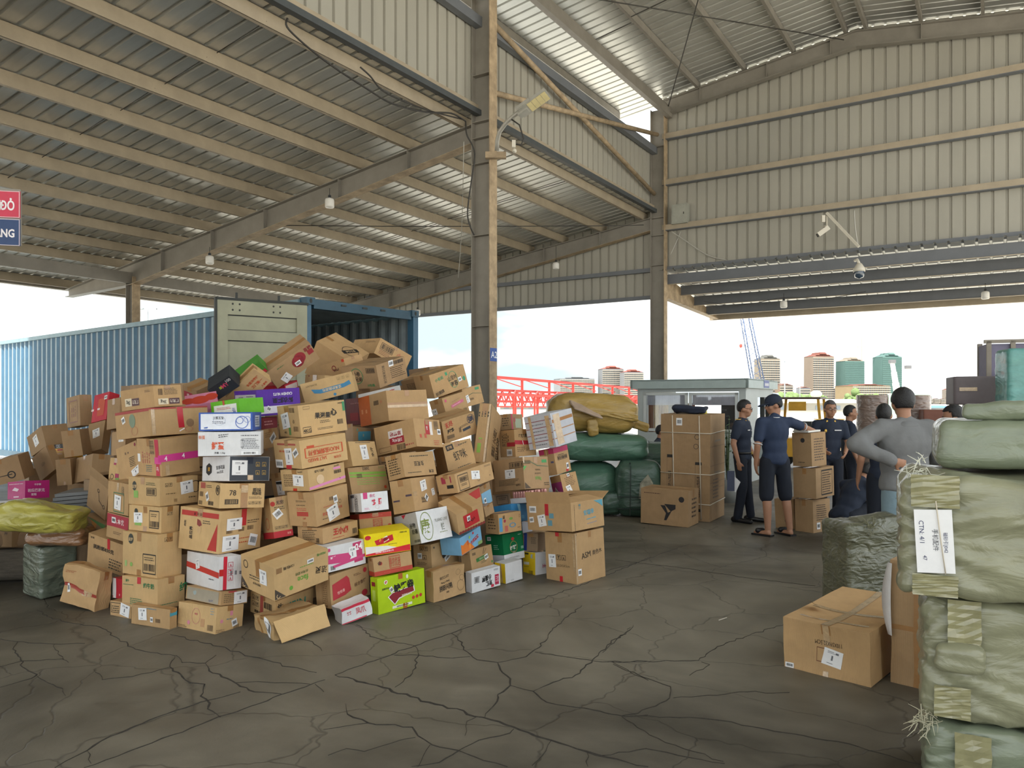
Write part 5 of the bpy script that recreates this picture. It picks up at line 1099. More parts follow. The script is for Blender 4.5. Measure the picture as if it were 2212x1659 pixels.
('biscuit', 'K', 'sagging brown biscuit carton on the floor right of the lime box', [('R', 't', .38, .72, .28, .09, 'BISCUIT', '#3a3028', 3, .0), ('R', 't', .4, .56, .34, .07, 'Bang is Bang', KX, 3), ('R', 't', .4, .38, .4, .2, '拼跃兴朔', KX, 3, .02), ('R', 't', .46, .2, .2, .06, '拼跃', KX, 3), ('R', 'o', .8, .78, .2, 0, KX, .94), ('R', 'o', .86, .3, .36, 0, KX, .96, .9), ('R', 'o', .92, .56, .2, 0, KX, .94)], .012),
# right part
('tan', 'K', 'carton with circled dark blue bounce character, right part of heap', [('R', 'o', .86, .74, .42, 0, '#2c3850', .9, .9), ('R', 't', .86, .74, .16, .28, '弹', '#2c3850', 6, .02), ('R', 't', .2, .78, .24, .24, '无尽', '#b8342c', 10, .02), ('R', 't', .22, .5, .22, .18, '潮鸡', KX, 8, .03), ('R', 'r', .2, .24, .22, .16, '#7a6448'), ('R', 'r', .7, .36, .24, .12, '#3c4450', 8), ('R', 'n', .66, .54, .3, .1, '#4c4638', 2, 8), ('R', 'b', .5, .4, .06, .22, '#5b4a38')]),
('xia', 'K', 'carton with two large black shrimp characters, right part of heap', [('R', 't', .52, .5, .46, .34, '虾咪', KX, 10, .0), ('R', 'r', .22, .82, .26, .2, '#2f2b28', 8), ('R', 't', .22, .82, .18, .12, '虾咪', '#c8a47a', 8), ('R', 'n', .72, .88, .4, .08, '#4c4638', 1, 10), ('R', 'n', .6, .08, .5, .06, '#4c4638', 1, 8)]),
('talllean', 'K', 'tall narrow carton leaning sideways with glossy tape seam and green patch', [('R', 't', .6, .45, .5, .28, '惜稀品！小心轻放！', '#4c4030', 90), ('R', 't', .9, .4, .4, .18, 'GUAOP', '#4c4030', 90), ('L', 'n', .45, .82, .5, .2, '#4c4638', 4, 90), ('L', 'r', .35, .24, .3, .16, '#8ab44c'), ('L', 'r', .4, .4, .3, .02, '#8ab44c'), ('L', 'c', .9, .5, .16, .98), ('R', 'c', .03, .5, .06, .98)]),
('pinklabel', 'K', 'carton with pink bordered label strip, right part of heap', [('R', 'r', .58, .56, .56, .14, '#cf6a86', 8), ('R', 'n', .58, .56, .46, .06, '#ecd0d4', 1, 8), ('R', 'd', .12, .84, .14, 0, '#cf5a7a'), ('R', 'n', .56, .74, .4, .05, '#9a7458', 1, 8), ('R', 'b', .84, .18, .16, .14, '#8a7448'), ('L', 'l', .2, .3, .4, .6, 4)]),
('greencirc', 'K', 'carton with thin green ring and tall black characters, high right', [('R', 'o', .62, .52, .72, 0, '#3f9a70', .94, .62), ('R', 't', .6, .6, .26, .2, '山里时', KX, 6, 0), ('R', 't', .62, .34, .2, .22, '海苔', KX, 6, .02), ('R', 't', .24, .72, .24, .15, '小卷说', '#3f9a70', 8), ('R', 'r', .46, .84, .06, .14, '#3f9a70', 8), ('R', 'b', .18, .16, .24, .14, KX, 10), ('R', 'd', .92, .42, .2, 0, '#3f9a70', 0, .6), ('R', 's', .8, .44, .1, .18, 8)]),
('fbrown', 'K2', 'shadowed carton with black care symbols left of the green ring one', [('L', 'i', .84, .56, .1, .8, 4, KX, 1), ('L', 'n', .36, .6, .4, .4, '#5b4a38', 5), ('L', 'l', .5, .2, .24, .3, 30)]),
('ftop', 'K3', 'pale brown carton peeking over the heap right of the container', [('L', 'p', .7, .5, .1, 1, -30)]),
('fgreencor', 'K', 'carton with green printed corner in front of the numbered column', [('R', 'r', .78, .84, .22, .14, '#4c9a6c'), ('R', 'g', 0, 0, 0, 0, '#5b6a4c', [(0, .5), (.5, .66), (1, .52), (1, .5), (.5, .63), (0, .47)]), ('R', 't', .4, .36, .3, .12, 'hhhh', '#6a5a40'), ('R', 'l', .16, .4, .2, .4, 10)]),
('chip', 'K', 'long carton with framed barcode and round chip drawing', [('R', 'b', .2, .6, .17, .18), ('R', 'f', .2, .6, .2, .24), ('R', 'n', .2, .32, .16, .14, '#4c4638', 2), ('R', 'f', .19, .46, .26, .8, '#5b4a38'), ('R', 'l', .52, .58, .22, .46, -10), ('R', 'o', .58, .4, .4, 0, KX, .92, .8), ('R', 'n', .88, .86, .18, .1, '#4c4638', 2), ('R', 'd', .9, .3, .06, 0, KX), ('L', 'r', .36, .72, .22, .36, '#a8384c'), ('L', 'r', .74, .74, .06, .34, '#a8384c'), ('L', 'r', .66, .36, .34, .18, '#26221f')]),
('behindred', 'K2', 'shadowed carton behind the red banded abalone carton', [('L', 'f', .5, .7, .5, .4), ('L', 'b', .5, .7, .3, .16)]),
('bao', 'K', 'carton with broad red diagonal band and cream characters', [('R', 'g', 0, 0, 0, 0, '#c03a34', [(.02, .12), (.02, .6), (.98, .94), (.98, .42)]), ('R', 't', .32, .5, .2, .26, '鲍', '#f0d8b4', 14, .02), ('R', 't', .52, .6, .12, .3, '拍档', '#5c1a18', 14), ('R', 'r', .76, .68, .16, .28, '#e0b488', 14), ('R', 'n', .6, .2, .4, .08, '#a8303c', 1, 14), ('R', 'd', .1, .82, .16, 0, '#c4604c')]),
('redpanel', 'K', 'carton with red square panel, black script and scalloped brown border', [('R', 'r', .52, .5, .56, .62, '#c02c30', 4), ('R', 't', .5, .46, .4, .2, 'لذيذ', '#26181a', 4, .02), ('R', 's', .42, .58, .12, .24)] + [('R', 'd', .06 + .1 * i, .06, .14, 0, '#8a3a34') for i in range(10)]),
('snackblue', 'LB', 'sky blue snack box with orange fruit picture', [('R', 'g', 0, 0, 0, 0, '#e07c2c', [(.01, .02), (.62, .02), (.5, .3), (.3, .62), (.12, .5), (.02, .6)]), ('R', 'd', .34, .5, .3, 0, '#c85a24', 0, .6), ('R', 'd', .42, .24, .3, 0, '#f0983c', 0, .6), ('R', 't', .66, .46, .4, .24, '什优蛋浆', '#c83a34', 12, .03), ('R', 'd', .62, .86, .14, 0, '#c8303c', 0, 1.2), ('R', 'd', .44, .74, .18, 0, '#9cc45c', 0, 1.0), ('R', 'r', .9, .1, .2, .2, '#8fae6c')]),
('grnstrip', 'K', 'carton with green lettered strip and plant drawing', [('R', 'r', .54, .5, .56, .17, '#3c7a3c', 6), ('R', 't', .54, .5, .46, .1, '绿色好大米', '#b8c49c', 6), ('R', 'n', .6, .32, .3, .12, '#4c5a3c', 2, 6), ('R', 's', .72, .5, .16, .22, 14), ('R', 'r', .18, .78, .16, .12, '#7a6448'), ('R', 'd', .94, .2, .12, 0, '#4c8a54'), ('R', 'g', 0, 0, 0, 0, '#5b4a38', [(.58, .66), (.6, .66), (.66, .94), (.64, .94)]), ('R', 'g', 0, 0, 0, 0, '#5b4a38', [(.62, .66), (.64, .66), (.76, .9), (.74, .9)])]),
('duck', 'W', 'white carton with black brush duck lettering on the floor', [('R', 't', .52, .55, .34, .3, '小皇鸭', '#1a1a1c', 184, .04), ('R', 't', .6, .28, .22, .26, '双汇', '#1a1a1c', 184, .04), ('R', 'r', .88, .36, .14, .52, '#b8284c'), ('R', 't', .88, .4, .1, .3, '三宝', '#f0c8d4'), ('R', 'r', .72, .1, .1, .14, '#c43048'), ('R', 'b', .18, .6, .14, .22), ('R', 'f', .18, .6, .18, .28), ('R', 'n', .86, .88, .16, .1, '#4a4a50', 2)]),
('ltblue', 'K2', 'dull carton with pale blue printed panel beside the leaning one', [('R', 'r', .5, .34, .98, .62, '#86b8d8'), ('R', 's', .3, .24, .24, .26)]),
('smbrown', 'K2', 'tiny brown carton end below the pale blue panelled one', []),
('bigmid', 'K2', 'large carton with white label and green cornered face, right heap', [('L', 'b', .78, .78, .4, .12), ('L', 'f', .78, .78, .46, .17), ('L', 'l', .55, .52, .34, .28), ('L', 'n', .5, .26, .7, .2, '#4c4638', 5), ('L', 't', .8, .16, .3, .07, '品赏识', KX), ('R', 'g', 0, 0, 0, 0, '#5f6f52', [(.02, .83), (.3, .86), (.55, .74), (.98, .7), (.98, .68), (.55, .71), (.3, .83), (.02, .8)]), ('R', 't', .56, .6, .3, .06, 'hhhhh', '#6a5a40'), ('R', 't', .55, .48, .36, .05, 'MUANG', '#7a6448'), ('R', 't', .56, .32, .3, .13, '800g', '#7aa850', 0), ('R', 'r', .84, .86, .2, .1, '#4c9a5c'), ('R', 'g', 0, 0, 0, 0, '#5fae5c', [(.01, .72), (.14, .72), (.01, .58)]), ('R', 'b', .18, .84, .24, .12, '#6a5a40'), ('R', 'g', 0, 0, 0, 0, '#5a4a3a', [(.02, .02), (.24, .03), (.02, .22)]), ('R', 'n', .88, .14, .2, .12, '#4c4030', 2), ('R', 'c', .03, .92, .05, .2)]),
('redtapemid', 'K', 'carton banded with red white striped tape, right heap', [('R', 'q', .5, .5, 1.02, .15, '#bc2c40', -4), ('L', 'q', .75, .46, .55, .15, '#bc2c40'), ('R', 'r', .4, .5, .03, .16, '#ece0e0', 10, .003), ('R', 'r', .72, .5, .03, .16, '#ece0e0', 10, .003), ('R', 't', .5, .76, .6, .14, '巧克力脆饼干', KX, 0), ('R', 'i', .7, .24, .4, .3, 3), ('R', 'n', .3, .26, .4, .2, '#7a6048', 3), ('L', 's', .62, .16, .36, .26), ('L', 'n', .4, .66, .5, .5, '#4c4030', 5, 90)]),
('strawb', 'K2', 'small carton with faint strawberry print atop the red taped one', [('R', 'r', .07, .5, .12, 1, '#c0405c'), ('R', 'd', .3, .62, .34, 0, '#b06058'), ('R', 'r', .6, .4, .5, .6, '#aab49a'), ('L', 'n', .5, .5, .6, .6, '#5b4a38', 4)]),
('whitewrap', 'SV', 'shiny plastic wrapped bundle of white slim boxes above green sacks', [('R', 'r', .5, .77, .96, .10, '#a8743f', 2), ('R', 'r', .5, .5, .96, .03, '#b08054', 2), ('R', 'r', .5, .26, .96, .03, '#b08054', 2)] + [('L', 'r', .5, .22 + .2 * i, .98, .02, '#8c4448', 3) for i in range(4)] + [('L', 'n', .5, .12 + .2 * i, .5, .06, '#6a6a74', 1, 3) for i in range(4)] + [('L', 'c', .2, .5, .1, .96), ('R', 'c', .25, .5, .3, .9, 3), ('L', 'c', .85, .5, .16, .9)]),
('magtop', 'K', 'carton with magenta taped lid under the shiny bundle', [('R', 'r', .5, .92, 1, .2, '#b83060'), ('L', 'r', .5, .92, 1, .2, '#b83060'), ('T', 'r', .5, .5, .98, .98, '#b83060'), ('R', 'b', .52, .6, .6, .1), ('R', 'f', .52, .6, .66, .14), ('R', 'n', .5, .72, .5, .06, '#4c4638', 1), ('R', 's', .78, .22, .16, .24), ('R', 'q', .72, .06, .16, .1, '#c8202c'), ('L', 'r', .8, .5, .2, .07, '#5a5a78'), ('L', 'c', .5, .5, .06, .98)]),
('purplelow', 'K', 'carton with purple lower panel and slanted label behind the open carton', [('L', 'r', .5, .36, 1, .7, '#b0408c'), ('L', 's', .5, .26, .4, .26, -30), ('R', 'l', .4, .3, .3, .4, 14), ('R', 'n', .55, .66, .6, .4, '#7a6048', 6, 8), ('R', 's', .5, .92, .16, .12, 10)]),
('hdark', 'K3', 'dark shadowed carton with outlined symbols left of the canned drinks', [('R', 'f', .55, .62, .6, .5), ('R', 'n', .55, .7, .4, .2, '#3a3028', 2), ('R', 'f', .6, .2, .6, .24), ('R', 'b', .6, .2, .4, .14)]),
('bluebag', 'BB', 'bright blue pack below the canned drinks', [('R', 'g', 0, 0, 0, 0, '#8cc4dc', [(.4, .98), (.6, .98), (.6, .6), (.5, .4)]), ('R', 'r', .7, .24, .16, .2, '#5aa4cc')]),
('waveprint', 'K', 'carton with blue and green oval prints on the green box', [('R', 'r', .1, .46, .14, .7, '#5a9cc8'), ('R', 'o', .62, .36, .24, 0, '#4f94bc', .7, 1.9), ('R', 'd', .56, .7, .14, 0, '#7aa850', 0, 1.8), ('R', 'r', .34, .22, .14, .3, '#c46a5c'), ('R', 'd', .28, .62, .16, 0, '#a8384c'), ('R', 't', .24, .82, .14, .16, '豆', KX), ('R', 'o', .93, .78, .16, 0, KX, .84, .6), ('R', 'n', .9, .2, .14, .08, '#5b4a38', 1), ('L', 'n', .5, .5, .6, .6, '#7a6048', 4)]),
('greenwhite', 'GR', 'dark green carton with white skirt and arched emblem', [('R', 'r', .5, .12, 1, .26, '#e6e7ea'), ('L', 'r', .5, .12, 1, .26, '#c9ccd2'), ('R', 'o', .52, .48, .44, 0, '#b89a4c', .92, 1.0), ('R', 't', .52, .46, .36, .16, '约花籽', '#f2f2ec', 4, .04), ('R', 'd', .5, .78, .12, 0, '#c43a3c', 0, 1.6), ('R', 'r', .52, .3, .22, .08, '#0f5a38'), ('R', 't', .52, .3, .18, .05, '瓜子仁', '#f2f2ec', 4), ('R', 'n', .84, .9, .16, .05, '#e0e8e0', 1), ('R', 'r', .93, .4, .12, .1, '#8ac0a4'), ('R', 'n', .5, .1, .5, .06, '#55585c', 2), ('L', 's', .22, .86, .22, .14), ('L', 'n', .6, .54, .3, .2, '#a8d0bc', 3)]),
('yelwhite1', 'W', 'white carton with glossy yellow end under the green carton', [('L', 'r', .5, .5, .99, .99, '#edc81c'), ('L', 'c', .6, .5, .14, .96, 4), ('R', 'n', .4, .1, .2, .07, '#8a8a90', 2)]),
('yelwhite2', 'W', 'white carton with yellow end showing small square code, left of tall carton', [('L', 'r', .5, .5, .99, .99, '#edc81c'), ('L', 'r', .3, .92, .3, .07, '#3a3820'), ('L', 'r', .74, .82, .22, .18, '#a8b8c8'), ('L', 'r', .28, .5, .44, .12, '#f0ecd8'), ('L', 'n', .28, .36, .4, .05, '#3a3820', 1), ('L', 'b', .64, .12, .34, .16), ('R', 't', .8, .4, .3, .24, '王', '#b02c4c', 90, .02)]),
('jbrown', 'K3', 'brown carton with blue corner on the yellow ended white carton', [('L', 'r', .1, .5, .22, 1, '#28408c'), ('L', 'n', .7, .6, .4, .4, '#4c4030', 5)]),
('jwhite', 'SV', 'small white pack under the open carton with blue print', []),
('asm', 'K', 'tall carton with black English brand letters at right end of the pile', [('R', 't', .36, .53, .36, .115, 'ASM', KX, 5, 0), ('R', 't', .74, .555, .38, .10, '奥色木', KX, 5, 0), ('R', 's', .12, .22, .12, .13), ('R', 'p', .5, .93, .1, .12), ('R', 'c', .02, .5, .04, .96), ('L', 'i', .44, .5, .5, .13, 3), ('L', 'l', .22, .42, .24, .26, 2), ('L', 't', .58, .34, .44, .05, '55.5X54.5cm', '#6a5a40', 0, 0), ('L', 'q', .42, .96, .12, .08, '#c8303a'), ('L', 'q', .5, .06, .1, .14, '#d02c34'), ('L', 'c', .95, .6, .05, .7)]),
('anopen', 'K', 'open carton with pale blue lettering on top of the tall branded carton', [('R', 't', .54, .6, .4, .2, '安瑞幸', '#5aa0b4', 4, .02), ('R', 'n', .62, .36, .3, .1, '#5aa0b4', 1, 4), ('R', 'n', .62, .2, .3, .07, '#8a8a98', 1, 4), ('R', 'g', 0, 0, 0, 0, '#5aa0b4', [(.7, .98), (.98, .98), (.98, .72), (.86, .86)]), ('R', 'n', .1, .5, .7, .04, KX, 1, 90), ('R', 't', .26, .84, .1, .12, '少量', '#5a8a94', 90), ('L', 's', .14, .76, .16, .24), ('L', 'q', .46, .76, .08, .42, '#c02434', -2), ('L', 'l', .34, .36, .18, .42, 10), ('L', 's', .1, .38, .1, .2, 6), ('L', 'r', .56, .54, .1, .18, '#6a9cac'), ('L', 'r', .52, .28, .1, .2, '#6a9cac')], 0, True),
('clabel', 'K', 'small carton with tilted barcode sticker left of the 4KG carton', [('R', 's', .6, .5, .42, .36, 30), ('R', 'n', .3, .7, .4, .3, '#8a6a48', 3)]),
('cmaroon', 'MR', 'maroon box edge under the purple cashew box', [('R', 'n', .5, .5, .7, .5, '#c89090', 2)]),
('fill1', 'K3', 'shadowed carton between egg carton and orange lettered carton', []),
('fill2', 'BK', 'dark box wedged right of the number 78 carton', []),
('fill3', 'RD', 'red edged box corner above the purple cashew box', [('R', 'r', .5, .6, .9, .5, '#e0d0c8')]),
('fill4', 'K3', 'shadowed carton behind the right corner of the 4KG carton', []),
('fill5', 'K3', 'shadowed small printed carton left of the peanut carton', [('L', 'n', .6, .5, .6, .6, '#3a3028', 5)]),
]
for row in TABLE:
    key, colr, label, decos = row[:4]
    crush = row[4] if len(row) > 4 else 0.
    op = row[5] if len(row) > 5 else False
    o, q, s = POSE[key]
    carton(key, o, q, s, colr, label, decos, crush, op)

# torn flap of the foremost crushed carton and open mouth of the snack box
o, q, s = POSE['crushed1']
Mx = Matrix.Translation(o) @ Quaternion(q).to_matrix().to_4x4()
cr_ = [ob for ob in C.objects if ob.get('label', '').startswith('crushed open carton')][0]
m = MB()
n = 8
vs_ = []
for j in range(n + 1):
    for i in range(n + 1):
        u, v = i / n, j / n
        p = Vector((u * s[0] * 1.02, -.015 - .10 * (1 - v) * (1 - .4 * u), s[2] * v * (1.08 + .15 * u)))
        p += noise.noise_vector(p * 11) * .012
        p.z = max(p.z, .004)
        vs_.append(p)
m.add(vs_, [(j * (n + 1) + i, j * (n + 1) + i + 1, (j + 1) * (n + 1) + i + 1, (j + 1) * (n + 1) + i) for j in range(n) for i in range(n)], True)
m.build('flap', CM['K1'], cr_)

# plain cartons inside the pile, glimpsed through the gaps: x, y, z, turn, size
CORE = (
    (-2.59, 5.94, 0.002, 0.69, 0.46, 0.37, 0.449), (-2.22, 6.43, 0.002, 1.05, 0.41, 0.33, 0.449), (-1.73, 6.34, 0.002, 0.78, 0.46, 0.33, 0.449), (-3.19, 6.93, 0.002, 0.63, 0.54, 0.48, 0.449),
    (-1.38, 6.76, 0.002, 0.93, 0.53, 0.54, 0.449), (-4.56, 7.35, 0.002, 0.63, 0.43, 0.41, 0.449), (-3.49, 7.46, 0.002, 0.79, 0.39, 0.34, 0.449), (-2.41, 7.31, 0.002, 0.87, 0.60, 0.44, 0.449),
    (-1.20, 7.38, 0.002, 1.06, 0.41, 0.32, 0.449), (-0.54, 7.23, 0.002, 1.17, 0.62, 0.52, 0.449), (-4.28, 7.88, 0.002, 0.86, 0.63, 0.53, 0.449), (-3.12, 7.95, 0.002, 0.93, 0.37, 0.35, 0.449),
    (-2.63, 7.88, 0.002, 0.68, 0.40, 0.37, 0.449), (-2.00, 7.94, 0.002, 0.93, 0.35, 0.35, 0.449), (-1.50, 7.89, 0.002, 0.87, 0.43, 0.36, 0.449), (-0.37, 7.96, 0.002, 1.07, 0.44, 0.42, 0.449),
    (0.12, 8.00, 0.002, 0.99, 0.40, 0.35, 0.449), (-4.66, 8.43, 0.002, 0.69, 0.43, 0.34, 0.449), (-3.51, 8.34, 0.002, 1.07, 0.56, 0.48, 0.449), (-2.96, 8.44, 0.002, 0.96, 0.39, 0.32, 0.449),
    (-4.88, 8.87, 0.002, 1.13, 0.49, 0.51, 0.449), (-3.15, 8.87, 0.002, 0.98, 0.39, 0.40, 0.449), (-1.74, 8.89, 0.002, 0.70, 0.35, 0.32, 0.449), (-2.81, 6.49, 0.462, 0.70, 0.35, 0.36, 0.449),
    (-3.72, 7.03, 0.462, 1.04, 0.37, 0.34, 0.449), (-3.00, 6.91, 0.462, 1.02, 0.51, 0.50, 0.449), (-2.55, 6.89, 0.462, 0.83, 0.42, 0.32, 0.449), (-1.87, 6.83, 0.462, 1.16, 0.55, 0.46, 0.449),
    (-0.96, 6.86, 0.462, 0.88, 0.55, 0.52, 0.449), (-3.31, 7.45, 0.462, 1.06, 0.51, 0.50, 0.449), (-1.31, 7.36, 0.462, 0.73, 0.37, 0.39, 0.449), (-4.20, 7.86, 0.462, 1.10, 0.51, 0.55, 0.449),
    (-3.64, 8.03, 0.462, 1.09, 0.39, 0.35, 0.449), (-2.84, 7.92, 0.462, 0.56, 0.52, 0.49, 0.449), (-1.49, 7.78, 0.462, 1.00, 0.64, 0.59, 0.449), (-0.51, 7.99, 0.462, 0.79, 0.42, 0.40, 0.449),
    (-5.26, 8.37, 0.462, 0.66, 0.61, 0.51, 0.449), (-4.04, 8.43, 0.462, 0.74, 0.43, 0.41, 0.449), (-3.47, 8.42, 0.462, 0.65, 0.38, 0.37, 0.449), (-2.49, 8.49, 0.462, 0.64, 0.43, 0.33, 0.449),
    (-1.19, 8.52, 0.462, 1.14, 0.40, 0.34, 0.449), (-0.63, 8.48, 0.462, 0.99, 0.37, 0.39, 0.449), (-3.16, 8.86, 0.462, 1.11, 0.63, 0.44, 0.449), (-2.71, 8.93, 0.462, 0.97, 0.42, 0.34, 0.449),
    (-0.92, 8.88, 0.462, 1.12, 0.62, 0.58, 0.449), (-0.32, 8.99, 0.462, 1.20, 0.36, 0.40, 0.449), (0.27, 8.91, 0.462, 1.22, 0.53, 0.56, 0.449), (-2.60, 6.87, 0.921, 0.66, 0.53, 0.49, 0.449),
    (-1.77, 7.23, 0.921, 1.15, 0.58, 0.54, 0.449), (-1.24, 7.41, 0.921, 1.07, 0.45, 0.40, 0.449), (-2.68, 7.80, 0.921, 0.70, 0.60, 0.46, 0.449), (-1.51, 8.03, 0.921, 0.72, 0.36, 0.38, 0.449),
    (-4.25, 8.21, 0.921, 0.54, 0.57, 0.56, 0.449), (-3.61, 8.46, 0.921, 0.57, 0.45, 0.36, 0.449), (-2.97, 8.27, 0.921, 0.76, 0.56, 0.45, 0.449), (-1.99, 8.39, 0.921, 0.67, 0.56, 0.45, 0.449),
    (-0.15, 8.52, 0.921, 0.92, 0.38, 0.35, 0.449), (-2.64, 8.83, 0.921, 0.77, 0.57, 0.54, 0.449), (-3.18, 7.68, 1.382, 0.81, 0.63, 0.56, 0.449), (-3.96, 8.38, 1.382, 0.78, 0.53, 0.58, 0.449),
    (-4.34, 9.01, 1.382, 1.03, 0.36, 0.41, 0.449), (-2.70, 9.01, 1.382, 0.81, 0.37, 0.39, 0.449), (-1.63, 8.82, 1.382, 0.61, 0.45, 0.39, 0.449), (-2.86, 6.45, 0.002, 0.82, 0.50, 0.47, 0.449),
    (-1.97, 6.83, 0.002, 1.07, 0.56, 0.52, 0.449), (-3.70, 7.89, 0.002, 0.94, 0.42, 0.35, 0.449), (-2.40, 8.37, 0.002, 0.69, 0.62, 0.53, 0.449), (-1.28, 8.47, 0.002, 0.92, 0.44, 0.38, 0.449),
    (-0.72, 8.37, 0.002, 0.78, 0.61, 0.48, 0.449), (-0.95, 8.89, 0.002, 0.96, 0.35, 0.39, 0.449), (0.11, 8.85, 0.002, 0.79, 0.52, 0.47, 0.449), (-1.91, 8.43, 0.462, 0.84, 0.38, 0.36, 0.449),
    (-4.36, 8.82, 0.921, 0.75, 0.64, 0.48, 0.449), (-1.64, 8.95, 0.921, 0.64, 0.44, 0.38, 0.449), (-4.25, 8.93, 0.462, 0.89, 0.52, 0.45, 0.449), (-4.34, 8.91, 0.002, 1.07, 0.35, 0.33, 0.449))
for i, (x, y, z, yw, a, b, h) in enumerate(CORE):
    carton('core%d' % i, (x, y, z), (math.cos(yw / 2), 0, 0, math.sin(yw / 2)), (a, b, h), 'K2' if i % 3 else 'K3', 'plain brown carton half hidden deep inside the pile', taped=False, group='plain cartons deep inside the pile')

# ------------------------------------------------------------------ shipping container
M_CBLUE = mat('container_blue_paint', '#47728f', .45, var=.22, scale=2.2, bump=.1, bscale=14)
M_CRIDGE = mat('pale_ridge_paint', '#8ea2ab', .5, var=.2, scale=3, bump=.1)
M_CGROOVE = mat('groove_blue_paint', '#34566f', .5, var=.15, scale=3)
M_CIN = mat('container_inner_paint', '#8d979a', .5, var=.25, scale=3)
M_CDARK = mat('container_dark_blue', '#36586c', .5, var=.2, scale=3)
M_DOOR = mat('container_door_inside', '#a6a68e', .55, var=.18, scale=2.2, bump=.12, bscale=12)
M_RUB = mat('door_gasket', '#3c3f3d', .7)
cont = empty('shipping_container', (-3.29, 12.13, 0), R(90 - 39))
tag(cont, 'blue corrugated shipping container with open door behind the carton pile', 'container')
# local x: across the open end (to the right), local y: along the container, away
CW, CL, Z0, Z1 = 2.44, 13.7, .22, 3.30
def trap(n0, L, pitch=.28, dep=.036):
    pr = []
    y = n0
    while y < L - pitch + .01:
        pr += [(y, 0), (y + .07, 0), (y + .14, dep), (y + .21, dep)]
        y += pitch
    pr += [(y, 0), (L, 0)]
    return pr
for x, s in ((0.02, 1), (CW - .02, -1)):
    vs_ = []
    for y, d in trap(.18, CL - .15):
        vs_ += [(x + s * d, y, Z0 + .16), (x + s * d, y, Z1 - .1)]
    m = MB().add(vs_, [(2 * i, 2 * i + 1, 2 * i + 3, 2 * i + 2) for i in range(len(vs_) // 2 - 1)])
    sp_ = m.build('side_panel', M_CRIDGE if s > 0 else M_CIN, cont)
    if s > 0:      # paler colour on the outer ridges, blue slopes, darker blue grooves
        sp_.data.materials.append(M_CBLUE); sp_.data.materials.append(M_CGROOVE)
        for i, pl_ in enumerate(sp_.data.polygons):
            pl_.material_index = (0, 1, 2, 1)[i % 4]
    m = MB(); m.span((x - .05 if s > 0 else x - .02, .1, Z1 - .12), (x + .02 if s > 0 else x + .05, CL - .1, Z1 - .03)); m.build('top_rail', mat('container_rail', '#7f9aa4', .5, var=.15), cont)
    m = MB(); m.span((x - .03, .1, Z0), (x + .03, CL - .1, Z0 + .16)); m.build('bottom_rail', M_CDARK, cont)
for x in (.05, CW - .05):
    m = MB(); m.span((x - .06, -.05, Z0 + .1), (x + .06, .1, Z1 - .1)); m.build('corner_post', M_CBLUE, cont)
    for z in (Z0, Z1 - .118):
        m = MB()
        xx = .0 if x < 1 else CW - .165
        m.span((xx, -.08, z), (xx + .165, .10, z + .118))
        k = m.build('corner_casting', M_CDARK, cont)
        MB().ell((xx + .083, -.081, z + .06), (.026, .004, .038)).build('lifting_slot', M_RUB, k)
m = MB(); m.span((.16, -.05, Z1 - .17), (CW - .16, .04, Z1 - .02)); m.build('door_header', M_CDARK, cont)
for x in (.75, 1.2, 1.6):
    m = MB(); m.box((x, -.055, Z1 - .07), (.10, .02, .03)); m.build('lock_keeper', M_RUB, cont)
m = MB(); m.span((.1, -.05, Z0), (CW - .1, .05, Z0 + .15)); m.build('sill', M_CDARK, cont)
m = MB(); m.span((.05, .05, Z0 + .12), (CW - .05, CL, Z0 + .16)); m.build('floor_board', mat('plywood_floor', '#6b5237', .8), cont)
vs_ = []
for y, d in trap(.15, CL - .1, .21, .02):
    vs_ += [(.06, y, Z1 - .05 - d), (CW - .06, y, Z1 - .05 - d)]
MB().add(vs_, [(2 * i, 2 * i + 1, 2 * i + 3, 2 * i + 2) for i in range(len(vs_) // 2 - 1)]).build('roof_panel', M_CIN, cont)
m = MB(); m.span((.02, CL - .08, Z0), (CW - .02, CL - .04, Z1 - .05)); m.build('front_end', M_CBLUE, cont)
# open left door, swung out towards the hall: seen from its inner side
dr = empty('door', (-.02, -.10, 0), 0)
dr.parent = cont
# door runs along -x of its own frame
ang = math.atan2(-.65, -1.02) - R(90 - 39)
dr.rotation_euler = (0, 0, ang)
DW = 1.34
m = MB(); m.span((.0, -.03, Z0 + .2), (DW, .01, Z1 - .14)); m.build('panel', M_DOOR, dr)
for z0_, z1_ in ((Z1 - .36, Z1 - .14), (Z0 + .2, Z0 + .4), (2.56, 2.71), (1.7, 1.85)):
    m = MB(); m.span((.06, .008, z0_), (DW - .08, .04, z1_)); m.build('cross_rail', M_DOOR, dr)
    m = MB(); m.span((.16, .009, z0_ - .016), (DW - .15, .014, z0_)); m.span((.16, .009, z1_), (DW - .15, .014, z1_ + .012)); m.build('rail_shade', M_RUB, dr)  # dark strips along the rail edges stand in for their shade
for x0, x1 in ((0, .16), (DW - .15, DW)):
    m = MB(); m.span((x0, .008, Z0 + .2), (x1, .042, Z1 - .14)); m.build('stile', M_DOOR, dr)
m = MB(); m.span((-.02, -.04, Z1 - .15), (DW + .02, .05, Z1 - .11)); m.build('gasket', M_RUB, dr)
m = MB(); m.span((DW, -.04, Z0 + .2), (DW + .03, .05, Z1 - .11)); m.build('gasket', M_RUB, dr)
for x in (.42, .52, 1.02, 1.12):
    for z in (Z1 - .2, Z1 - .29):
        MB().ell((x, .038, z), (.016, .008, .016), n=10, m=6).build('rivet', M_RUB, dr)
for x in (.42, 1.05):
    m = MB(); m.box((x, -.03, Z1 - .07), (.03, .03, .1)); m.build('cam_keeper', M_RUB, dr)

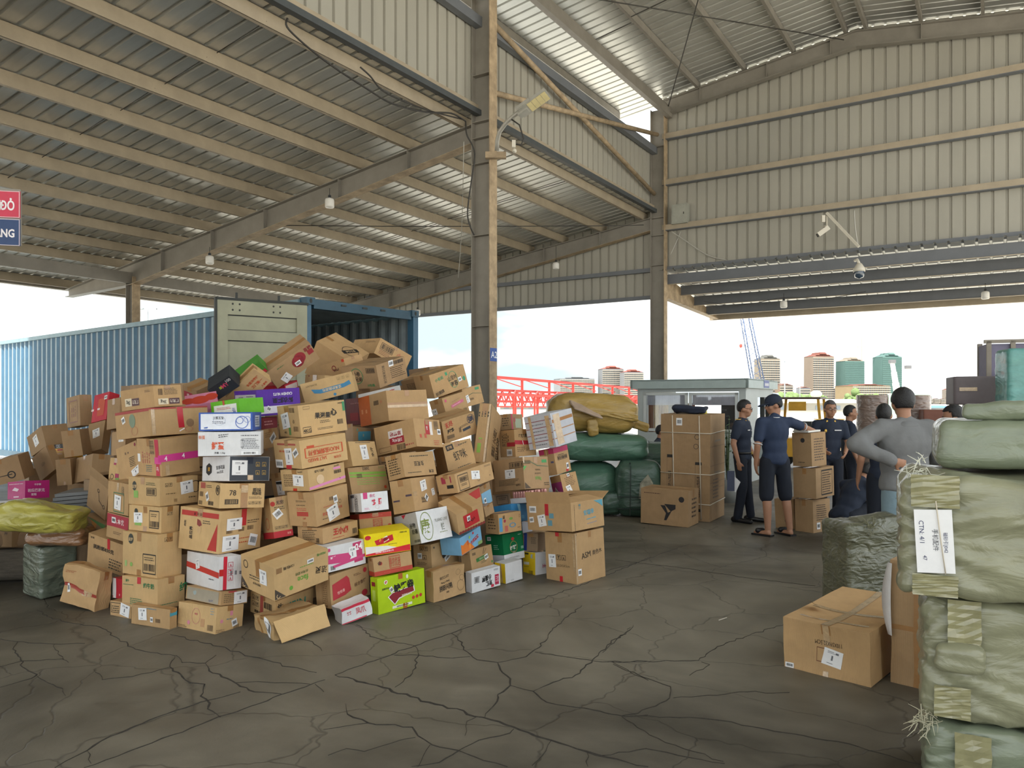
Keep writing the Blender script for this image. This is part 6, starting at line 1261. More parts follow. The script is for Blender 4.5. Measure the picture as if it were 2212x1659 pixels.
# ------------------------------------------------------------------ sacks and wrapped bales
def softbox(name, dims, r, mm, fold=None, res=22, parent=None):
    """rounded block; base at z=0; fold(p, n) pushes the skin in or out"""
    hx, hy, hz = dims[0] / 2, dims[1] / 2, dims[2] / 2
    m = MB()
    ax = [((1, 0, 0), (0, 1, 0), (0, 0, 1)), ((-1, 0, 0), (0, -1, 0), (0, 0, 1)), ((0, 1, 0), (-1, 0, 0), (0, 0, 1)),
          ((0, -1, 0), (1, 0, 0), (0, 0, 1)), ((0, 0, 1), (1, 0, 0), (0, 1, 0)), ((0, 0, -1), (-1, 0, 0), (0, 1, 0))]
    for nn, uu, vv in ax:
        nn, uu, vv = Vector(nn), Vector(uu), Vector(vv)
        vs_ = []
        for j in range(res + 1):
            for i in range(res + 1):
                # denser near the edges
                f = lambda t: math.sin((t - .5) * PI * .92) / math.sin(PI * .46)
                c = nn + uu * f(i / res) + vv * f(j / res)
                q = Vector((c.x * hx, c.y * hy, c.z * hz))
                inn = Vector((max(-hx + r, min(hx - r, q.x)), max(-hy + r, min(hy - r, q.y)), max(-hz + r, min(hz - r, q.z))))
                d = q - inn
                d = d.normalized() if d.length > 1e-6 else nn
                p = inn + d * r
                if fold:
                    p = p + d * fold(p, d)
                p.z += hz
                vs_.append(p)
        m.add(vs_, [(j * (res + 1) + i, j * (res + 1) + i + 1, (j + 1) * (res + 1) + i + 1, (j + 1) * (res + 1) + i) for j in range(res) for i in range(res)], True)
    # weld the seams so that the shading runs round the edges
    me = m.mesh(name, mm)
    bm = bmesh.new(); bm.from_mesh(me)
    bmesh.ops.remove_doubles(bm, verts=bm.verts, dist=1e-4)
    bm.to_mesh(me); bm.free()
    me.polygons.foreach_set('use_smooth', [True] * len(me.polygons))
    return obj(name, me, parent)

def film(key, col, col2, rough=.32, coat=.5, bump=.42, scale=5., stretch=(1, 1, 2.2)):
    """woven cloth or film under clear plastic: fine folds, glossy coat"""
    if key in MATS:
        return MATS[key]
    m = mat(key, col, rough, var=.2, scale=4, stretch=stretch)
    n, l = m.node_tree.nodes, m.node_tree.links
    p = n['Principled BSDF']
    tc = n.new('ShaderNodeTexCoord')
    mp = n.new('ShaderNodeMapping'); mp.inputs['Scale'].default_value = stretch; mp.inputs['Rotation'].default_value = (.25, .2, .1)
    l.new(tc.outputs['Object'], mp.inputs['Vector'])
    a = n.new('ShaderNodeTexNoise'); a.inputs['Scale'].default_value = scale; a.inputs['Detail'].default_value = 7; a.inputs['Distortion'].default_value = 1.2
    l.new(mp.outputs['Vector'], a.inputs['Vector'])
    w = n.new('ShaderNodeTexNoise'); w.inputs['Scale'].default_value = scale * .5; w.inputs['Detail'].default_value = 3; w.inputs['Distortion'].default_value = 2.5
    w.noise_type = 'RIDGED_MULTIFRACTAL'
    l.new(mp.outputs['Vector'], w.inputs['Vector'])
    ad = n.new('ShaderNodeMath'); ad.operation = 'ADD'; l.new(a.outputs['Fac'], ad.inputs[0]); l.new(w.outputs['Fac'], ad.inputs[1])
    b = n.new('ShaderNodeBump'); b.inputs['Strength'].default_value = bump; b.inputs['Distance'].default_value = .03
    l.new(ad.outputs[0], b.inputs['Height'])
    l.new(b.outputs['Normal'], p.inputs['Normal'])
    l.new(b.outputs['Normal'], p.inputs['Coat Normal'])
    p.inputs['Coat Weight'].default_value = coat
    p.inputs['Coat Roughness'].default_value = .12
    return m
M_FOLIVE = film('olive_wrap', '#8f8f74', '#8a8c70')
M_FGREEN = film('sage_wrap', '#7f8872', '#6c7868')
M_FDARK = film('dark_olive_wrap', '#5d5f4a', '#565c48', coat=.9, bump=.8, scale=8)
M_SACKG = film('green_woven_sack', '#547a66', '#3f5f50', .45, .3, .35, 5)
M_SACKD = film('dark_green_woven_sack', '#3f5a4c', '#324a40', .45, .3, .35, 5)
M_SACKY = film('mustard_sack', '#b2934f', '#927838', .45, .25, .35, 5)
M_SACKT = film('tan_sack', '#b39f86', '#9a866c', .6, .1, .25, 5)
M_STRAP = mat('dark_strap', '#23302c', .6)
M_WSTRAP = mat('cream_strap', '#d6cbb8', .5)

def foldfn(seed, amp, freq=3.0, drift=.6, origin=None):
    """long shallow creases that fan out from one side, plus small puckers"""
    S = Vector((seed, seed * .7, 0))
    def f(p, d):
        if origin is not None:
            q = p - Vector(origin)
            an = math.atan2(q.z, abs(q.x) + abs(q.y) * .4 + .05)
            rad = q.length
            v = noise.noise(Vector((an * freq * 2.2, rad * .9, 0)) + S)
            v = abs(v) ** .7 * (1 if v > 0 else -1)
        else:
            v = noise.noise(Vector((p.x * freq * .5 + p.z * drift, p.y * freq * .5, p.z * freq * 2.4)) + S)
        w = noise.noise(p * 14 + S) * .35
        return amp * (v + w)
    return f

# --- stack of sage green wrapped bales at the right edge
def bale(name, loc, rz, dims, mm, label, seed, amp=.016, group='wrapped bales at the right edge', org=None, res=40, r=.05):
    o = softbox(name, dims, r, mm, foldfn(seed, amp, origin=org), res)
    o.location = loc; o.rotation_euler = (0, 0, rz)
    tag(o, label, 'bale', group)
    return o
BR = R(-27)
def bl(xl, yl, w, d, zz):     # bale whose left front edge stands at xl, yl
    return (xl + math.cos(BR) * w / 2 - math.sin(BR) * d / 2, yl + math.sin(BR) * w / 2 + math.cos(BR) * d / 2, zz)
OG = (-.62, -.3, .02)
b1 = bale('wrapped_bale', bl(1.60, 2.98, 1.25, .75, 0), BR, (1.25, .75, .40), M_FGREEN, 'lowest sage wrapped bale at the bottom right corner', 3, .014, org=OG)
b2 = bale('wrapped_bale', bl(1.585, 2.97, 1.25, .75, .415), BR, (1.25, .75, .47), M_FOLIVE, 'second bale from the floor in the right stack, bundled knot on it', 8, .016, org=OG)
b3 = bale('wrapped_bale', bl(1.475, 2.93, 1.35, .75, .90), BR, (1.35, .75, .45), M_FOLIVE, 'sage bale carrying the white handwritten paper label', 13, .015, org=OG)
b4 = bale('wrapped_bale', bl(1.73, 3.13, 1.25, .6, 1.365), BR, (1.25, .6, .20), M_FGREEN, 'topmost flat sage bale of the right stack', 19, .01)
# paper label on the third bale
def front_pt(o, dims, u, z, off=.012):
    return o.matrix_basis @ Vector((-dims[0] / 2 + u, -dims[1] / 2 - off, z))
bpy.context.view_layer.update()
def paper_on(o, dims, u, z, w, h, rot, off=.022):
    r = empty('paper_label'); r.parent = o
    r.location = (-dims[0] / 2 + u, -dims[1] / 2 - off, z)
    r.rotation_euler = (0, R(rot), 0)
    MB().box((0, 0, 0), (w, .002, h)).build('paper', M_LABEL, r)
    return r
pl = paper_on(b3, (1.35, .75, .475), .118, .215, .125, .235, -3)
def paper_text(r, s, x, z, h, col, rot=-90):
    tv, tf, tw, th = text_mesh(s, .0)
    k = h / th
    ca, sa = math.cos(R(rot)), math.sin(R(rot))
    MB().add([(x + (a * ca - b * sa) * k, -.0022, z + (a * sa + b * ca) * k) for a, b in tv], tf).build('handwriting', ink(col), r)
paper_text(pl, 'CTN: 4/1 ', -.040, .035, .016, '#22285c')
paper_text(pl, '47', -.034, -.062, .013, '#22285c')
paper_text(pl, '手机配件', .004, .005, .019, '#2a2a38')
paper_text(pl, '磁砂引J042', .036, -.004, .017, '#22285c')
m = MB(); m.tube([(.012, -.005, .15), (.02, -.006, .02), (.03, -.005, -.12)], .0022, 6); m.build('plastic_string', M_WSTRAP, pl)
# bundled knot and frayed ends on the bales
M_CLEARF = mat('clear_film_tatters', '#dcdccb', .12, var=.1, coat=1.)
k = softbox('knot', (.16, .07, .10), .03, M_FOLIVE, foldfn(5, .02, 6), 12, b2)
k.location = (-.50, -.39, .20)
def tatters(parent, loc, n, ln, seed, mm=M_CLEARF, spread=1.):
    rr = random.Random(seed); m = MB()
    for _ in range(n):
        d = Vector((rr.gauss(-.2, 1) * spread, rr.gauss(-.4, .6), rr.gauss(.2, .8) * spread)).normalized()
        L_ = ln * rr.uniform(.4, 1)
        p = Vector(loc) + Vector((rr.gauss(0, .02), 0, rr.gauss(0, .02)))
        m.tube([p, p + d * L_ * .5 + Vector((0, 0, rr.gauss(0, .006))), p + d * L_ + Vector((rr.gauss(0, .01), 0, rr.gauss(-.01, .01)))], [.0022, .0018, .0008], 5, smooth=False)
    o = m.build('frayed_ends', mm, parent); o['kind'] = 'stuff'
    return o
tatters(b1, (-.62, -.37, .40), 40, .07, 2, mat('frayed_fibre', '#b9b59c', .6))
tatters(b3, (-.60, -.33, .47), 30, .06, 3)
tatters(b4, (-.25, -.26, .225), 26, .07, 4, mat('frayed_fibre', '#b9b59c', .6), .8)
k = softbox('tuft', (.24, .10, .07), .03, M_FGREEN, foldfn(23, .02, 6), 10, b4)
k.location = (-.42, -.22, .20)
# glossy tape bands and film creases that catch the light
def film_band(o, dims, u, z0, z1, w, seed, mm=None):
    rr = random.Random(seed)
    n = 14; vs_ = []
    for j in range(n + 1):
        z = z0 + (z1 - z0) * j / n
        for i in range(5):
            vs_.append((-dims[0] / 2 + u + w * (i / 4 - .5) + rr.gauss(0, .001), -dims[1] / 2 - .019 + rr.gauss(0, .0018), z))
    MB().add(vs_, [(j * 5 + i, j * 5 + i + 1, (j + 1) * 5 + i + 1, (j + 1) * 5 + i) for j in range(n) for i in range(4)]).build('clear_tape', mm or M_CLEARB, o)
M_CLEARB = mat('yellowed_clear_tape', '#96926c', .14, var=.2, scale=12, coat=1.)
film_band(b3, (1.35, .75, .475), .12, .34, .46, .16, 1)
film_band(b3, (1.35, .75, .475), .12, .01, .09, .15, 2)
film_band(b2, (1.25, .75, .485), .14, .25, .47, .11, 3)
film_band(b2, (1.25, .75, .485), .10, .02, .14, .12, 4)
film_band(b1, (1.25, .75, .40), .16, .10, .38, .12, 5)

# --- cartons and the dark bale on the floor in front of the right stack
o, q, s = POSE['rcarton']
rc = carton('rcarton', o, q, s, 'K', 'long battered carton on the floor in front of the sage bales', [
    ('T', 'c', .5, .5, 1, .09), ('T', 'c', .42, .5, .05, .9), ('T', 'c', .14, .5, .03, .8), ('L', 'c', .5, .8, .07, .4), ('L', 'c', .5, .05, .06, .1),
    ('L', 't', .52, .63, .3, .085, '110X59X32.5CM', '#3b2b1e', 180, 0), ('L', 'l', .57, .37, .22, .32, -8), ('L', 'f', .47, .39, .16, .26, '#7a4c34'), ('L', 's', .065, .06, .10, .10)],
    .006, group='cartons by the sage bales')
MB().add([(.3, s[1] - .12, s[2] + .004), (.36, s[1] - .06, s[2] + .004), (.30, s[1] - .02, s[2] + .05), (.26, s[1] - .08, s[2] + .045)], [(0, 1, 2, 3)]).build('torn_flap', CM['K'], rc.o)
y47 = R(46)
rt = carton('rtall', (2.585, 4.125, 0), (math.cos(y47 / 2), 0, 0, math.sin(y47 / 2)), (.34, .52, .715), 'K2', 'tall taped carton with torn white edged corner beside the sage bales', [
    ('L', 'p', .30, .5, .12, 1), ('L', 'p', .5, .46, 1, .04), ('L', 'p', .72, .5, .1, 1)], .008, group='cartons by the sage bales')
# torn corner of the tall carton: curled white lined strip of board
vs_ = []
for j in range(9):
    t = j / 8
    z = .70 - .42 * t
    b_ = .035 * math.sin(PI * t) + .012
    vs_ += [(-.012, .52 + b_, z), (-.035, .52 + b_ * .2 - .02, z), (.02, .525, z)]
MB().add(vs_, [(3 * j, 3 * j + 1, 3 * j + 4, 3 * j + 3) for j in range(8)] + [(3 * j + 2, 3 * j, 3 * j + 3, 3 * j + 5) for j in range(8)], True).build('torn_strip', CM['W'], rt.o)
ob_ = bale('wrapped_bale', (2.72, 5.88, 0), R(8), (.56, .38, .72), M_FDARK, 'dark olive plastic wrapped bale behind the long battered carton', 31, .02, r=.04)
tatters(ob_, (-.1, -.2, .72), 40, .09, 8, mat('dark_fibre', '#7d7c60', .6), .9)
k = softbox('loose_top', (.36, .24, .12), .05, M_FDARK, foldfn(37, .035, 6), 14, ob_)
k.location = (.02, -.06, .66)

# --- sacks by the booth
def sack(name, loc, rz, dims, mm, label, seed, amp=.02, tilt=0, r=None, cat='sack', group='sacks heaped behind the cartons', fr=4):
    o = softbox(name, dims, r or min(dims) * .46, mm, foldfn(seed, amp, fr), 20)
    o.location = loc; o.rotation_euler = (0, tilt, rz)
    tag(o, label, cat, group)
    return o
sy = sack('sack', (1.17, 11.5, 1.20), R(6), (1.34, .8, .56), M_SACKY, 'mustard yellow sack lying on top of the green sacks', 2, .035, R(3))
# gathered seam of the mustard sack
k = softbox('gathered_seam', (.86, .10, .09), .04, M_SACKY, foldfn(5, .03, 16), 26, sy); k.location = (.18, -.37, .22); k.rotation_euler = (0, R(4), 0)
k = softbox('twisted_end', (.16, .12, .26), .05, M_SACKY, foldfn(6, .02, 8), 10, sy); k.location = (-.02, -.40, -.05); k.rotation_euler = (0, R(-14), 0)
k = softbox('tied_ear', (.30, .10, .13), .045, M_SACKY, foldfn(7, .02, 8), 10, sy); k.location = (.72, -.05, .06); k.rotation_euler = (0, R(14), 0)
fl = softbox('cloth', (.46, .4, .03), .012, mat('tan_cloth', '#b7a08c', .9, var=.15, bump=.3), foldfn(9, .02, 7), 14)
fl.location = (1.043, 11.100, 1.536); fl.rotation_euler = (R(24), R(18), R(20)); tag(fl, 'folded tan cloth laid over the mustard sack', 'cloth')
fl = softbox('plastic_bag', (.17, .14, .05), .02, mat('pale_blue_plastic', '#8f97b8', .3, var=.3, scale=14), foldfn(10, .02, 9), 10)
fl.location = (1.225, 11.300, 1.562); tag(fl, 'small crumpled bluish plastic bag on the mustard sack', 'bag')
sack('sack', (1.30, 11.45, .78), R(4), (1.36, .82, .40), M_SACKG, 'pale green sack squeezed under the mustard sack', 12, .022, R(2))
sack('sack', (1.15, 11.55, .0), R(3), (1.0, .9, .76), M_SACKG, 'large upright green sack at the bottom of the sack heap', 15, .02, 0)
sack('sack', (1.42, 11.12, .0), R(0), (.42, .4, .36), M_SACKD, 'small round dark green sack on the floor before the heap', 18, .03, 0, fr=7)
bs = sack('strapped_bale', (1.83, 11.15, 0), R(-8), (.66, .6, .80), M_SACKD, 'dark green bale with black straps beside the strapped tall carton', 21, .018, 0, .16, 'bale')
for u in (-.12,):
    m = MB(); m.bar((u, -.325, .04), (u + .01, -.325, .74), .02, .012); m.build('strap', M_STRAP, bs)
m = MB(); m.bar((u, -.30, .765), (u, .2, .815), .02, .012); m.build('strap', M_STRAP, bs)
for z in (.13, .30):
    m = MB(); m.bar((-.30, -.318, z), (.30, -.318, z), .016, .012); m.build('strap', M_STRAP, bs)
MB().add([(.0, -.322, .28), (.16, -.322, .24), (.2, -.326, .5), (.13, -.322, .62), (.02, -.326, .5)], [(0, 1, 2, 3, 4)]).build('worn_print', mat('worn_print', '#9d9a86', .7, var=.5, scale=14), bs)
bs2 = sack('strapped_bale', (2.2, 12.4, .0), R(-8), (.8, .7, 1.0), M_SACKD, 'second dark green bale peeking over the strapped one', 25, .018, 0, .2, 'bale')
for u in (-.2, .0):
    m = MB(); m.tube([(u, -.33, .6), (u, -.335, .84), (u, -.25, .965), (u, .0, 1.01)], .012, 6); m.build('strap', M_STRAP, bs2)

# --- left edge: bales, lump and sack
o, q, s = POSE['grnbale']
gb = softbox('wrapped_bale', (s[0] + .06, s[1] + .06, s[2]), .03, film('left_sage_wrap', '#6b7466', '#66735f', .25, .9, .9), foldfn(41, .006, 5), 26)
gb.matrix_basis = Matrix.Translation(o) @ Quaternion(q).to_matrix().to_4x4() @ Matrix.Translation((s[0] / 2, s[1] / 2, 0))
tag(gb, 'shiny grey green wrapped bale standing on the floor at left', 'bale')
gy = sack('cloth_bale', (-4.62, 7.2, 0), R(10), (1.1, .5, .30), mat('grey_cloth', '#7f776b', .9, var=.3, scale=9, bump=.4, stretch=(1, 1, 6)), 'flat grey cloth bale at the left frame edge on the floor', 44, .014, 0, .08, 'bale', None)
pa = sack('paper_sack', (-4.6, 7.2, .31), R(10), (1.1, .5, .16), mat('brown_paper_sack', '#a5876a', .8, var=.15), 'flattened brown paper sack on the grey cloth bale', 45, .02, 0, .05, 'sack', None)
lu = sack('wrapped_parcel', (-3.80, 6.5, .44), R(8), (.44, .36, .14), film('brown_film_parcel', '#8b6647', '#7a5638', .3, .9, .8), 'brown parcel in clear film on top of the wrapped left bale', 46, .025, 0, .05, 'parcel', None, 7)
def wedge(p, d):
    # full at one third of its length, flat at both ends
    t = (p.x + .37) / .74
    prof = min(1, t / .3) if t < .3 else max(.05, 1 - (t - .3) / .72)
    return (-.13 * (1 - prof) if p.z > 0 else .0) * abs(d.z) + foldfn(47, .03, 6)(p, d)
yg = softbox('plastic_sack', (.74, .36, .27), .09, film('yellow_green_plastic', '#b0a850', '#98913e', .3, .6, .8), wedge, 26)
yg.location = (-3.95, 6.36, .57); yg.rotation_euler = (0, R(4), R(4))
tag(yg, 'crumpled yellow green plastic sack on the left heap', 'sack')
k = softbox('twisted_end', (.20, .08, .07), .03, MATS['yellow_green_plastic'], foldfn(48, .02, 9), 10, yg); k.location = (-.36, -.02, .03); k.rotation_euler = (0, R(-20), 0)
for i in range(9):
    m = MB(); m.box((0, 0, 0), (1.25, .5, .028))
    pk = m.build('plank', mat('grey_plank', '#7f8182', .6, var=.15, scale=4, stretch=(.6, 3, 3)))
    pk.location = (-3.70 + .012 * i, 7.35 + .01 * (i % 3), .55 + .0345 * i)
    pk.rotation_euler = (0, R(-4), R(12))
    tag(pk, '%s grey plank in the sloping stack behind the yellow green sack' % ('lowest', 'second lowest', 'third lowest', 'fourth lowest', 'middle', 'fourth highest', 'third highest', 'second highest', 'topmost')[i], 'plank', 'grey planks in the sloping stack')
sp = MB(); sp.box((-3.70, 7.37, .25), (1.0, .45, .50)); cr = sp.build('pallet_box', CM['K3'])
tag(cr, 'dull brown crate carrying the grey plank stack', 'box')

# ------------------------------------------------------------------ cartons by the officers
for key, lab, colr, dec in (
    ('v7', 'brown carton with black arrow shaped logo before the strapped tall carton', 'K2', [('L', 'g', 0, 0, 0, 0, '#2c2a2c', [(.42, .56), (.52, .56), (.58, .36), (.66, .42), (.55, .14), (.50, .14), (.54, .34)]), ('L', 'g', 0, 0, 0, 0, '#2c2a2c', [(.50, .60), (.74, .60), (.74, .48), (.64, .40)]), ('L', 'd', .86, .76, .16, 0, '#2c2a2c'), ('L', 'n', .25, .88, .36, .05, '#5a3c34', 1), ('R', 'n', .6, .5, .5, .6, '#4c4038', 5)]),
    ('st1', 'top carton of the three beside the capped man', 'K2', [('L', 'd', .56, .78, .14, 0, '#2c2a2c'), ('L', 'n', .5, .12, .4, .05, '#4c4038', 1), ('R', 'n', .55, .5, .7, .7, '#5a4c42', 9)]),
    ('st2', 'middle carton of the three beside the capped man', 'K2', [('R', 'n', .6, .5, .5, .7, '#4c4038', 9), ('R', 'f', .6, .5, .6, .8)]),
    ('st3', 'lowest carton of the three beside the capped man', 'K2', [('R', 'n', .5, .6, .6, .5, '#4c4038', 8), ('R', 's', .3, .2, .2, .2)]),
    ('st4', 'carton with arrow logo behind the legs of the capped man', 'K2', [('L', 'g', 0, 0, 0, 0, '#2c2a2c', [(.5, .3), (.62, .58), (.7, .58), (.62, .3), (.85, .32), (.8, .24), (.5, .24)])])):
    o, q, s = POSE[key]
    carton(key, o, q, s, colr, lab, dec, group='cartons around the officers')
# tray of canned drinks in shrink film
o, q, s = POSE['cans']
tr_ = empty('drinks_tray'); tr_.matrix_basis = Matrix.Translation(o) @ Quaternion(q).to_matrix().to_4x4()
tag(tr_, 'film wrapped tray of pink canned drinks above the bright blue pack', 'drinks')
MB().span((0, 0, 0), (s[0], s[1], s[2] * .42)).build('tray', CM['W'], tr_)
MB().span((.02, -.003, .01), (s[0] * .8, 0, s[2] * .36)).build('tray_print', ink('#c0405c'), tr_)
nx, ny = 3, 8
for i in range(nx):
    for j in range(ny):
        cx, cy = s[0] * (i + .5) / nx, s[1] * (j + .5) / ny; rr_ = min(s[0] / nx, s[1] / ny) * .46
        MB().lathe([(0, s[2] * .42), (rr_, s[2] * .42), (rr_, s[2] * .92), (rr_ * .85, s[2]), (0, s[2])], (cx, cy, 0), 12).build('can', mat('can_pink', '#d8a29c', .25, .3), tr_)
# foam lid on the top carton
o, q, s = POSE['st1']
m = MB(); m.span((-.02, .02, s[2] + .008), (.24, s[1] * .9, s[2] + .03)); m.span((.0, .04, s[2] + .03), (.03, s[1] * .85, s[2] + .065))
fo = m.build('foam_lid', mat('white_foam', '#e8e6df', .8, var=.04)); fo.matrix_basis = Matrix.Translation(o) @ Quaternion(q).to_matrix().to_4x4()
tag(fo, 'white foam lid on the top carton under the outstretched arm', 'lid')
# tall strapped carton
o, q, s = POSE['strapped']
tc_ = carton('strapped', o, q, s, 'K2', 'tall strapped carton with white bands beside the green bales', [
    ('L', 'f', .19, .36, .11, .48), ('L', 't', .19, .36, .4, .035, '轻拿轻放小心搬运防潮', '#3a2e28', 90), ('L', 'f', .77, .32, .13, .44), ('L', 't', .77, .32, .4, .035, '轻拿轻放小心搬运防潮', '#3a2e28', 90),
    ('L', 's', .38, .93, .12, .07), ('L', 'o', .74, .79, .05, 0, '#4c4038', .8), ('L', 'o', .72, .70, .05, 0, '#4c4038', .8), ('R', 'n', .4, .3, .4, .2, '#6a5a4c', 6), ('R', 'f', .5, .6, .4, .3, '#8a7a64')],
    group='cartons around the officers', taped=False)
def strap(par, pts, w=.014):
    m = MB(); m.tube(pts, w / 2, 6); m.build('strap', M_WSTRAP, par)
w1, w2, h = s
for z in (.44, .825, .16):
    zz = z * h
    strap(tc_.o, [(-.008, w2, zz), (-.008, -.008, zz), (w1, -.008, zz + .02 * math.sin(z * 9))])
for u in (.24, .78):
    strap(tc_.o, [(-.008, (1 - u) * w2, h * .99), (-.008, (1 - u) * w2 - .04, .02)])
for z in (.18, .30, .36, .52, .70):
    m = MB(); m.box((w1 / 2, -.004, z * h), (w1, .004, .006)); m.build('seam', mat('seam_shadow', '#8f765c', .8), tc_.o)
jk = softbox('bundle', (.46, .3, .10), .04, mat('navy_fabric', '#262d3f', .85, var=.3, scale=12, bump=.3), foldfn(51, .03, 7), 14)
jk.location = (2.528, 10.900, 1.479); jk.rotation_euler = (0, 0, R(-20)); tag(jk, 'dark navy folded jacket on the strapped tall carton', 'jacket')
m = MB(); m.lathe([(.03, 0), (.055, 0), (.055, .05), (.03, .05), (.03, 0)], n=20); tr = m.build('tape_roll', mat('yellow_tape', '#cdbb4e', .4))
tr.location = (2.712, 10.900, 1.463); tag(tr, 'yellow tape roll at the edge of the strapped tall carton', 'tape roll')

# ------------------------------------------------------------------ guard booth
M_BOOTH = mat('booth_panel', '#bfc6c4', .5, var=.08, scale=2)
M_BFR = mat('booth_window_frame', '#d8dcda', .45, var=.05)
def glass(key, col=(.96, .97, .98, 1)):
    if key in MATS:
        return MATS[key]
    m = bpy.data.materials.new(key); m.use_nodes = True
    n, l = m.node_tree.nodes, m.node_tree.links
    out = n['Material Output']; n.remove(n['Principled BSDF'])
    t = n.new('ShaderNodeBsdfTransparent'); g = n.new('ShaderNodeBsdfGlossy'); g.inputs['Roughness'].default_value = .03; g.inputs['Color'].default_value = (.85, .9, .92, 1)
    t.inputs['Color'].default_value = col
    fr = n.new('ShaderNodeFresnel'); fr.inputs['IOR'].default_value = 1.5
    no = n.new('ShaderNodeTexNoise'); no.inputs['Scale'].default_value = 3
    ma = n.new('ShaderNodeMath'); ma.operation = 'MULTIPLY_ADD'; ma.inputs[1].default_value = .06
    l.new(no.outputs['Fac'], ma.inputs[0]); l.new(fr.outputs['Fac'], ma.inputs[2])
    x = n.new('ShaderNodeMixShader'); l.new(ma.outputs[0], x.inputs['Fac']); l.new(t.outputs[0], x.inputs[1]); l.new(g.outputs[0], x.inputs[2])
    l.new(x.outputs[0], out.inputs['Surface'])
    MATS[key] = m
    return m
booth = empty('guard_booth', (4.715, 15.5, 0), HALL)
tag(booth, 'small grey guard booth with sliding windows and flat roof fascia', 'booth')
BW, BD, BZ = 2.34, 2.2, 1.96
m = MB(); m.span((-BW, 0, .08), (0, .05, 1.0)); m.build('front_lower_wall', M_BOOTH, booth)
m = MB(); m.span((-BW, 0, 1.86), (0, .05, BZ)); m.build('front_lintel', M_BOOTH, booth)
for x0, x1 in ((-BW, -BW + .12), (-.14, 0)):
    m = MB(); m.span((x0, -.004, .08), (x1, .05, BZ)); m.build('corner_panel', M_BOOTH, booth)
m = MB(); m.span((-BW, .05, .08), (-BW + .05, BD, BZ)); m.build('side_wall', M_BOOTH, booth)
m = MB(); m.span((-BW, BD - .05, .08), (0, BD, 1.0)); m.build('back_wall', M_BOOTH, booth)
m = MB(); m.span((-.05, .05, .08), (0, .9, BZ)); m.build('side_wall', M_BOOTH, booth)
m = MB(); m.span((-.05, .9, 1.75), (0, BD, BZ)); m.build('side_lintel', M_BOOTH, booth)
m = MB(); m.span((-BW, 0, 0), (0, BD, .08)); m.build('plinth', M_BOOTH, booth)
m = MB(); m.span((-BW - .10, -.10, BZ), (.06, BD + .1, BZ + .02)); m.build('ceiling_board', M_BOOTH, booth)
for a_, b_ in (((-BW - .12, -.12, BZ - .03), (.08, -.07, BZ + .16)), ((.03, -.12, BZ - .03), (.08, BD + .1, BZ + .16)), ((-BW - .12, -.12, BZ - .03), (-BW - .07, BD + .1, BZ + .16)), ((-BW - .12, -.12, BZ + .13), (.08, BD + .1, BZ + .15))):
    m = MB(); m.span(a_, b_); m.build('roof_fascia', mat('booth_fascia', '#b3c2c0', .45, var=.08), booth)
sg = MB().box((.083, 1.3, BZ + .07), (.01, .42, .16)).build('plate', ink('#7a84b8'), booth)
MB().box((.089, 1.3, BZ + .06), (.004, .34, .06)).build('plate_print', ink('#d8d8e4'), booth)
for i, (x0, x1) in enumerate(((-BW + .14, -BW / 2 - .04), (-BW / 2 - .02, -.16))):
    y = .0 if i == 0 else .02
    wn_ = MB()
    z0_, z1_ = 1.02, 1.84
    for a_, b_ in (((x0, y - .015, z0_), (x1, y + .025, z0_ + .06)), ((x0, y - .015, z1_ - .05), (x1, y + .025, z1_)), ((x0, y - .015, z0_), (x0 + .06, y + .025, z1_)), ((x1 - .06, y - .015, z0_), (x1, y + .025, z1_))):
        wn_.span(a_, b_)
    wo = wn_.build('window_frame', M_BFR, booth)
    MB().span((x0 + .05, y + .003, z0_ + .05), (x1 - .05, y + .009, z1_ - .04)).build('pane', glass('booth_glass'), wo)
    # blind behind the pane
    bl_ = MB()
    for k in range(40):
        t0 = x0 + .06 + (x1 - x0 - .12) * k / 40
        bl_.span((t0, .06 + .006 * (k % 2), 1.58), (t0 + (x1 - x0 - .12) / 40, .066 + .006 * (k % 2), 1.83))
    bl_.build('pleated_blind', mat('grey_blind', '#dcd9e0', .8, var=.15), booth)
cols = ('#a8734c', '#d8b072', '#8c4a34', '#c99a62', '#7f8792', '#a86a50')
for i in range(9):
    x = -BW + .2 + i * .115
    vs_ = [(x + .115 * k / 6, .13 + .02 * math.sin(k * 2.1 + i), z) for z in (.9, 1.62) for k in range(7)]
    MB().add(vs_, [(k, k + 1, k + 8, k + 7) for k in range(6)], True).build('curtain', mat('curtain_' + cols[i % 6].strip('#'), cols[i % 6], .9, var=.1), booth)
m = MB(); m.span((-.55, .16, .95), (-.2, .2, 1.6)); m.build('dark_cabinet', mat('dark_cabinet', '#2d3238', .5), booth)
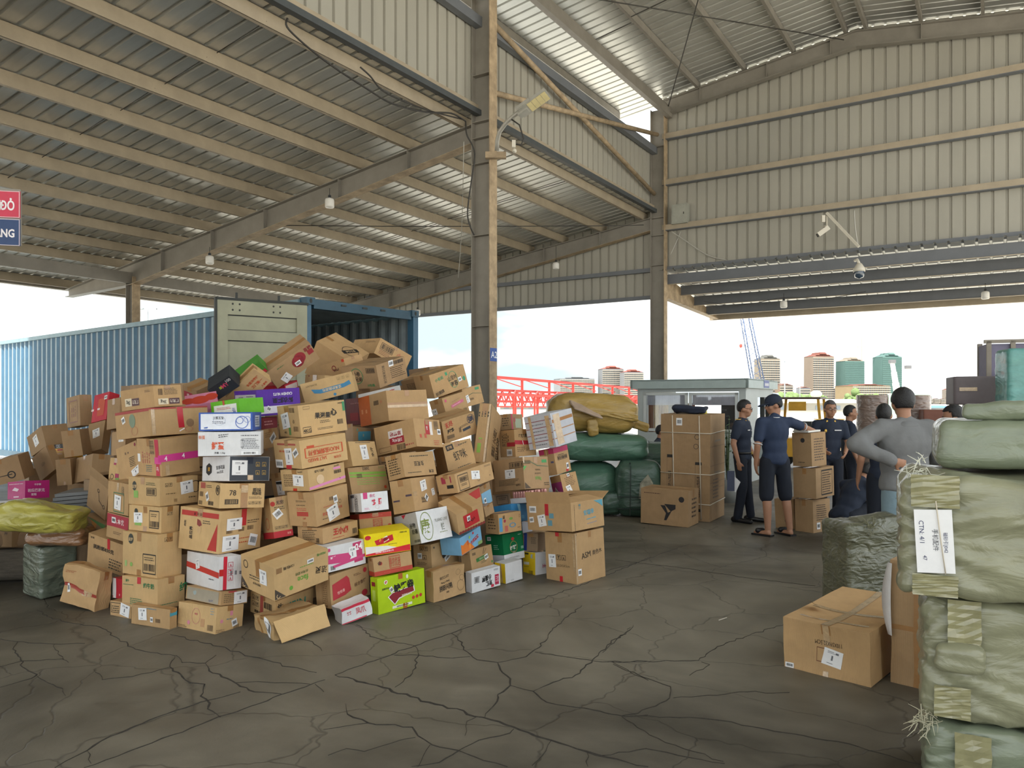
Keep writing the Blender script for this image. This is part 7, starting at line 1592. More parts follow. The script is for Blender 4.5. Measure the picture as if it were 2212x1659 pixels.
# potted plant outside the booth corner
pp = empty('potted_plant', (3.537, 12.600, 0.643)); pp.location.z = 0
tag(pp, 'leafy potted plant between strapped carton and officer', 'plant')
m = MB(); m.lathe([(0, 0), (.14, 0), (.18, .38), (.16, .38), (.15, .32), (0, .32)], n=18); m.build('pot', mat('grey_pot', '#8b8d8a', .7), pp)
rr = random.Random(9)
for i in range(7):
    a = rr.random() * 6.28; r_ = rr.uniform(.02, .12); zt = rr.uniform(.95, 1.42)
    m = MB(); m.tube([(0, 0, .3), (r_ * .5 * math.cos(a), r_ * .5 * math.sin(a), zt * .6), (r_ * math.cos(a), r_ * math.sin(a), zt)], [.012, .009, .004], 6); m.build('stem', mat('stem_green', '#4c5a3a', .7), pp)
    for j in range(9):
        z = zt - .07 * j; b_ = rr.random() * 6.28
        c0 = Vector((r_ * math.cos(a) * z / zt, r_ * math.sin(a) * z / zt, z)); d = Vector((math.cos(b_), math.sin(b_), rr.uniform(-.1, .6))).normalized(); s_ = d.cross(Vector((0, 0, 1))).normalized() * .022
        L_ = rr.uniform(.09, .16)
        MB().add([c0, c0 + d * L_ * .5 + s_, c0 + d * L_, c0 + d * L_ * .5 - s_], [(0, 1, 2, 3)]).build('leaf', mat('leaf_green', '#4f6b45', .5, var=.2), pp)

# bench and chair rails seen past the sacks
ch = empty('plastic_chair', (2.163, 13.200, 0.596), R(20)); ch.location.z = 0
tag(ch, 'brown and white chair between the sacks and the booth', 'chair')
for x in (-.2, .2):
    for y in (-.2, .2):
        m = MB(); m.tube([(x, y, 0), (x, y, .45 if y < 0 else .86)], .016, 8); m.build('leg', mat('white_metal', '#dcdcd8', .4), ch)
m = MB(); m.box((0, 0, .45), (.44, .44, .03)); m.build('seat', mat('white_plastic', '#d8d8d4', .5), ch)
for z in (.52, .58, .64):
    m = MB(); m.box((0, .2, z), (.4, .02, .03)); m.build('slat', mat('white_plastic', '#d8d8d4', .5), ch)
m = MB(); m.box((0, .2, .8), (.44, .03, .13)); m.build('backrest', mat('brown_plastic', '#8a5c48', .5), ch)

# ------------------------------------------------------------------ goods in the yard at right
def crate(name, px0, D, w, d, h, z, col, label, rz=R(-20), var=.12, cat='box'):
    o = softbox(name, (w, d, h), .015, mat('goods_' + col.strip('#'), col, .6, var=var, scale=5), foldfn(w * 7, .004, 3), 8)
    o.location = px0; o.location.z = z; o.rotation_euler = (0, 0, rz)
    tag(o, label, cat, 'goods stacked in the yard')
    return o

c1 = crate('crate', (6.693, 11.000, 1.431), 11, .76, .6, .40, 1.60, '#70676a', 'dark carton wrapped in film, top left of the yard stack')
c2 = crate('crate', (6.839, 11.000, 1.431), 11, .6, .6, .5, 1.10, '#5a5257', 'dark printed carton below the film wrapped one in the yard stack')
MB().box((-.08, -.305, .34), (.26, .004, .16)).build('white_print', mat('film_print', '#a9a5aa', .4, var=.5, scale=30), c2)
MB().box((-.2, -.308, .22), (.22, .004, .05)).build('tape_glint', M_CLEAR, c1)
crate('crate', (6.839, 11.000, 1.431), 11, .8, .7, 1.1, 0, '#5d5052', 'large dark carton at the base of the yard stack')
c3 = empty('slatted_crate', (7.284, 11.300, 1.426), R(-20)); c3.location.z = 2.0
tag(c3, 'tall open slatted wooden crate atop the yard stack', 'crate', 'goods stacked in the yard')
m = MB(); m.span((-.32, -.28, .0), (.32, .28, .48)); m.build('board_panel', mat('crate_board', '#77738a', .7), c3)
for x in (-.33, -.03, .3):
    m = MB(); m.span((x, -.32, -.02), (x + .06, -.28, .52)); m.build('batten', mat('crate_batten', '#8f877c', .7), c3)
m = MB(); m.span((-.36, -.32, .49), (.38, -.27, .54)); m.build('batten', mat('crate_batten', '#8f877c', .7), c3)
m = MB(); m.span((-.33, .24, .0), (-.27, .3, .52)); m.build('batten', mat('crate_batten', '#8f877c', .7), c3)
tl = sack('wrapped_bundle', (6.639, 10.000, 1.449), R(-15), (.5, .5, .75), film('teal_wrap', '#5f9c96', '#4a827c', .4, .4, .3), 'teal plastic wrapped bundle at the right edge of the yard stack', 61, .012, 0, .06, 'bundle', 'goods stacked in the yard')
tl.location.z = 1.58
crate('crate', (6.675, 10.000, 1.449), 10, .55, .5, 1.58, 0, '#8a6f58', 'brown carton column under the teal bundle', R(-15))
for px, D_, lab in ((1884, 14, 'left film wrapped brown roll standing behind the grey sweatshirt man'), (1976, 14.2, 'right film wrapped brown roll standing behind the grey sweatshirt man')):
    rl = empty('wrapped_roll', ((px - 1106) / 1660 * D_, D_, 0))
    tag(rl, lab, 'roll', 'film wrapped rolls in the yard')
    m = MB(); n = 36
    vs_ = []
    for j in range(13):
        for k in range(n):
            a = 2 * PI * k / n; r_ = .27 + .012 * noise.noise(Vector((math.cos(a) * 3, math.sin(a) * 3, j * .5 + px)))
            vs_.append((r_ * math.cos(a), r_ * math.sin(a), 1.77 * j / 12))
    m.add(vs_, [(j * n + k, j * n + (k + 1) % n, (j + 1) * n + (k + 1) % n, (j + 1) * n + k) for j in range(12) for k in range(n)], True)
    m.build('roll_body', film('brown_roll_film', '#8a756a', '#6f5c52', .25, .9, .6), rl)
    m = MB(); m.lathe([(.10, 1.765), (.265, 1.77)], n=36); m.build('roll_end', mat('roll_paper', '#a89a8c', .8), rl)
crate('crate', (7.472, 13.600, 1.384), 13.6, .42, .5, 1.51, 0, '#855647', 'reddish brown wooden crate between rolls and the yard stack')

# yellow forklift behind the officers
fk = empty('forklift', (7.1, 18.9, 0), R(-30))
tag(fk, 'yellow forklift parked in the yard behind the officers', 'forklift')
M_FY = mat('forklift_yellow', '#d8a233', .45, var=.12)
for x, y in ((-.5, -.45), (-.5, .45), (.55, -.45), (.55, .45)):
    m = MB(); m.bar((x, y, .7), (x * .85, y, 1.72), .06, .06); m.build('guard_post', M_FY, fk)
m = MB(); m.box((0, 0, 1.74), (1.05, 1.0, .05)); m.build('guard_roof', mat('forklift_roof', '#6a5a50', .6), fk)
m = MB(); m.box((.1, 0, .55), (1.5, .95, .45)); m.build('body', M_FY, fk)
m = MB(); m.box((.72, 0, .75), (.4, .9, .5)); m.build('counterweight', M_FY, fk)
m = MB(); m.box((.1, -.1, .95), (.4, .5, .45)); m.build('seat', M_RUB, fk)
m = MB(); m.box((.0, -.46, 1.55), (.4, .03, .22)); m.build('sign_plate', M_FY, fk)
for y in (-.3, .3):
    m = MB(); m.box((-.85, y, .95), (.1, .1, 1.8)); m.build('mast_rail', M_RUB, fk)
    m = MB(); m.box((-1.4, y, .08), (1.0, .1, .05)); m.build('fork', M_RUB, fk)
for x in (-.5, .6):
    for y in (-.45, .45):
        m = MB(); m.lathe([(0, -.1), (.27, -.1), (.27, .1), (0, .1)], n=18)
        w_ = m.build('wheel', M_RUB, fk); w_.location = (x, y, .27); w_.rotation_euler = (R(90), 0, 0)

# ------------------------------------------------------------------ town, cranes and steelwork beyond the yard
def far(h, k=.34):
    # outdoor paint tones
    c = srgb(h)
    t = [max(0, min(1, x * k)) for x in c[:3]]
    return '#' + ''.join('%02x' % round(255 * (x * 12.92 if x <= .0031308 else 1.055 * x ** (1 / 2.4) - .055)) for x in t)
def tower(cx, D, w, h, col, label, roof='#b98a7c', floors=20, style=0, dep=None, bays=8):
    """apartment tower: body, projecting floor bands, window strips, tiered roof"""
    col, roof = far(col), far(roof)
    t = empty('tower_block', (cx, D, 0), R(12))
    tag(t, label, 'building', 'town buildings on the horizon')
    dep = dep or w * .7
    mm = mat('tower_' + col.strip('#'), col, .8, var=.08, scale=.1)
    m = MB(); m.span((-w / 2, 0, 0), (w / 2, dep, h)); m.build('wall', mm, t)
    if style == 0:
        gl = mat('tower_glazing', far('#9aa6ac', .3), .4, var=.1, scale=.2)
        bd = mat('tower_band_' + col.strip('#'), far('#e8dccb', .42), .8, scale=.2)
        for i in range(bays):
            x = -w / 2 + w * (i + .5) / bays
            m = MB(); m.span((x - w / bays * .28, -.35, 2), (x + w / bays * .28, .2, h * .97)); m.build('window_strip', gl, t)
        for k in range(1, floors):
            z = h * k / floors
            m = MB(); m.span((-w / 2 - .4, -.9, z), (w / 2 + .4, .2, z + h / floors * .42)); m.build('floor_band', bd, t)
    else:
        for k in range(1, floors):
            z = h * k / floors
            m = MB(); m.span((-w / 2 - .25, -.25, z), (w / 2 + .25, .2, z + .5)); m.build('net_band', mat('net_band', far('#7fa9a2'), .8), t)
    rm = mat('tower_roof_' + roof.strip('#'), roof, .8)
    for k, (s_, z0_, z1_) in enumerate(((1.02, 0, .025), (.7, .025, .05), (.34, .05, .09))):
        m = MB(); hw = w * s_ / 2
        m.add([(-hw, 0, h * (1 + z0_)), (hw, 0, h * (1 + z0_)), (hw, dep, h * (1 + z0_)), (-hw, dep, h * (1 + z0_)), (-hw * .75, dep * .1, h * (1 + z1_)), (hw * .75, dep * .1, h * (1 + z1_)), (hw * .75, dep * .9, h * (1 + z1_)), (-hw * .75, dep * .9, h * (1 + z1_))],
                          [(0, 1, 5, 4), (1, 2, 6, 5), (2, 3, 7, 6), (3, 0, 4, 7), (4, 5, 6, 7)])
        m.build('roof_tier', rm, t)
    return t
DT = 900.
def tw(px0, px1, py, col, label, D=DT, **kw):
    w = (px1 - px0) / 1660 * D
    return tower(((px0 + px1) / 2 - 1106) / 1660 * D, D, w, 1.63 + (870 - py) / 1660 * D, col, label, **kw)
tw(1643, 1687, 775, '#cdbfa9', 'pale tower with grey roof right of the lattice crane', roof='#9a9a94')
tw(1684, 1714, 832, '#c9ab94', 'low pinkish block between the two tall pale towers', floors=8, D=880.)
tw(1728, 1751, 838, '#c2c6cc', 'small pale grey block left of the water tank', floors=7, D=860.)
tw(1754, 1804, 770, '#cdb9a4', 'tall cream tower with red roof left of the green netted towers', roof='#b9705c', floors=22)
tw(1806, 1822, 840, '#c8ccd4', 'narrow whitish block beside the cream tower', floors=8, bays=4)
tw(1823, 1870, 780, '#86b3ab', 'left green netted tower topped by a crane', style=1, roof='#cdbfa9', floors=24)
tw(1838, 1928, 833, '#d8bf94', 'wide yellowish apartment block with red roofs', roof='#c0705c', floors=9, bays=16, D=820.)
tw(1904, 1951, 771, '#86b3ab', 'right green netted tower with pointed top', style=1, roof='#86b3ab', floors=24)
tw(1209, 1286, 818, '#c8ced2', 'distant grey tower row above the red steelwork', floors=14, bays=14, roof='#b8bec2')
tw(1301, 1348, 797, '#bfc2c6', 'taller grey tower with red roof near the corner column', floors=18, roof='#c8705c')
tw(1348, 1391, 804, '#bfc2c6', 'shorter grey tower with red roof touching the corner column', floors=17, roof='#c8705c', D=880.)
tw(2042, 2058, 842, '#c9bcb0', 'small far tower with red roof left of the yard stack', floors=9, bays=4, roof='#b9705c')
rr = random.Random(31)
for i in range(16):
    px = 1990 + i * 14
    tw(px, px + rr.uniform(9, 15), rr.uniform(856, 864), rr.choice(('#c9c4bc', '#c2c8cc', '#ccc0b2')), '%s low far house of the hazy row at right, counted from the left' % ('first', 'second', 'third', 'fourth', 'fifth', 'sixth', 'seventh', 'eighth', 'ninth', 'tenth', 'eleventh', 'twelfth', 'thirteenth', 'fourteenth', 'fifteenth', 'sixteenth')[i], floors=4, bays=5, D=840. + i)
# trees before the town
for i, (px, py, r_) in enumerate(((1676, 862, 5.5), (1690, 858, 7), (1706, 861, 6), (1722, 860, 7), (1738, 862, 5), (1765, 863, 5), (1862, 858, 7), (1845, 862, 5))):
    D_ = 420.
    t = empty('tree', ((px - 1106) / 1660 * D_, D_, 0))
    tag(t, 'small hazy green tree before the town, number %s from the left' % ('one', 'two', 'three', 'four', 'five', 'six', 'eight', 'seven')[i], 'tree', 'trees before the town')
    h_ = 1.63 + (870 - py) / 1660 * D_ + r_ * .3
    MB().tube([(0, 0, 0), (0, 0, h_ * .7)], [.3, .2], 6).build('trunk', mat('far_trunk', '#6b6656', .9), t)
    m = MB()
    q = random.Random(i)
    for _ in range(26):
        m.ell((q.gauss(0, r_ * .5), q.gauss(0, r_ * .4), h_ - r_ * .4 + q.gauss(0, r_ * .18)), (r_ * q.uniform(.18, .36),) * 3, n=7, m=5)
    m.build('crown', mat('far_foliage', '#6c8050', .9, var=.25, scale=.5), t)
# long white sheds in the middle distance
for px0, px1, py0, py1, D_, col, lab in ((1672, 1860, 862, 876, 130., '#dcdcd6', 'long white shed roof line behind the forklift'), (1990, 2060, 876, 884, 120., '#4a86c4', 'blue roofed shed left of the yard stack'), (1080, 1370, 880, 896, 190., '#d8d4c8', 'pale low building behind the red steelwork')):
    s_ = empty('shed', (((px0 + px1) / 2 - 1106) / 1660 * D_, D_, 0))
    tag(s_, lab, 'shed')
    w = (px1 - px0) / 1660 * D_; zt = 1.63 - (py0 - 870) / 1660 * D_
    zt = max(zt, .9)
    m = MB(); m.span((-w / 2, 0, 0), (w / 2, 8, zt * .72)); m.build('wall', mat('shed_wall', far('#c8c4ba', .6), .8, scale=.3), s_)
    m = MB(); m.add([(-w / 2 - .5, -.6, zt * .7), (w / 2 + .5, -.6, zt * .7), (w / 2 + .5, 4, zt), (-w / 2 - .5, 4, zt), (w / 2 + .5, 8.6, zt * .7), (-w / 2 - .5, 8.6, zt * .7)], [(0, 1, 2, 3), (3, 2, 4, 5)]); m.build('roof', mat('shed_roof_' + col.strip('#'), col, .6, scale=.3), s_)
    for k in range(int(w / 3)):
        m = MB(); m.span((-w / 2 + 1 + 3 * k, -.08, zt * .2), (-w / 2 + 2.2 + 3 * k, .05, zt * .5)); m.build('window', mat('shed_window', '#7d8894', .4), s_)
# round white tank on legs
tk = empty('water_tank', ((1763 - 1106) / 1660 * 200., 200., 0)); tag(tk, 'round white tank on legs before the cream tower', 'tank')
MB().ell((0, 0, 3.9), (1.45, 1.45, .95)).build('vessel', mat('tank_white', far('#e6e6df', .55), .4, scale=.5), tk)
for k in range(4):
    a = k * PI / 2 + .4; MB().tube([(1.1 * math.cos(a), 1.1 * math.sin(a), 0), (1.1 * math.cos(a), 1.1 * math.sin(a), 3.4)], .07, 6).build('leg', mat('tank_leg', '#b8ae8c', .6), tk)
# floodlight masts
def mast(px, pyt, D_, lab, lamps=True):
    h = 1.63 + (870 - pyt) / 1660 * D_
    r_ = empty('floodlight_mast', ((px - 1106) / 1660 * D_, D_, 0)); tag(r_, lab, 'mast')
    MB().tube([(0, 0, 0), (0, 0, h)], [.16, .09], 8).build('pole', mat('mast_grey', '#9aa0a4', .5, scale=.5), r_)
    if lamps:
        for x, z in ((-.55, 0), (.5, -.1), (-.7, -.6), (.65, -.7), (-.3, -1.8), (.3, -2.4)):
            MB().box((x, -.1, h + z), (.5, .3, .42 if z > -1 else .18)).build('floodlight', mat('floodlight_grey', '#c4c8cc', .4, scale=.5), r_)
        MB().box((0, 0, h - .2), (1.5, .12, .1)).build('crossarm', mat('mast_grey', '#9aa0a4'), r_)
mast(1695, 760, 160., 'floodlight mast with lamp cluster left of the cream tower')
mast(1728, 772, 260., 'thin plain mast right of the floodlight mast', False)
mast(318, 662, 60., 'floodlight mast seen above the container top at left')
# lattice crawler crane
lc = empty('lattice_crane', ((1626 - 1106) / 1660 * 110., 110., 0)); tag(lc, 'blue lattice boom crane rising behind the guard booth', 'crane')
M_LB = mat('crane_blue', '#45587a', .5, scale=.5)
z_ = lambda py, D_: 1.63 - (py - 870) / 1660 * D_
x_ = lambda px, D_=110.: (px - 1626) / 1660 * D_
bot = [Vector((x_(1637) + dx, dy, z_(825, 110.))) for dx, dy in ((-.75, -.6), (.75, -.6), (.75, .6), (-.75, .6))]
top_ = [Vector((x_(1602) + dx * .7, dy, z_(640, 110.))) for dx, dy in ((-.75, -.6), (.75, -.6), (.75, .6), (-.75, .6))]
for k in range(4):
    MB().tube([bot[k], top_[k]], .07, 6).build('chord', M_LB, lc)
m = MB()
for k in range(4):
    for j in range(14):
        p = bot[k].lerp(top_[k], j / 14); q_ = bot[(k + 1) % 4].lerp(top_[(k + 1) % 4], (j + 1) / 14)
        m.tube([p, q_] if j % 2 else [bot[(k + 1) % 4].lerp(top_[(k + 1) % 4], j / 14), bot[k].lerp(top_[k], (j + 1) / 14)], .035, 4)
m.build('lacing', M_LB, lc)
for px in (1603, 1608):
    MB().tube([(x_(px), 0, z_(640, 110.)), (x_(px), 0, z_(826, 110.))], .03, 5).build('cable', mat('cable_grey', '#8b9096', .5), lc)
MB().tube([(x_(1600), 0, z_(640, 110.)), (x_(1600), 0, z_(744, 110.))], .02, 5).build('cable', mat('cable_grey', '#8b9096', .5), lc)
MB().ell((x_(1600), 0, z_(747, 110.)), (.2, .2, .3)).build('hook_block', mat('hook_red', '#a8483c', .5), lc)
m = MB(); m.box((x_(1640), 0, 1.5), (4.5, 3, 3)); m.build('cab', mat('crane_cab', '#8c98a8', .5), lc)
# telescopic booms
for px0, py0, px1, py1, D_, lab in ((1938, 850, 1927, 781, 90., 'left white telescopic boom in front of the right green tower'), (1966, 850, 1961, 793, 95., 'right white telescopic boom beside the green tower')):
    tb = empty('mobile_crane', ((px0 - 1106) / 1660 * D_, D_, 0)); tag(tb, lab, 'crane')
    zb, zt = z_(py0, D_), z_(py1, D_); dx = (px1 - px0) / 1660 * D_
    for k, w in enumerate((.55, .46, .38)):
        t0, t1 = k / 3, (k + 1) / 3
        m = MB(); m.bar((dx * t0, 0, zb + (zt - zb) * t0), (dx * t1, 0, zb + (zt - zb) * t1), w, w); m.build('boom_section', mat('boom_white', '#e4e2dc', .4, scale=.5), tb)
    m = MB(); m.box((dx, 0, zt), (.6, .6, .4)); m.build('boom_head', mat('boom_dark', '#6a6a6c', .5), tb)
    m = MB(); m.box((.6, 0, zb / 2), (2.4, 2.2, zb)); m.build('carrier', mat('carrier_green', '#9cb8a4', .5), tb)
# tower crane over the netted tower
tcn = empty('tower_crane', ((1862 - 1106) / 1660 * 905., 905., 0)); tag(tcn, 'thin tower crane above the left green netted tower', 'crane')
M_TC = mat('tower_crane_grey', '#a9a49c', .6, scale=.1)
m = MB(); m.box((0, 0, z_(760, 905.)), (1.4, 1.4, 34)); m.build('mast', M_TC, tcn)
m = MB(); m.bar((-5.5, 0, z_(748.5, 905.)), (28, 0, z_(748.5, 905.)), .9, .9); m.build('jib', M_TC, tcn)
m = MB(); m.box((-4.5, 0, z_(750, 905.)), (2.4, 1.2, 3)); m.build('counterweight', M_TC, tcn)
m = MB(); m.bar((0, 0, z_(748, 905.)), (0, 0, z_(741, 905.)), .7, .7); m.build('apex', M_TC, tcn)
# red steel frame under construction
M_RS = mat('red_primer', '#b83a30', .55, var=.1, scale=1)
rf = empty('steel_frame', (0, 0, 0)); tag(rf, 'red painted steel frame building under construction beyond the yard', 'steel frame')
def rp(px, py, D_):
    return Vector(((px - 1106) / 1660 * D_, D_, 1.63 - (py - 870) / 1660 * D_))
def row(px0, px1, D0, D1, py0, py1, n, rail=True, w=.34, zig=None):
    tops = []
    for k in range(n):
        t = k / (n - 1)
        # even spacing in the world
        X0, X1 = (px0 - 1106) / 1660 * D0, (px1 - 1106) / 1660 * D1
        X, D_ = X0 + (X1 - X0) * t, D0 + (D1 - D0) * t
        z0_, z1_ = 1.63 - (py0 - 870) / 1660 * D0, 1.63 - (py1 - 870) / 1660 * D1
        zt = z0_ + (z1_ - z0_) * t
        m = MB(); m.bar((X, D_, 0), (X, D_, zt), w, w); m.build('post', M_RS, rf)
        tops.append(Vector((X, D_, zt)))
    m = MB(); m.bar(tops[0], tops[-1], w * .8, w); m.build('beam', M_RS, rf)
    return tops
r1 = row(1060, 1420, 80., 130., 814, 842, 9, w=.3)
r2 = row(1060, 1420, 70., 110., 842, 858, 11, w=.22)
r3 = row(1062, 1430, 92., 150., 850, 862, 12, w=.22)
r4 = row(1060, 1440, 64., 96., 852, 864, 12, w=.2)
for tops in (r2, r3, r4):
    lo = [p - Vector((0, 0, 1.0)) for p in tops]
    m = MB(); m.bar(lo[0], lo[-1], .1, .14); m.build('beam', M_RS, rf)
    m = MB()
    k = len(tops) * 6
    for j in range(k):
        a = tops[0].lerp(tops[-1], j / k); b_ = lo[0].lerp(lo[-1], (j + 1) / k)
        m.bar(a, b_, .08, .08) if j % 2 else m.bar(lo[0].lerp(lo[-1], j / k), tops[0].lerp(tops[-1], (j + 1) / k), .08, .08)
    m.build('lattice', M_RS, rf)
for a, b_ in zip(r1[::1], r3[::1]):
    m = MB(); m.bar(a - Vector((0, 0, 1.2)), b_, .14, .16); m.build('cross_beam', M_RS, rf)
for a, b_ in zip(r2[::1], r4[::1]):
    m = MB(); m.bar(a, b_, .12, .16); m.build('cross_beam', M_RS, rf)
for p in r1[:-1:1]:
    m = MB(); m.bar(p - Vector((0, 0, .0)), p + Vector((3.2, 2.2, -1.0)), .09, .09); m.build('brace', M_RS, rf)

# ------------------------------------------------------------------ lamps, cameras, cables and signs fixed to the steelwork
M_ALU = mat('aluminium', '#b4b1a8', .4, .3, var=.08)
M_CABLE = mat('black_cable', '#35322e', .6)
M_PALE = mat('pale_plastic', '#d6cfc0', .5, var=.05)
lamp = empty('street_lamp', (0, 0, 0)); tag(lamp, 'street lamp on curved arm fixed to the front column', 'lamp')
MB().tube([(-0.249, 12.550, 5.743), (-0.241, 12.500, 5.885), (-0.202, 12.400, 6.000), (-0.104, 12.300, 6.098), (0.015, 12.200, 6.172), (0.109, 12.100, 6.208)], .035, 10).build('arm', M_ALU, lamp)
hd = empty('lamp_head', (0.353, 11.950, 6.273)); hd.parent = lamp
hd.rotation_euler = (R(-8), R(-28), R(-22))
MB().span((-.26, -.13, 0), (.26, .13, .05)).build('housing', M_ALU, hd)
MB().span((-.27, -.145, .01), (-.02, -.13, .06)).build('side_rail', M_ALU, hd)
for i in range(4):
    MB().span((-.10 + i * .085, -.115, -.006), (-.02 + i * .085, .115, .0)).build('led_panel', mat('led_cream', '#d8c995', .4), hd)
MB().span((-.30, -.06, -.03), (-.13, .06, .04)).build('arm_clamp', M_ALU, hd)
MB().box((-0.266, 12.600, 5.683), (.34, .1, .10)).build('column_clamp', M_RUST, lamp)
# cable loop and small box by the lamp
wc = MB().tube([(-0.007, 12.200, 6.128), (0.118, 12.200, 6.040), (0.184, 12.200, 5.819), (0.147, 12.200, 5.724), (0.044, 12.200, 5.731)], .012, 6).build('cable', M_CABLE, lamp)
cm = empty('bullet_camera', (0.029, 12.200, 5.731)); tag(cm, 'small pale camera hanging beside the street lamp', 'camera')
MB().span((-.03, -.03, -.05), (.03, .03, .06)).build('junction_box', M_PALE, cm)
MB().ell((.01, -.02, -.11), (.035, .05, .035)).build('camera_body', M_PALE, cm)
# loose cables on the front column and roof
def cable(pts, r_, lab, mm=M_CABLE):
    P = [Vector(p) for p in pts]
    out = []
    for i in range(len(P) - 1):
        p0, p1, p2, p3 = P[max(i - 1, 0)], P[i], P[i + 1], P[min(i + 2, len(P) - 1)]
        for k in range(6):
            t = k / 6
            out.append(.5 * ((2 * p1) + (p2 - p0) * t + (2 * p0 - 5 * p1 + 4 * p2 - p3) * t * t + (3 * p1 - p0 - 3 * p2 + p3) * t ** 3))
    out.append(P[-1])
    o = MB().tube(out, r_, 6).build('cable', mm); tag(o, lab, 'cable'); return o
cable([(-0.747, 12.400, 6.172), (-0.726, 12.300, 5.928), (-0.627, 12.400, 5.753), (-0.605, 12.400, 5.552), (-0.665, 12.400, 5.141), (-0.717, 12.400, 4.693), (-0.672, 12.400, 4.469), (-0.617, 12.500, 4.356)], .012, 'black cable dangling along the front column')
cable([(-2.776, 9.500, 6.380), (-2.753, 9.500, 6.237), (-2.446, 10.000, 6.088), (-2.037, 10.700, 6.013), (-1.727, 11.200, 5.982), (-1.322, 11.800, 6.094), (-0.963, 12.200, 6.223), (-0.747, 12.400, 6.172)], .014, 'long sagging cable pair under the lean-to roof, lower one')
cable([(-2.094, 10.600, 6.260), (-1.972, 10.700, 6.174), (-1.862, 11.000, 6.103), (-1.607, 11.300, 6.068), (-1.262, 11.900, 6.146), (-0.792, 12.400, 6.202)], .012, 'shorter sagging cable joining the long one under the lean-to roof')
cable([(-0.783, 12.500, 5.877), (-0.817, 12.800, 5.254), (-0.880, 13.400, 4.617), (-0.978, 14.000, 3.907)], .006, 'thin pale string hanging left of the front column', M_ALU)
cable([(-5.030, 16.500, 5.437), (-2.048, 16.500, 5.417), (1.987, 17.000, 5.542), (3.131, 18.300, 5.863)], .009, 'straight wire stretched across under the lean-to roof')
cable([(3.979, 19.200, 5.910), (4.303, 19.100, 5.657), (4.827, 18.900, 5.251), (5.340, 18.700, 5.077)], .016, 'grey cable sagging below the wall box', M_ALU)
cable([(4.210, 19.200, 5.910), (4.118, 19.200, 5.678), (3.956, 19.200, 5.331)], .012, 'short cable from the wall box to the corner column', M_ALU)
cable([(7.479, 16.800, 5.850), (7.499, 16.800, 5.476), (7.560, 16.800, 5.071)], .014, 'grey cable running down the gable wall above the dome camera', M_ALU)

# hanging bulbs
bulb = empty('hanging_bulb', (0, 0, 0))
MB().tube([(0, 0, .10), (0, 0, .26)], .006, 6).build('cord', M_CABLE, bulb)
MB().lathe([(0, .13), (.028, .13), (.03, .075), (.045, .07), (.0, .07)], n=14).build('socket', mat('socket_grey', '#4a4d50', .5), bulb)
MB().lathe([(.03, .08), (.075, .06), (.085, .03), (.085, -.08), (.075, -.10), (0, -.105)], n=18).build('globe', mat('frosted_globe', '#e6e2da', .3), bulb)
BULBS = (((-3.370, 14.200, 5.334), 'white hanging bulb under the lean-to rafter near its middle'), ((-6.451, 16.400, 4.693), 'white hanging bulb lower down the lean-to rafter at left'), ((1.145, 20.000, 5.208), 'hanging bulb before the end wall right of the front column'), ((-2.827, 23.000, 4.346), 'hanging bulb above the container roof corner'), ((6.895, 19.500, 4.144), 'left hanging bulb under the canopy'), ((10.991, 17.800, 4.214), 'right hanging bulb under the canopy'))
for i, (p, lab) in enumerate(BULBS):
    b_ = bulb if i == 0 else copy_tree(bulb)
    b_.location = p
    tag(b_, lab, 'bulb', 'hanging bulbs')
for b_, z1 in ((C.objects['hanging_bulb.003'], 1.1), (C.objects['hanging_bulb.002'], .5)):
    MB().tube([(0, 0, .25), (0, 0, z1)], .006, 6).build('cord', M_CABLE, b_)
C.objects['hanging_bulb.005'].location = hall(-.28, 20.78, 4.12)
cable([(4.988, 20.000, 4.257), (5.892, 19.800, 4.135), (6.895, 19.500, 4.297), (7.796, 19.200, 4.232), (8.699, 18.900, 4.363)], .008, 'thin sagging wire carrying the left canopy bulb')

# wall box, bracket and cameras on the gable wall
wb = empty('wall_box', (4.199, 19.150, 6.325), HALL); tag(wb, 'grey electrical box on the gable wall beside the corner column', 'box')
MB().span((-.2, -.1, -.24), (.2, .1, .24)).build('body', mat('box_grey', '#a3a397', .5), wb)
MB().span((-.17, -.112, -.21), (.17, -.1, .21)).build('door', mat('box_grey', '#a3a397', .5), wb)
MB().box((.12, -.118, 0), (.02, .012, .05)).build('latch', M_DARK, wb)
br_ = empty('camera_bracket', (0, 0, 0)); tag(br_, 'pale slanted bracket arm on the gable wall carrying a small camera', 'bracket')
MB().bar((6.923, 16.900, 5.804), (7.400, 16.400, 4.959), .06, .05).build('arm', M_PALE, br_)
MB().tube([(6.923, 16.900, 5.784), (6.923, 16.900, 5.519)], .02, 8).build('drop_pipe', M_PALE, br_)
MB().box((6.841, 16.900, 5.672), (.07, .06, .15)).build('power_box', M_PALE, br_)
bc = empty('bullet_camera', (6.852, 16.800, 5.405), R(-15)); tag(bc, 'white bullet camera under the slanted bracket arm', 'camera')
MB().lathe([(0, .09), (.05, .085), (.06, .07), (0, .07)], n=14).build('mount', M_PALE, bc)
k = MB(); k.bar((.06, 0, .05), (-.16, -.04, -.11), .1, .1); k.build('camera_body', M_PALE, bc)
k = MB(); k.bar((-.15, -.04, -.105), (-.175, -.045, -.12), .075, .075); k.build('lens', M_DARK, bc)
dc = empty('dome_camera', (7.364, 16.300, 4.458)); tag(dc, 'round dome camera hanging below the gable wall', 'camera')
MB().tube([(0, 0, .12), (-.02, .05, .22), (0, .2, .22)], .03, 8).build('neck', M_PALE, dc)
MB().lathe([(0, .13), (.05, .125), (.075, .08), (.115, .02), (.12, -.05), (0, -.05)], n=20).build('housing', M_PALE, dc)
MB().lathe([(.105, -.045), (.105, -.10), (.085, -.17), (0, -.2)], n=20).build('dome', mat('smoked_dome', '#3a4a5c', .1, coat=1.), dc)

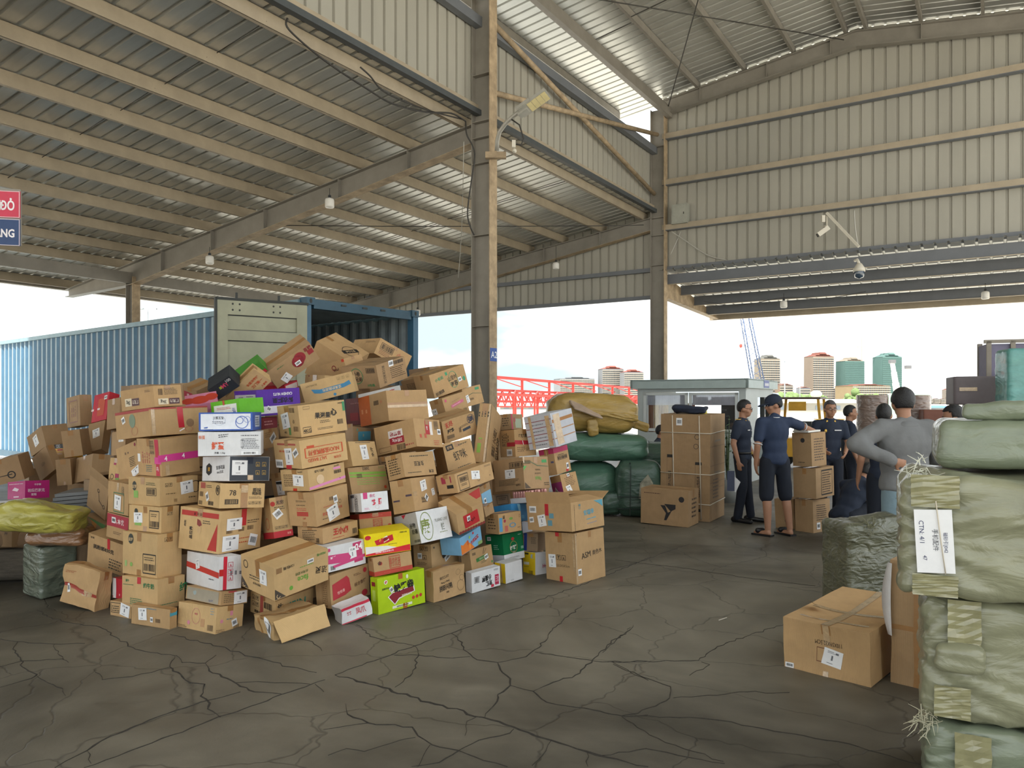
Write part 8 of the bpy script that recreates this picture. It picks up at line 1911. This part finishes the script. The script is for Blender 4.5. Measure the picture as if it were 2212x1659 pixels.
# red and blue lane sign at the left edge
sn = empty('lane_sign', (-3.963, 6.200, 3.124), R(12)); tag(sn, 'red over navy lane sign at the left frame edge', 'sign')
MB().box((-.55, .01, 0), (1.1, .03, .45)).build('back_plate', M_STEEL, sn)
for z, h_, col, s_, th_ in ((.1, .215, '#c63a52', 'ĐỎ', .10), (-.125, .215, '#2f456e', 'VÀNG', .085)):
    MB().box((-.55, -.008, z), (1.1, .008, h_)).build('panel', ink(col), sn)
    for a_, b_ in (((-1.09, -.0135, z + h_ / 2 - .006), (-.004, -.012, z + h_ / 2 - .002)), ((-1.09, -.0135, z - h_ / 2 + .002), (-.004, -.012, z - h_ / 2 + .006)), ((-.008, -.0135, z - h_ / 2), (-.004, -.012, z + h_ / 2))):
        MB().span(a_, b_).build('border_line', ink('#e6d8dc'), sn)
    tv, tf, tw_, tt = text_mesh(s_, .03)
    k = th_ / tt
    MB().add([(-.03 - tw_ * k / 2 * .75 + x * k * .75 - .01, -.0145, z + y * k) for x, y in tv], tf).build('lettering', ink('#e9e4e6'), sn)
MB().tube([(-.6, .03, .2), (-.6, .08, 2.4)], .02, 8).build('hanger', M_STEEL, sn)
MB().tube([(-.2, .03, .2), (-.2, .08, 2.4)], .02, 8).build('hanger', M_STEEL, sn)
# small litter on the floor
st_ = MB().tube([(1.548, 5.750, -0.001), (1.621, 5.800, 0.005)], .004, 5).build('straw', M_PALE); tag(st_, 'thin pale straw lying on the open floor', 'straw'); st_.location.z += .004 

# ------------------------------------------------------------------ people
M_SKIN = mat('skin', '#a97c62', .55, var=.06, scale=9)
M_HAIR = mat('black_hair', '#1b1a1c', .5, var=.3, scale=40, bump=.4, bscale=120)
M_HAIRG = mat('greying_hair', '#4a474a', .6, var=.3, scale=40, bump=.4, bscale=120)
M_NAVY = mat('navy_uniform', '#202a3d', .8, var=.14, scale=8, bump=.1, bscale=60)
M_NAVY2 = mat('navy_polo', '#26344f', .8, var=.12, scale=8, bump=.1, bscale=60)
M_DKTR = mat('dark_trousers', '#191f2c', .85, var=.14, scale=8)
M_GREY = mat('grey_sweatshirt', '#777879', .9, var=.10, scale=5, bump=.25, bscale=18)
M_JEAN = mat('pale_blue_trousers', '#7f95a0', .85, var=.14, scale=6, bump=.15, bscale=30)
M_SHOE = mat('black_shoe', '#18181b', .4)
M_GOLD = mat('gold_badge', '#c7a24c', .35, .6)
M_TRIM = mat('white_trim', '#dcdcde', .7)

class Fig(MB):
    def cap(self, p, q, r0, r1):
        """tapered limb with round ends"""
        p, q = Vector(p), Vector(q)
        self.tube([p, p.lerp(q, .5), q], [r0, (r0 + r1) / 2, r1], 14)
        self.ell(p, (r0,) * 3, n=12, m=8); self.ell(q, (r1,) * 3, n=12, m=8)
        return self
    def chain(self, pts):
        for (p, r0), (q, r1) in zip(pts, pts[1:]):
            self.cap(p, q, r0, r1)
        return self

def grow(f, name, mm, parent, voxel=.011, smooth=5, crumple=0., seed=0.):
    """fuse the overlapping volumes of a figure into one smooth skin"""
    me = f.mesh('tmp', mm)
    o = bpy.data.objects.new('tmp', me); BENCH.collection.objects.link(o)
    md = o.modifiers.new('r', 'REMESH'); md.mode = 'VOXEL'; md.voxel_size = voxel; md.use_smooth_shade = True
    sm = o.modifiers.new('s', 'SMOOTH'); sm.factor = .5; sm.iterations = smooth
    dg = bench_graph()
    out = bpy.data.meshes.new_from_object(o.evaluated_get(dg))
    bpy.data.objects.remove(o); bpy.data.meshes.remove(me)
    out.name = name
    if crumple:
        cos = [v.co.copy() for v in out.vertices]
        nrm = [v.normal.copy() for v in out.vertices]
        flat = []
        for c, nn in zip(cos, nrm):
            d = noise.noise(Vector((c.x * 9 + seed, c.y * 9, c.z * 5 + c.x * 6))) + .6 * noise.noise(Vector((c.x * 20, c.y * 20 + seed, c.z * 11)))
            flat.extend(c + nn * d * crumple)
        out.vertices.foreach_set('co', flat)
    out.polygons.foreach_set('use_smooth', [True] * len(out.polygons))
    if not out.materials:
        out.materials.append(mm)
    return obj(name, out, parent)

def hand(f, w, d, nrm, thumb, s=1., curl=.5):
    """palm, four bent fingers of unequal length and a thumb; nrm points out of the palm"""
    w, d, nrm = Vector(w), Vector(d).normalized(), Vector(nrm)
    nrm = (nrm - d * nrm.dot(d)).normalized()
    side = d.cross(nrm) * thumb
    M = Matrix((side, d, nrm)).transposed()
    f.ell(w + d * .045 * s, (.038 * s, .052 * s, .017 * s), M)
    f.cap(w - d * .02, w + d * .02, .026 * s, .026 * s)
    for k, L_ in enumerate((.068, .076, .070, .054)):
        b = w + d * .085 * s + side * (.027 - .018 * k) * s
        a1 = curl * .6; a2 = curl * 1.5
        d1 = d * math.cos(a1) + nrm * math.sin(a1); d2 = d * math.cos(a2) + nrm * math.sin(a2)
        m1 = b + d1 * L_ * .5 * s
        f.chain([(b - d * .02, .0095 * s), (m1, .0088 * s), (m1 + d2 * L_ * .5 * s, .0075 * s)])
    b = w + d * .03 * s + side * .034 * s
    t1 = b + (d * .75 + side * .65 + nrm * .2).normalized() * .036 * s
    f.chain([(b - side * .012, .012 * s), (t1, .0105 * s), (t1 + (d + nrm * .35 + side * .1).normalized() * .03 * s, .0085 * s)])

def person(label, loc, face, h, pose, shirt, trousers, sleeves=.62, shorts=False, hair=M_HAIR, yaw=0., pitch=0., loose=.012, glasses=False, shoes='shoe', cap=None, features=True, voxel=.011, hairline=.05, fine=False, wide=1.):
    s = h / 1.765
    rz = math.atan2(-face[0], face[1])
    r = empty('person', (loc[0], loc[1], 0), rz)
    tag(r, label, 'person')
    V = lambda p: Vector(p) * s
    J = dict(hipR=(.095, 0, .93), hipL=(-.095, 0, .93), kneeR=(.105, .03, .50), kneeL=(-.105, .03, .50), ankR=(.105, -.03, .085), ankL=(-.105, -.03, .085), toeR=None, toeL=None,
             pel=(0, 0, .98), waist=(0, .0, 1.13), chest=(0, .0, 1.31), shR=(.185, -.01, 1.425), shL=(-.185, -.01, 1.425), neck=(0, 0, 1.46), head=(0, .03, 1.645),
             elR=(.25, -.04, 1.14), elL=(-.25, -.04, 1.14), wrR=(.27, .05, .90), wrL=(-.27, .05, .90), up=(0, 0, 1), hR=None, hL=None, nR=(-1, 0, 0), nL=(1, 0, 0), curl=.5)
    J.update(pose)
    P = {k: V(v) for k, v in J.items() if isinstance(v, tuple) and k not in ('up', 'hR', 'hL', 'nR', 'nL')}
    # torso frame: leans along pelvis -> neck
    ax = (P['neck'] - P['pel']).normalized(); xx = Vector((1, 0, 0)); yy = ax.cross(xx).normalized()
    TM = Matrix((xx, yy, ax)).transposed()
    HM = Matrix.Rotation(yaw, 3, 'Z') @ Matrix.Rotation(pitch, 3, 'X')
    hc = P['head']
    def hp(x, y, z):
        return hc + HM @ (Vector((x, y, z)) * s)
    def torso(f, g=0.):
        f.ell(P['pel'], ((.16 + g) * s * wide, (.115 + g) * s, .13 * s), TM)
        f.ell(P['waist'], ((.15 + g) * s * wide, (.107 + g) * s, .19 * s), TM)
        f.ell(P['chest'], ((.172 + g) * s * wide, (.118 + g) * s, .21 * s), TM)
        f.ell(P['chest'] + ax * .07 * s, ((.165 + g) * s * wide, (.09 + g) * s, .10 * s), TM)
        for k in 'RL':
            f.cap(P['sh' + k] * .9 + P['neck'] * .1 - ax * .01, P['neck'] - ax * .015 * s, (.062 + g) * s, (.055 + g) * s)
    # body
    f = Fig(); torso(f)
    f.cap(P['neck'] - ax * .03 * s, hp(0, -.02, -.06), .058 * s, .054 * s)
    f.ell(hp(0, -.005, .02), (.078 * s * (wide * .6 + .4), .098 * s, .104 * s), HM)
    f.ell(hp(0, .035, -.055), (.056 * s, .062 * s, .066 * s), HM)
    f.ell(hp(0, .07, -.085), (.026 * s, .022 * s, .02 * s), HM)
    f.ell(hp(0, .098, -.018), (.0135 * s, .02 * s, .026 * s), HM)
    for sx in (-1, 1):
        f.ell(hp(.08 * sx, -.008, -.012), (.011 * s, .024 * s, .034 * s), HM)
        f.ell(hp(.045 * sx, .05, -.03), (.028 * s, .03 * s, .028 * s), HM)
    for k, sx in (('R', 1), ('L', -1)):
        f.chain([(P['sh' + k], .056 * s), (P['el' + k], .041 * s), (P['wr' + k], .028 * s)])
        d = (P['wr' + k] - P['el' + k])
        if J['h' + k]:
            d = Vector(J['h' + k])
        hand(f, P['wr' + k], d, J['n' + k], sx * (1 if J.get('th' + k, 1) > 0 else -1), s, J['curl'])
        f.chain([(P['hip' + k], .088 * s), (P['knee' + k], .056 * s), (P['knee' + k].lerp(P['ank' + k], .3) + Vector((0, -.012, 0)), .056 * s), (P['ank' + k], .038 * s)])
        tz = J['toe' + k]
        toe = V(tz) if tz else P['ank' + k] + Vector((.02 * sx, .17, -.055)) * s
        P['toe' + k] = toe
        f.cap(P['ank' + k] + Vector((0, -.02, -.045)) * s, toe, .036 * s, .026 * s)
    grow(f, 'body', M_SKIN, r, .0085 if fine else voxel, 3)
    # hair: cap of hair that leaves the face free
    if hair:
        m = MB(); n, q = 30, 18
        vs_ = []
        for i in range(q + 1):
            th = PI * i / q
            for k in range(n):
                ph = 2 * PI * k / n
                v = Vector((.086 * (wide * .6 + .4) * math.sin(th) * math.cos(ph), .108 * math.sin(th) * math.sin(ph), .113 * math.cos(th)))
                vs_.append(v)
        fs_ = []
        for i in range(q):
            for k in range(n):
                a = (i * n + k, (i + 1) * n + k, (i + 1) * n + (k + 1) % n, i * n + (k + 1) % n)
                c = sum((vs_[t] for t in a), Vector()) / 4
                lim = hairline if c.y > .03 else (-.02 if c.y > -.03 else -.075)
                if c.z > lim:
                    fs_.append(a)
        m.add([hp(v.x, v.y - .010, v.z + .026) + HM @ (noise.noise_vector(v * 40) * .003) for v in vs_], fs_, True)
        ho = m.build('hair', hair, r)
        sd = ho.modifiers.new('thick', 'SOLIDIFY'); sd.thickness = .012; sd.offset = -1
    if features:
        for sx in (-1, 1):
            MB().ell(hp(.033 * sx, .086, .008), (.0135 * s, .006 * s, .006 * s), HM, 10, 6).build('eye', mat('eye_white', '#cfc8c0', .3), r)
            MB().ell(hp(.033 * sx, .0905, .008), (.0055 * s, .003 * s, .0055 * s), HM, 8, 6).build('iris', M_SHOE, r)
            MB().ell(hp(.034 * sx, .09, .029), (.019 * s, .006 * s, .0045 * s), HM, 8, 6).build('eyebrow', M_HAIR, r)
        MB().ell(hp(0, .091, -.062), (.022 * s, .007 * s, .006 * s), HM, 10, 6).build('lips', mat('lips', '#8c5448', .5), r)
    if glasses:
        g = MB()
        for sx in (-1, 1):
            g.tube([hp(.034 * sx + .024 * math.cos(t), .104, .006 + .018 * math.sin(t)) for t in [2 * PI * i / 14 for i in range(15)]], .0022 * s, 5)
            g.tube([hp(.058 * sx, .102, .01), hp(.082 * sx, .0, .008)], .0022 * s, 5)
        g.tube([hp(-.011, .104, .008), hp(.011, .104, .008)], .0022 * s, 5)
        g.build('glasses', M_SHOE, r)
    if cap:
        m = MB(); m.ell(hp(0, -.005, .045), (.09 * s, .112 * s, .092 * s), HM, 20, 12)
        c_ = m.build('cap', cap, r)
        vs_ = []
        for j, yy_ in enumerate((.06, .13, .175)):
            for k in range(9):
                t = -1 + k / 4
                vs_.append(hp(t * (.085, .08, .055)[j], yy_ + .02 * (1 - t * t), .052 - .012 * j - .014 * t * t))
        bo = MB().add(vs_, [(j * 9 + k, j * 9 + k + 1, (j + 1) * 9 + k + 1, (j + 1) * 9 + k) for j in range(2) for k in range(8)], True).build('cap_brim', cap, r)
        sd = bo.modifiers.new('thick', 'SOLIDIFY'); sd.thickness = .006
    # shirt
    f = Fig(); torso(f, loose)
    hem = P['pel'] - ax * .04 * s
    f.ell(hem, ((.162 + loose) * s * wide, (.118 + loose) * s, .075 * s), TM)
    for k in 'RL':
        if sleeves <= 1:
            e = P['sh' + k].lerp(P['el' + k], sleeves)
            f.cap(P['sh' + k], e, (.058 + loose) * s, (.052 + loose) * s)
        else:
            f.chain([(P['sh' + k], (.06 + loose) * s), (P['el' + k], (.047 + loose) * s), (P['el' + k].lerp(P['wr' + k], .93), (.034 + loose * .8) * s)])
    f.cap(P['neck'] - ax * .03 * s, P['neck'] + ax * .035 * s, .066 * s, .064 * s)
    shirt_o = grow(f, 'shirt', shirt, r, .012, 16, .0045 if loose < .02 else .008, h * 7)
    # trousers
    f = Fig()
    f.ell(P['pel'] - ax * .02 * s, (.166 * s * wide, .122 * s, .12 * s), TM)
    for k in 'RL':
        if shorts:
            e = P['hip' + k].lerp(P['knee' + k], 1.0)
            f.cap(P['hip' + k], e, .102 * s, .088 * s)
        else:
            f.chain([(P['hip' + k], .098 * s), (P['knee' + k], .074 * s), (P['ank' + k] + Vector((0, 0, .0)), .062 * s)])
    grow(f, 'trousers', trousers, r, .012, 12, .005, h * 3)
    # shoes or slippers
    for k in 'RL':
        a, t = P['ank' + k], P['toe' + k]
        d = Vector((t.x - a.x, t.y - a.y, 0)).normalized()
        heel = Vector((a.x, a.y, 0)) - d * .06 * s; tip = Vector((t.x, t.y, 0)) + d * .03 * s
        base = min(a.z - .085 * s, t.z - .03 * s)
        f = Fig()
        if shoes == 'shoe':
            f.cap(heel + Vector((0, 0, base + .045 * s)), tip + Vector((0, 0, base + .03 * s)), .043 * s, .032 * s)
            f.cap(a + Vector((0, 0, -.02 * s)), heel + Vector((0, 0, base + .05 * s)), .042 * s, .042 * s)
            grow(f, 'shoe', M_SHOE, r, .010, 3)
        else:
            m = MB(); m.bar(heel + Vector((0, 0, base + .012)), tip + Vector((0, 0, base + .012)), .095, .022); so = m.build('slipper', M_SHOE, r)
            f.cap(a.lerp(t, .62) + Vector((-.03, 0, .01)), a.lerp(t, .62) + Vector((.03, 0, .01)), .034, .034)
            grow(f, 'slipper_strap', M_SHOE, r, .010, 2)
    r['_s'] = s
    return r, P, s, hp, TM

# officer with folder, left of the capped man
r, P, s, hp, TM = person('man in dark uniform with glasses holding a folder, left of the capped man', (3.15, 10.5), (.82, -.57), 1.66,
    dict(elR=(.255, -.05, 1.15), wrR=(.25, .02, .90), hR=(-.1, .1, -1), elL=(-.25, -.02, 1.15), wrL=(-.20, .12, .93), ankR=(.10, -.04, .085), ankL=(-.12, .08, .085)), M_NAVY, M_DKTR, .66, yaw=.25, pitch=-.12, glasses=True)
MB().tube([P['pel'] + TM @ Vector((.172 * math.cos(t), .128 * math.sin(t), .03)) * s for t in [2 * PI * i / 24 for i in range(25)]], .017 * s, 6).build('belt', M_SHOE, r)
MB().box(P['pel'] + Vector((0, .135, .03)) * s, (.05, .016, .035)).build('belt_buckle', M_GOLD, r)
for i in range(4):
    MB().ell(P['chest'] + Vector((.0, .133 + .004 * i, .02 - .085 * i)) * s, (.008,) * 3, n=8, m=6).build('button', M_TRIM, r)
for sx in (-1, 1):
    MB().box(P['sh' + ('R' if sx > 0 else 'L')] + Vector((-.03 * sx, .0, .070)) * s, (.11, .05, .012)).build('epaulette', M_GOLD if sx > 0 else M_NAVY, r)
    MB().box(P['neck'] + Vector((.05 * sx, .06, .0)) * s, (.018, .02, .045)).build('collar_badge', M_GOLD, r)
MB().box(P['chest'] + Vector((.08, .118, .03)) * s, (.07, .012, .014)).build('name_bar', M_TRIM, r)
fd = empty('folder', (2.943, 10.330, 0.684), R(-20)); tag(fd, 'dark blue folder with white sheets in the hand of the left officer', 'folder')
MB().span((-.05, 0, -.24), (.045, .012, .03)).build('cover', mat('folder_blue', '#3c4560', .5), fd)
MB().add([(-.02, .016, .02), (.12, .05, -.12), (.06, .05, -.26), (-.03, .018, -.22)], [(0, 1, 2, 3)]).build('sheet', M_LABEL, fd)

# man in cap, polo and shorts
r, P, s, hp, TM = person('man in cap, navy polo and shorts resting his arm on the cartons', (3.22, 9.42), (-.12, 1), 1.72,
    dict(shR=(.195, .0, 1.43), elR=(.44, .10, 1.36), wrR=(.64, .22, 1.31), hR=(.8, .55, -.25), nR=(0, 0, -1), elL=(-.25, -.05, 1.14), wrL=(-.235, .03, .90), hL=(.1, .12, -1), kneeR=(.15, .02, .5), ankR=(.19, -.02, .085), ankL=(-.10, -.02, .085), kneeL=(-.11, .0, .5),
         toeR=(.13, .16, .03), toeL=(-.2, .12, .03)), M_NAVY2, M_DKTR, .72, True, yaw=1.35, pitch=-.22, shoes='slipper', cap=mat('navy_cap', '#232c3e', .85), loose=.012)
for k in 'RL':
    e = P['sh' + k].lerp(P['el' + k], .72); d = (P['el' + k] - P['sh' + k]).normalized(); o_ = d.orthogonal().normalized(); b_ = d.cross(o_)
    MB().tube([e + d * .066 * s + (o_ * math.cos(t) + b_ * math.sin(t)) * .054 * s for t in [2 * PI * i / 18 for i in range(19)]], .006, 5).build('sleeve_trim', M_TRIM, r)
MB().tube([P['neck'] + Vector((.067 * math.cos(t), .067 * math.sin(t), .036 + .01 * math.sin(t))) * s for t in [2 * PI * i / 18 for i in range(19)]], .006, 5).build('collar_trim', M_TRIM, r)

# officer facing the camera behind the cartons
r, P, s, hp, TM = person('officer with glasses and short greying hair facing forward behind the cartons', (4.36, 10.55), (-.12, -1), 1.655,
    dict(elR=(.25, .02, 1.15), wrR=(.16, .22, 1.06), elL=(-.25, .02, 1.15), wrL=(-.16, .2, 1.02)), M_NAVY, M_DKTR, .66, hair=M_HAIRG, yaw=.1, pitch=-.1, glasses=True, hairline=.062)
for sx in (-1, 1):
    MB().box(P['sh' + ('R' if sx > 0 else 'L')] + Vector((-.03 * sx, .0, .070)) * s, (.11, .05, .012)).build('epaulette', M_GOLD, r)
    MB().box(P['neck'] + Vector((.055 * sx, .066, -.005)) * s, (.02, .02, .05)).build('collar_badge', M_GOLD, r)
MB().box(P['chest'] + Vector((-.08, .13, .03)) * s, (.09, .012, .016)).build('name_bar', M_TRIM, r)
MB().ell(P['chest'] + Vector((.09, .125, .02)) * s, (.02, .01, .025)).build('badge', M_GOLD, r)

# officer in profile
person('young officer in profile looking right, behind the grey sweatshirt man', (4.95, 11.3), (1, -.12), 1.585, {}, M_NAVY, M_DKTR, .66, yaw=-.1)
# crouching man
person('crouching man in dark clothes bending over the goods', (3.86, 8.95), (.86, .5), 1.68,
    dict(pel=(0, 0, .34), waist=(0, .10, .46), chest=(0, .22, .60), neck=(0, .33, .72), shR=(.18, .27, .68), shL=(-.18, .27, .68), head=(0, .46, .83), hipR=(.10, .0, .32), hipL=(-.10, 0, .32),
         kneeR=(.15, .36, .46), kneeL=(-.17, .34, .46), ankR=(.13, .14, .085), ankL=(-.14, .08, .085), elR=(.26, .46, .50), elL=(-.26, .44, .50), wrR=(.14, .62, .34), wrL=(-.12, .62, .34)), M_NAVY, M_DKTR, .8, yaw=0, pitch=-.6, shoes='slipper', features=False)
# man in grey sweatshirt, hand on his back
r, P, s, hp, TM = person('man in grey sweatshirt seen from behind with hand on his hip', (3.27, 6.4), (-.02, 1), 1.745,
    dict(elL=(-.455, -.07, 1.305), wrL=(-.20, -.20, 1.17), hL=(1, .12, -.22), nL=(.1, 1, .1), thL=1, shL=(-.20, -.01, 1.43), shR=(.20, -.01, 1.43), elR=(.32, .05, 1.19), wrR=(.28, .26, 1.10), curl=.75), M_GREY, M_JEAN, 2, yaw=-.25, pitch=-.08, loose=.026, fine=True, wide=1.16)
f = Fig(); f.ell(P['neck'] + Vector((0, -.035, -.01)) * s, (.12 * s, .075 * s, .055 * s)); f.ell(P['neck'] + Vector((0, -.07, -.07)) * s, (.085 * s, .04 * s, .09 * s))
grow(f, 'hood', M_GREY, r, .012, 4, .006)
for x in (-.095, .095):
    MB().box(P['hipL'] * 0 + Vector((x, -.128, .86)) * s, (.10, .006, .004)).build('pocket_seam', mat('seam_blue', '#5f7480', .8), r)
# heads beyond
person('dark haired person hidden right behind the grey sweatshirt man', (3.90, 8.05), (.3, 1), 1.61, {}, M_NAVY, M_DKTR, .66, yaw=-.2, features=False)
person('person with tousled black hair behind the topmost sage bale', (4.05, 7.0), (-.8, .6), 1.60, {}, M_NAVY2, M_DKTR, .66, yaw=.2, pitch=-.2)
person('person with round black hair at right behind the topmost bale', (3.98, 6.1), (.4, .9), 1.585, {}, M_NAVY, M_DKTR, .66, yaw=-.2, pitch=-.2, features=False)
# man sitting before the booth
person('man sitting in front of the booth window, head in profile', (2.68, 14.2), (1, -.2), 1.66,
    dict(pel=(0, 0, .50), waist=(0, .0, .65), chest=(0, .02, .83), neck=(0, .04, .98), shR=(.18, .03, .94), shL=(-.18, .03, .94), head=(0, .08, 1.165), hipR=(.1, .04, .50), hipL=(-.1, .04, .50),
         kneeR=(.12, .44, .50), kneeL=(-.12, .44, .50), ankR=(.12, .42, .085), ankL=(-.12, .42, .085), elR=(.25, .1, .68), elL=(-.25, .1, .68), wrR=(.16, .34, .60), wrL=(-.16, .34, .60)), M_NAVY, M_DKTR, .66)
stl = empty('stool', (2.68, 14.2, 0)); tag(stl, 'low stool under the sitting man', 'stool')
MB().box((0, 0, .385), (.36, .36, .03)).build('seat', mat('stool_red', '#8c4a3c', .5), stl)
for x in (-.14, .14):
    for y in (-.14, .14):
        MB().tube([(x, y, 0), (x, y, .38)], .015, 8).build('leg', M_DARK, stl)

bpy.data.scenes.remove(BENCH)
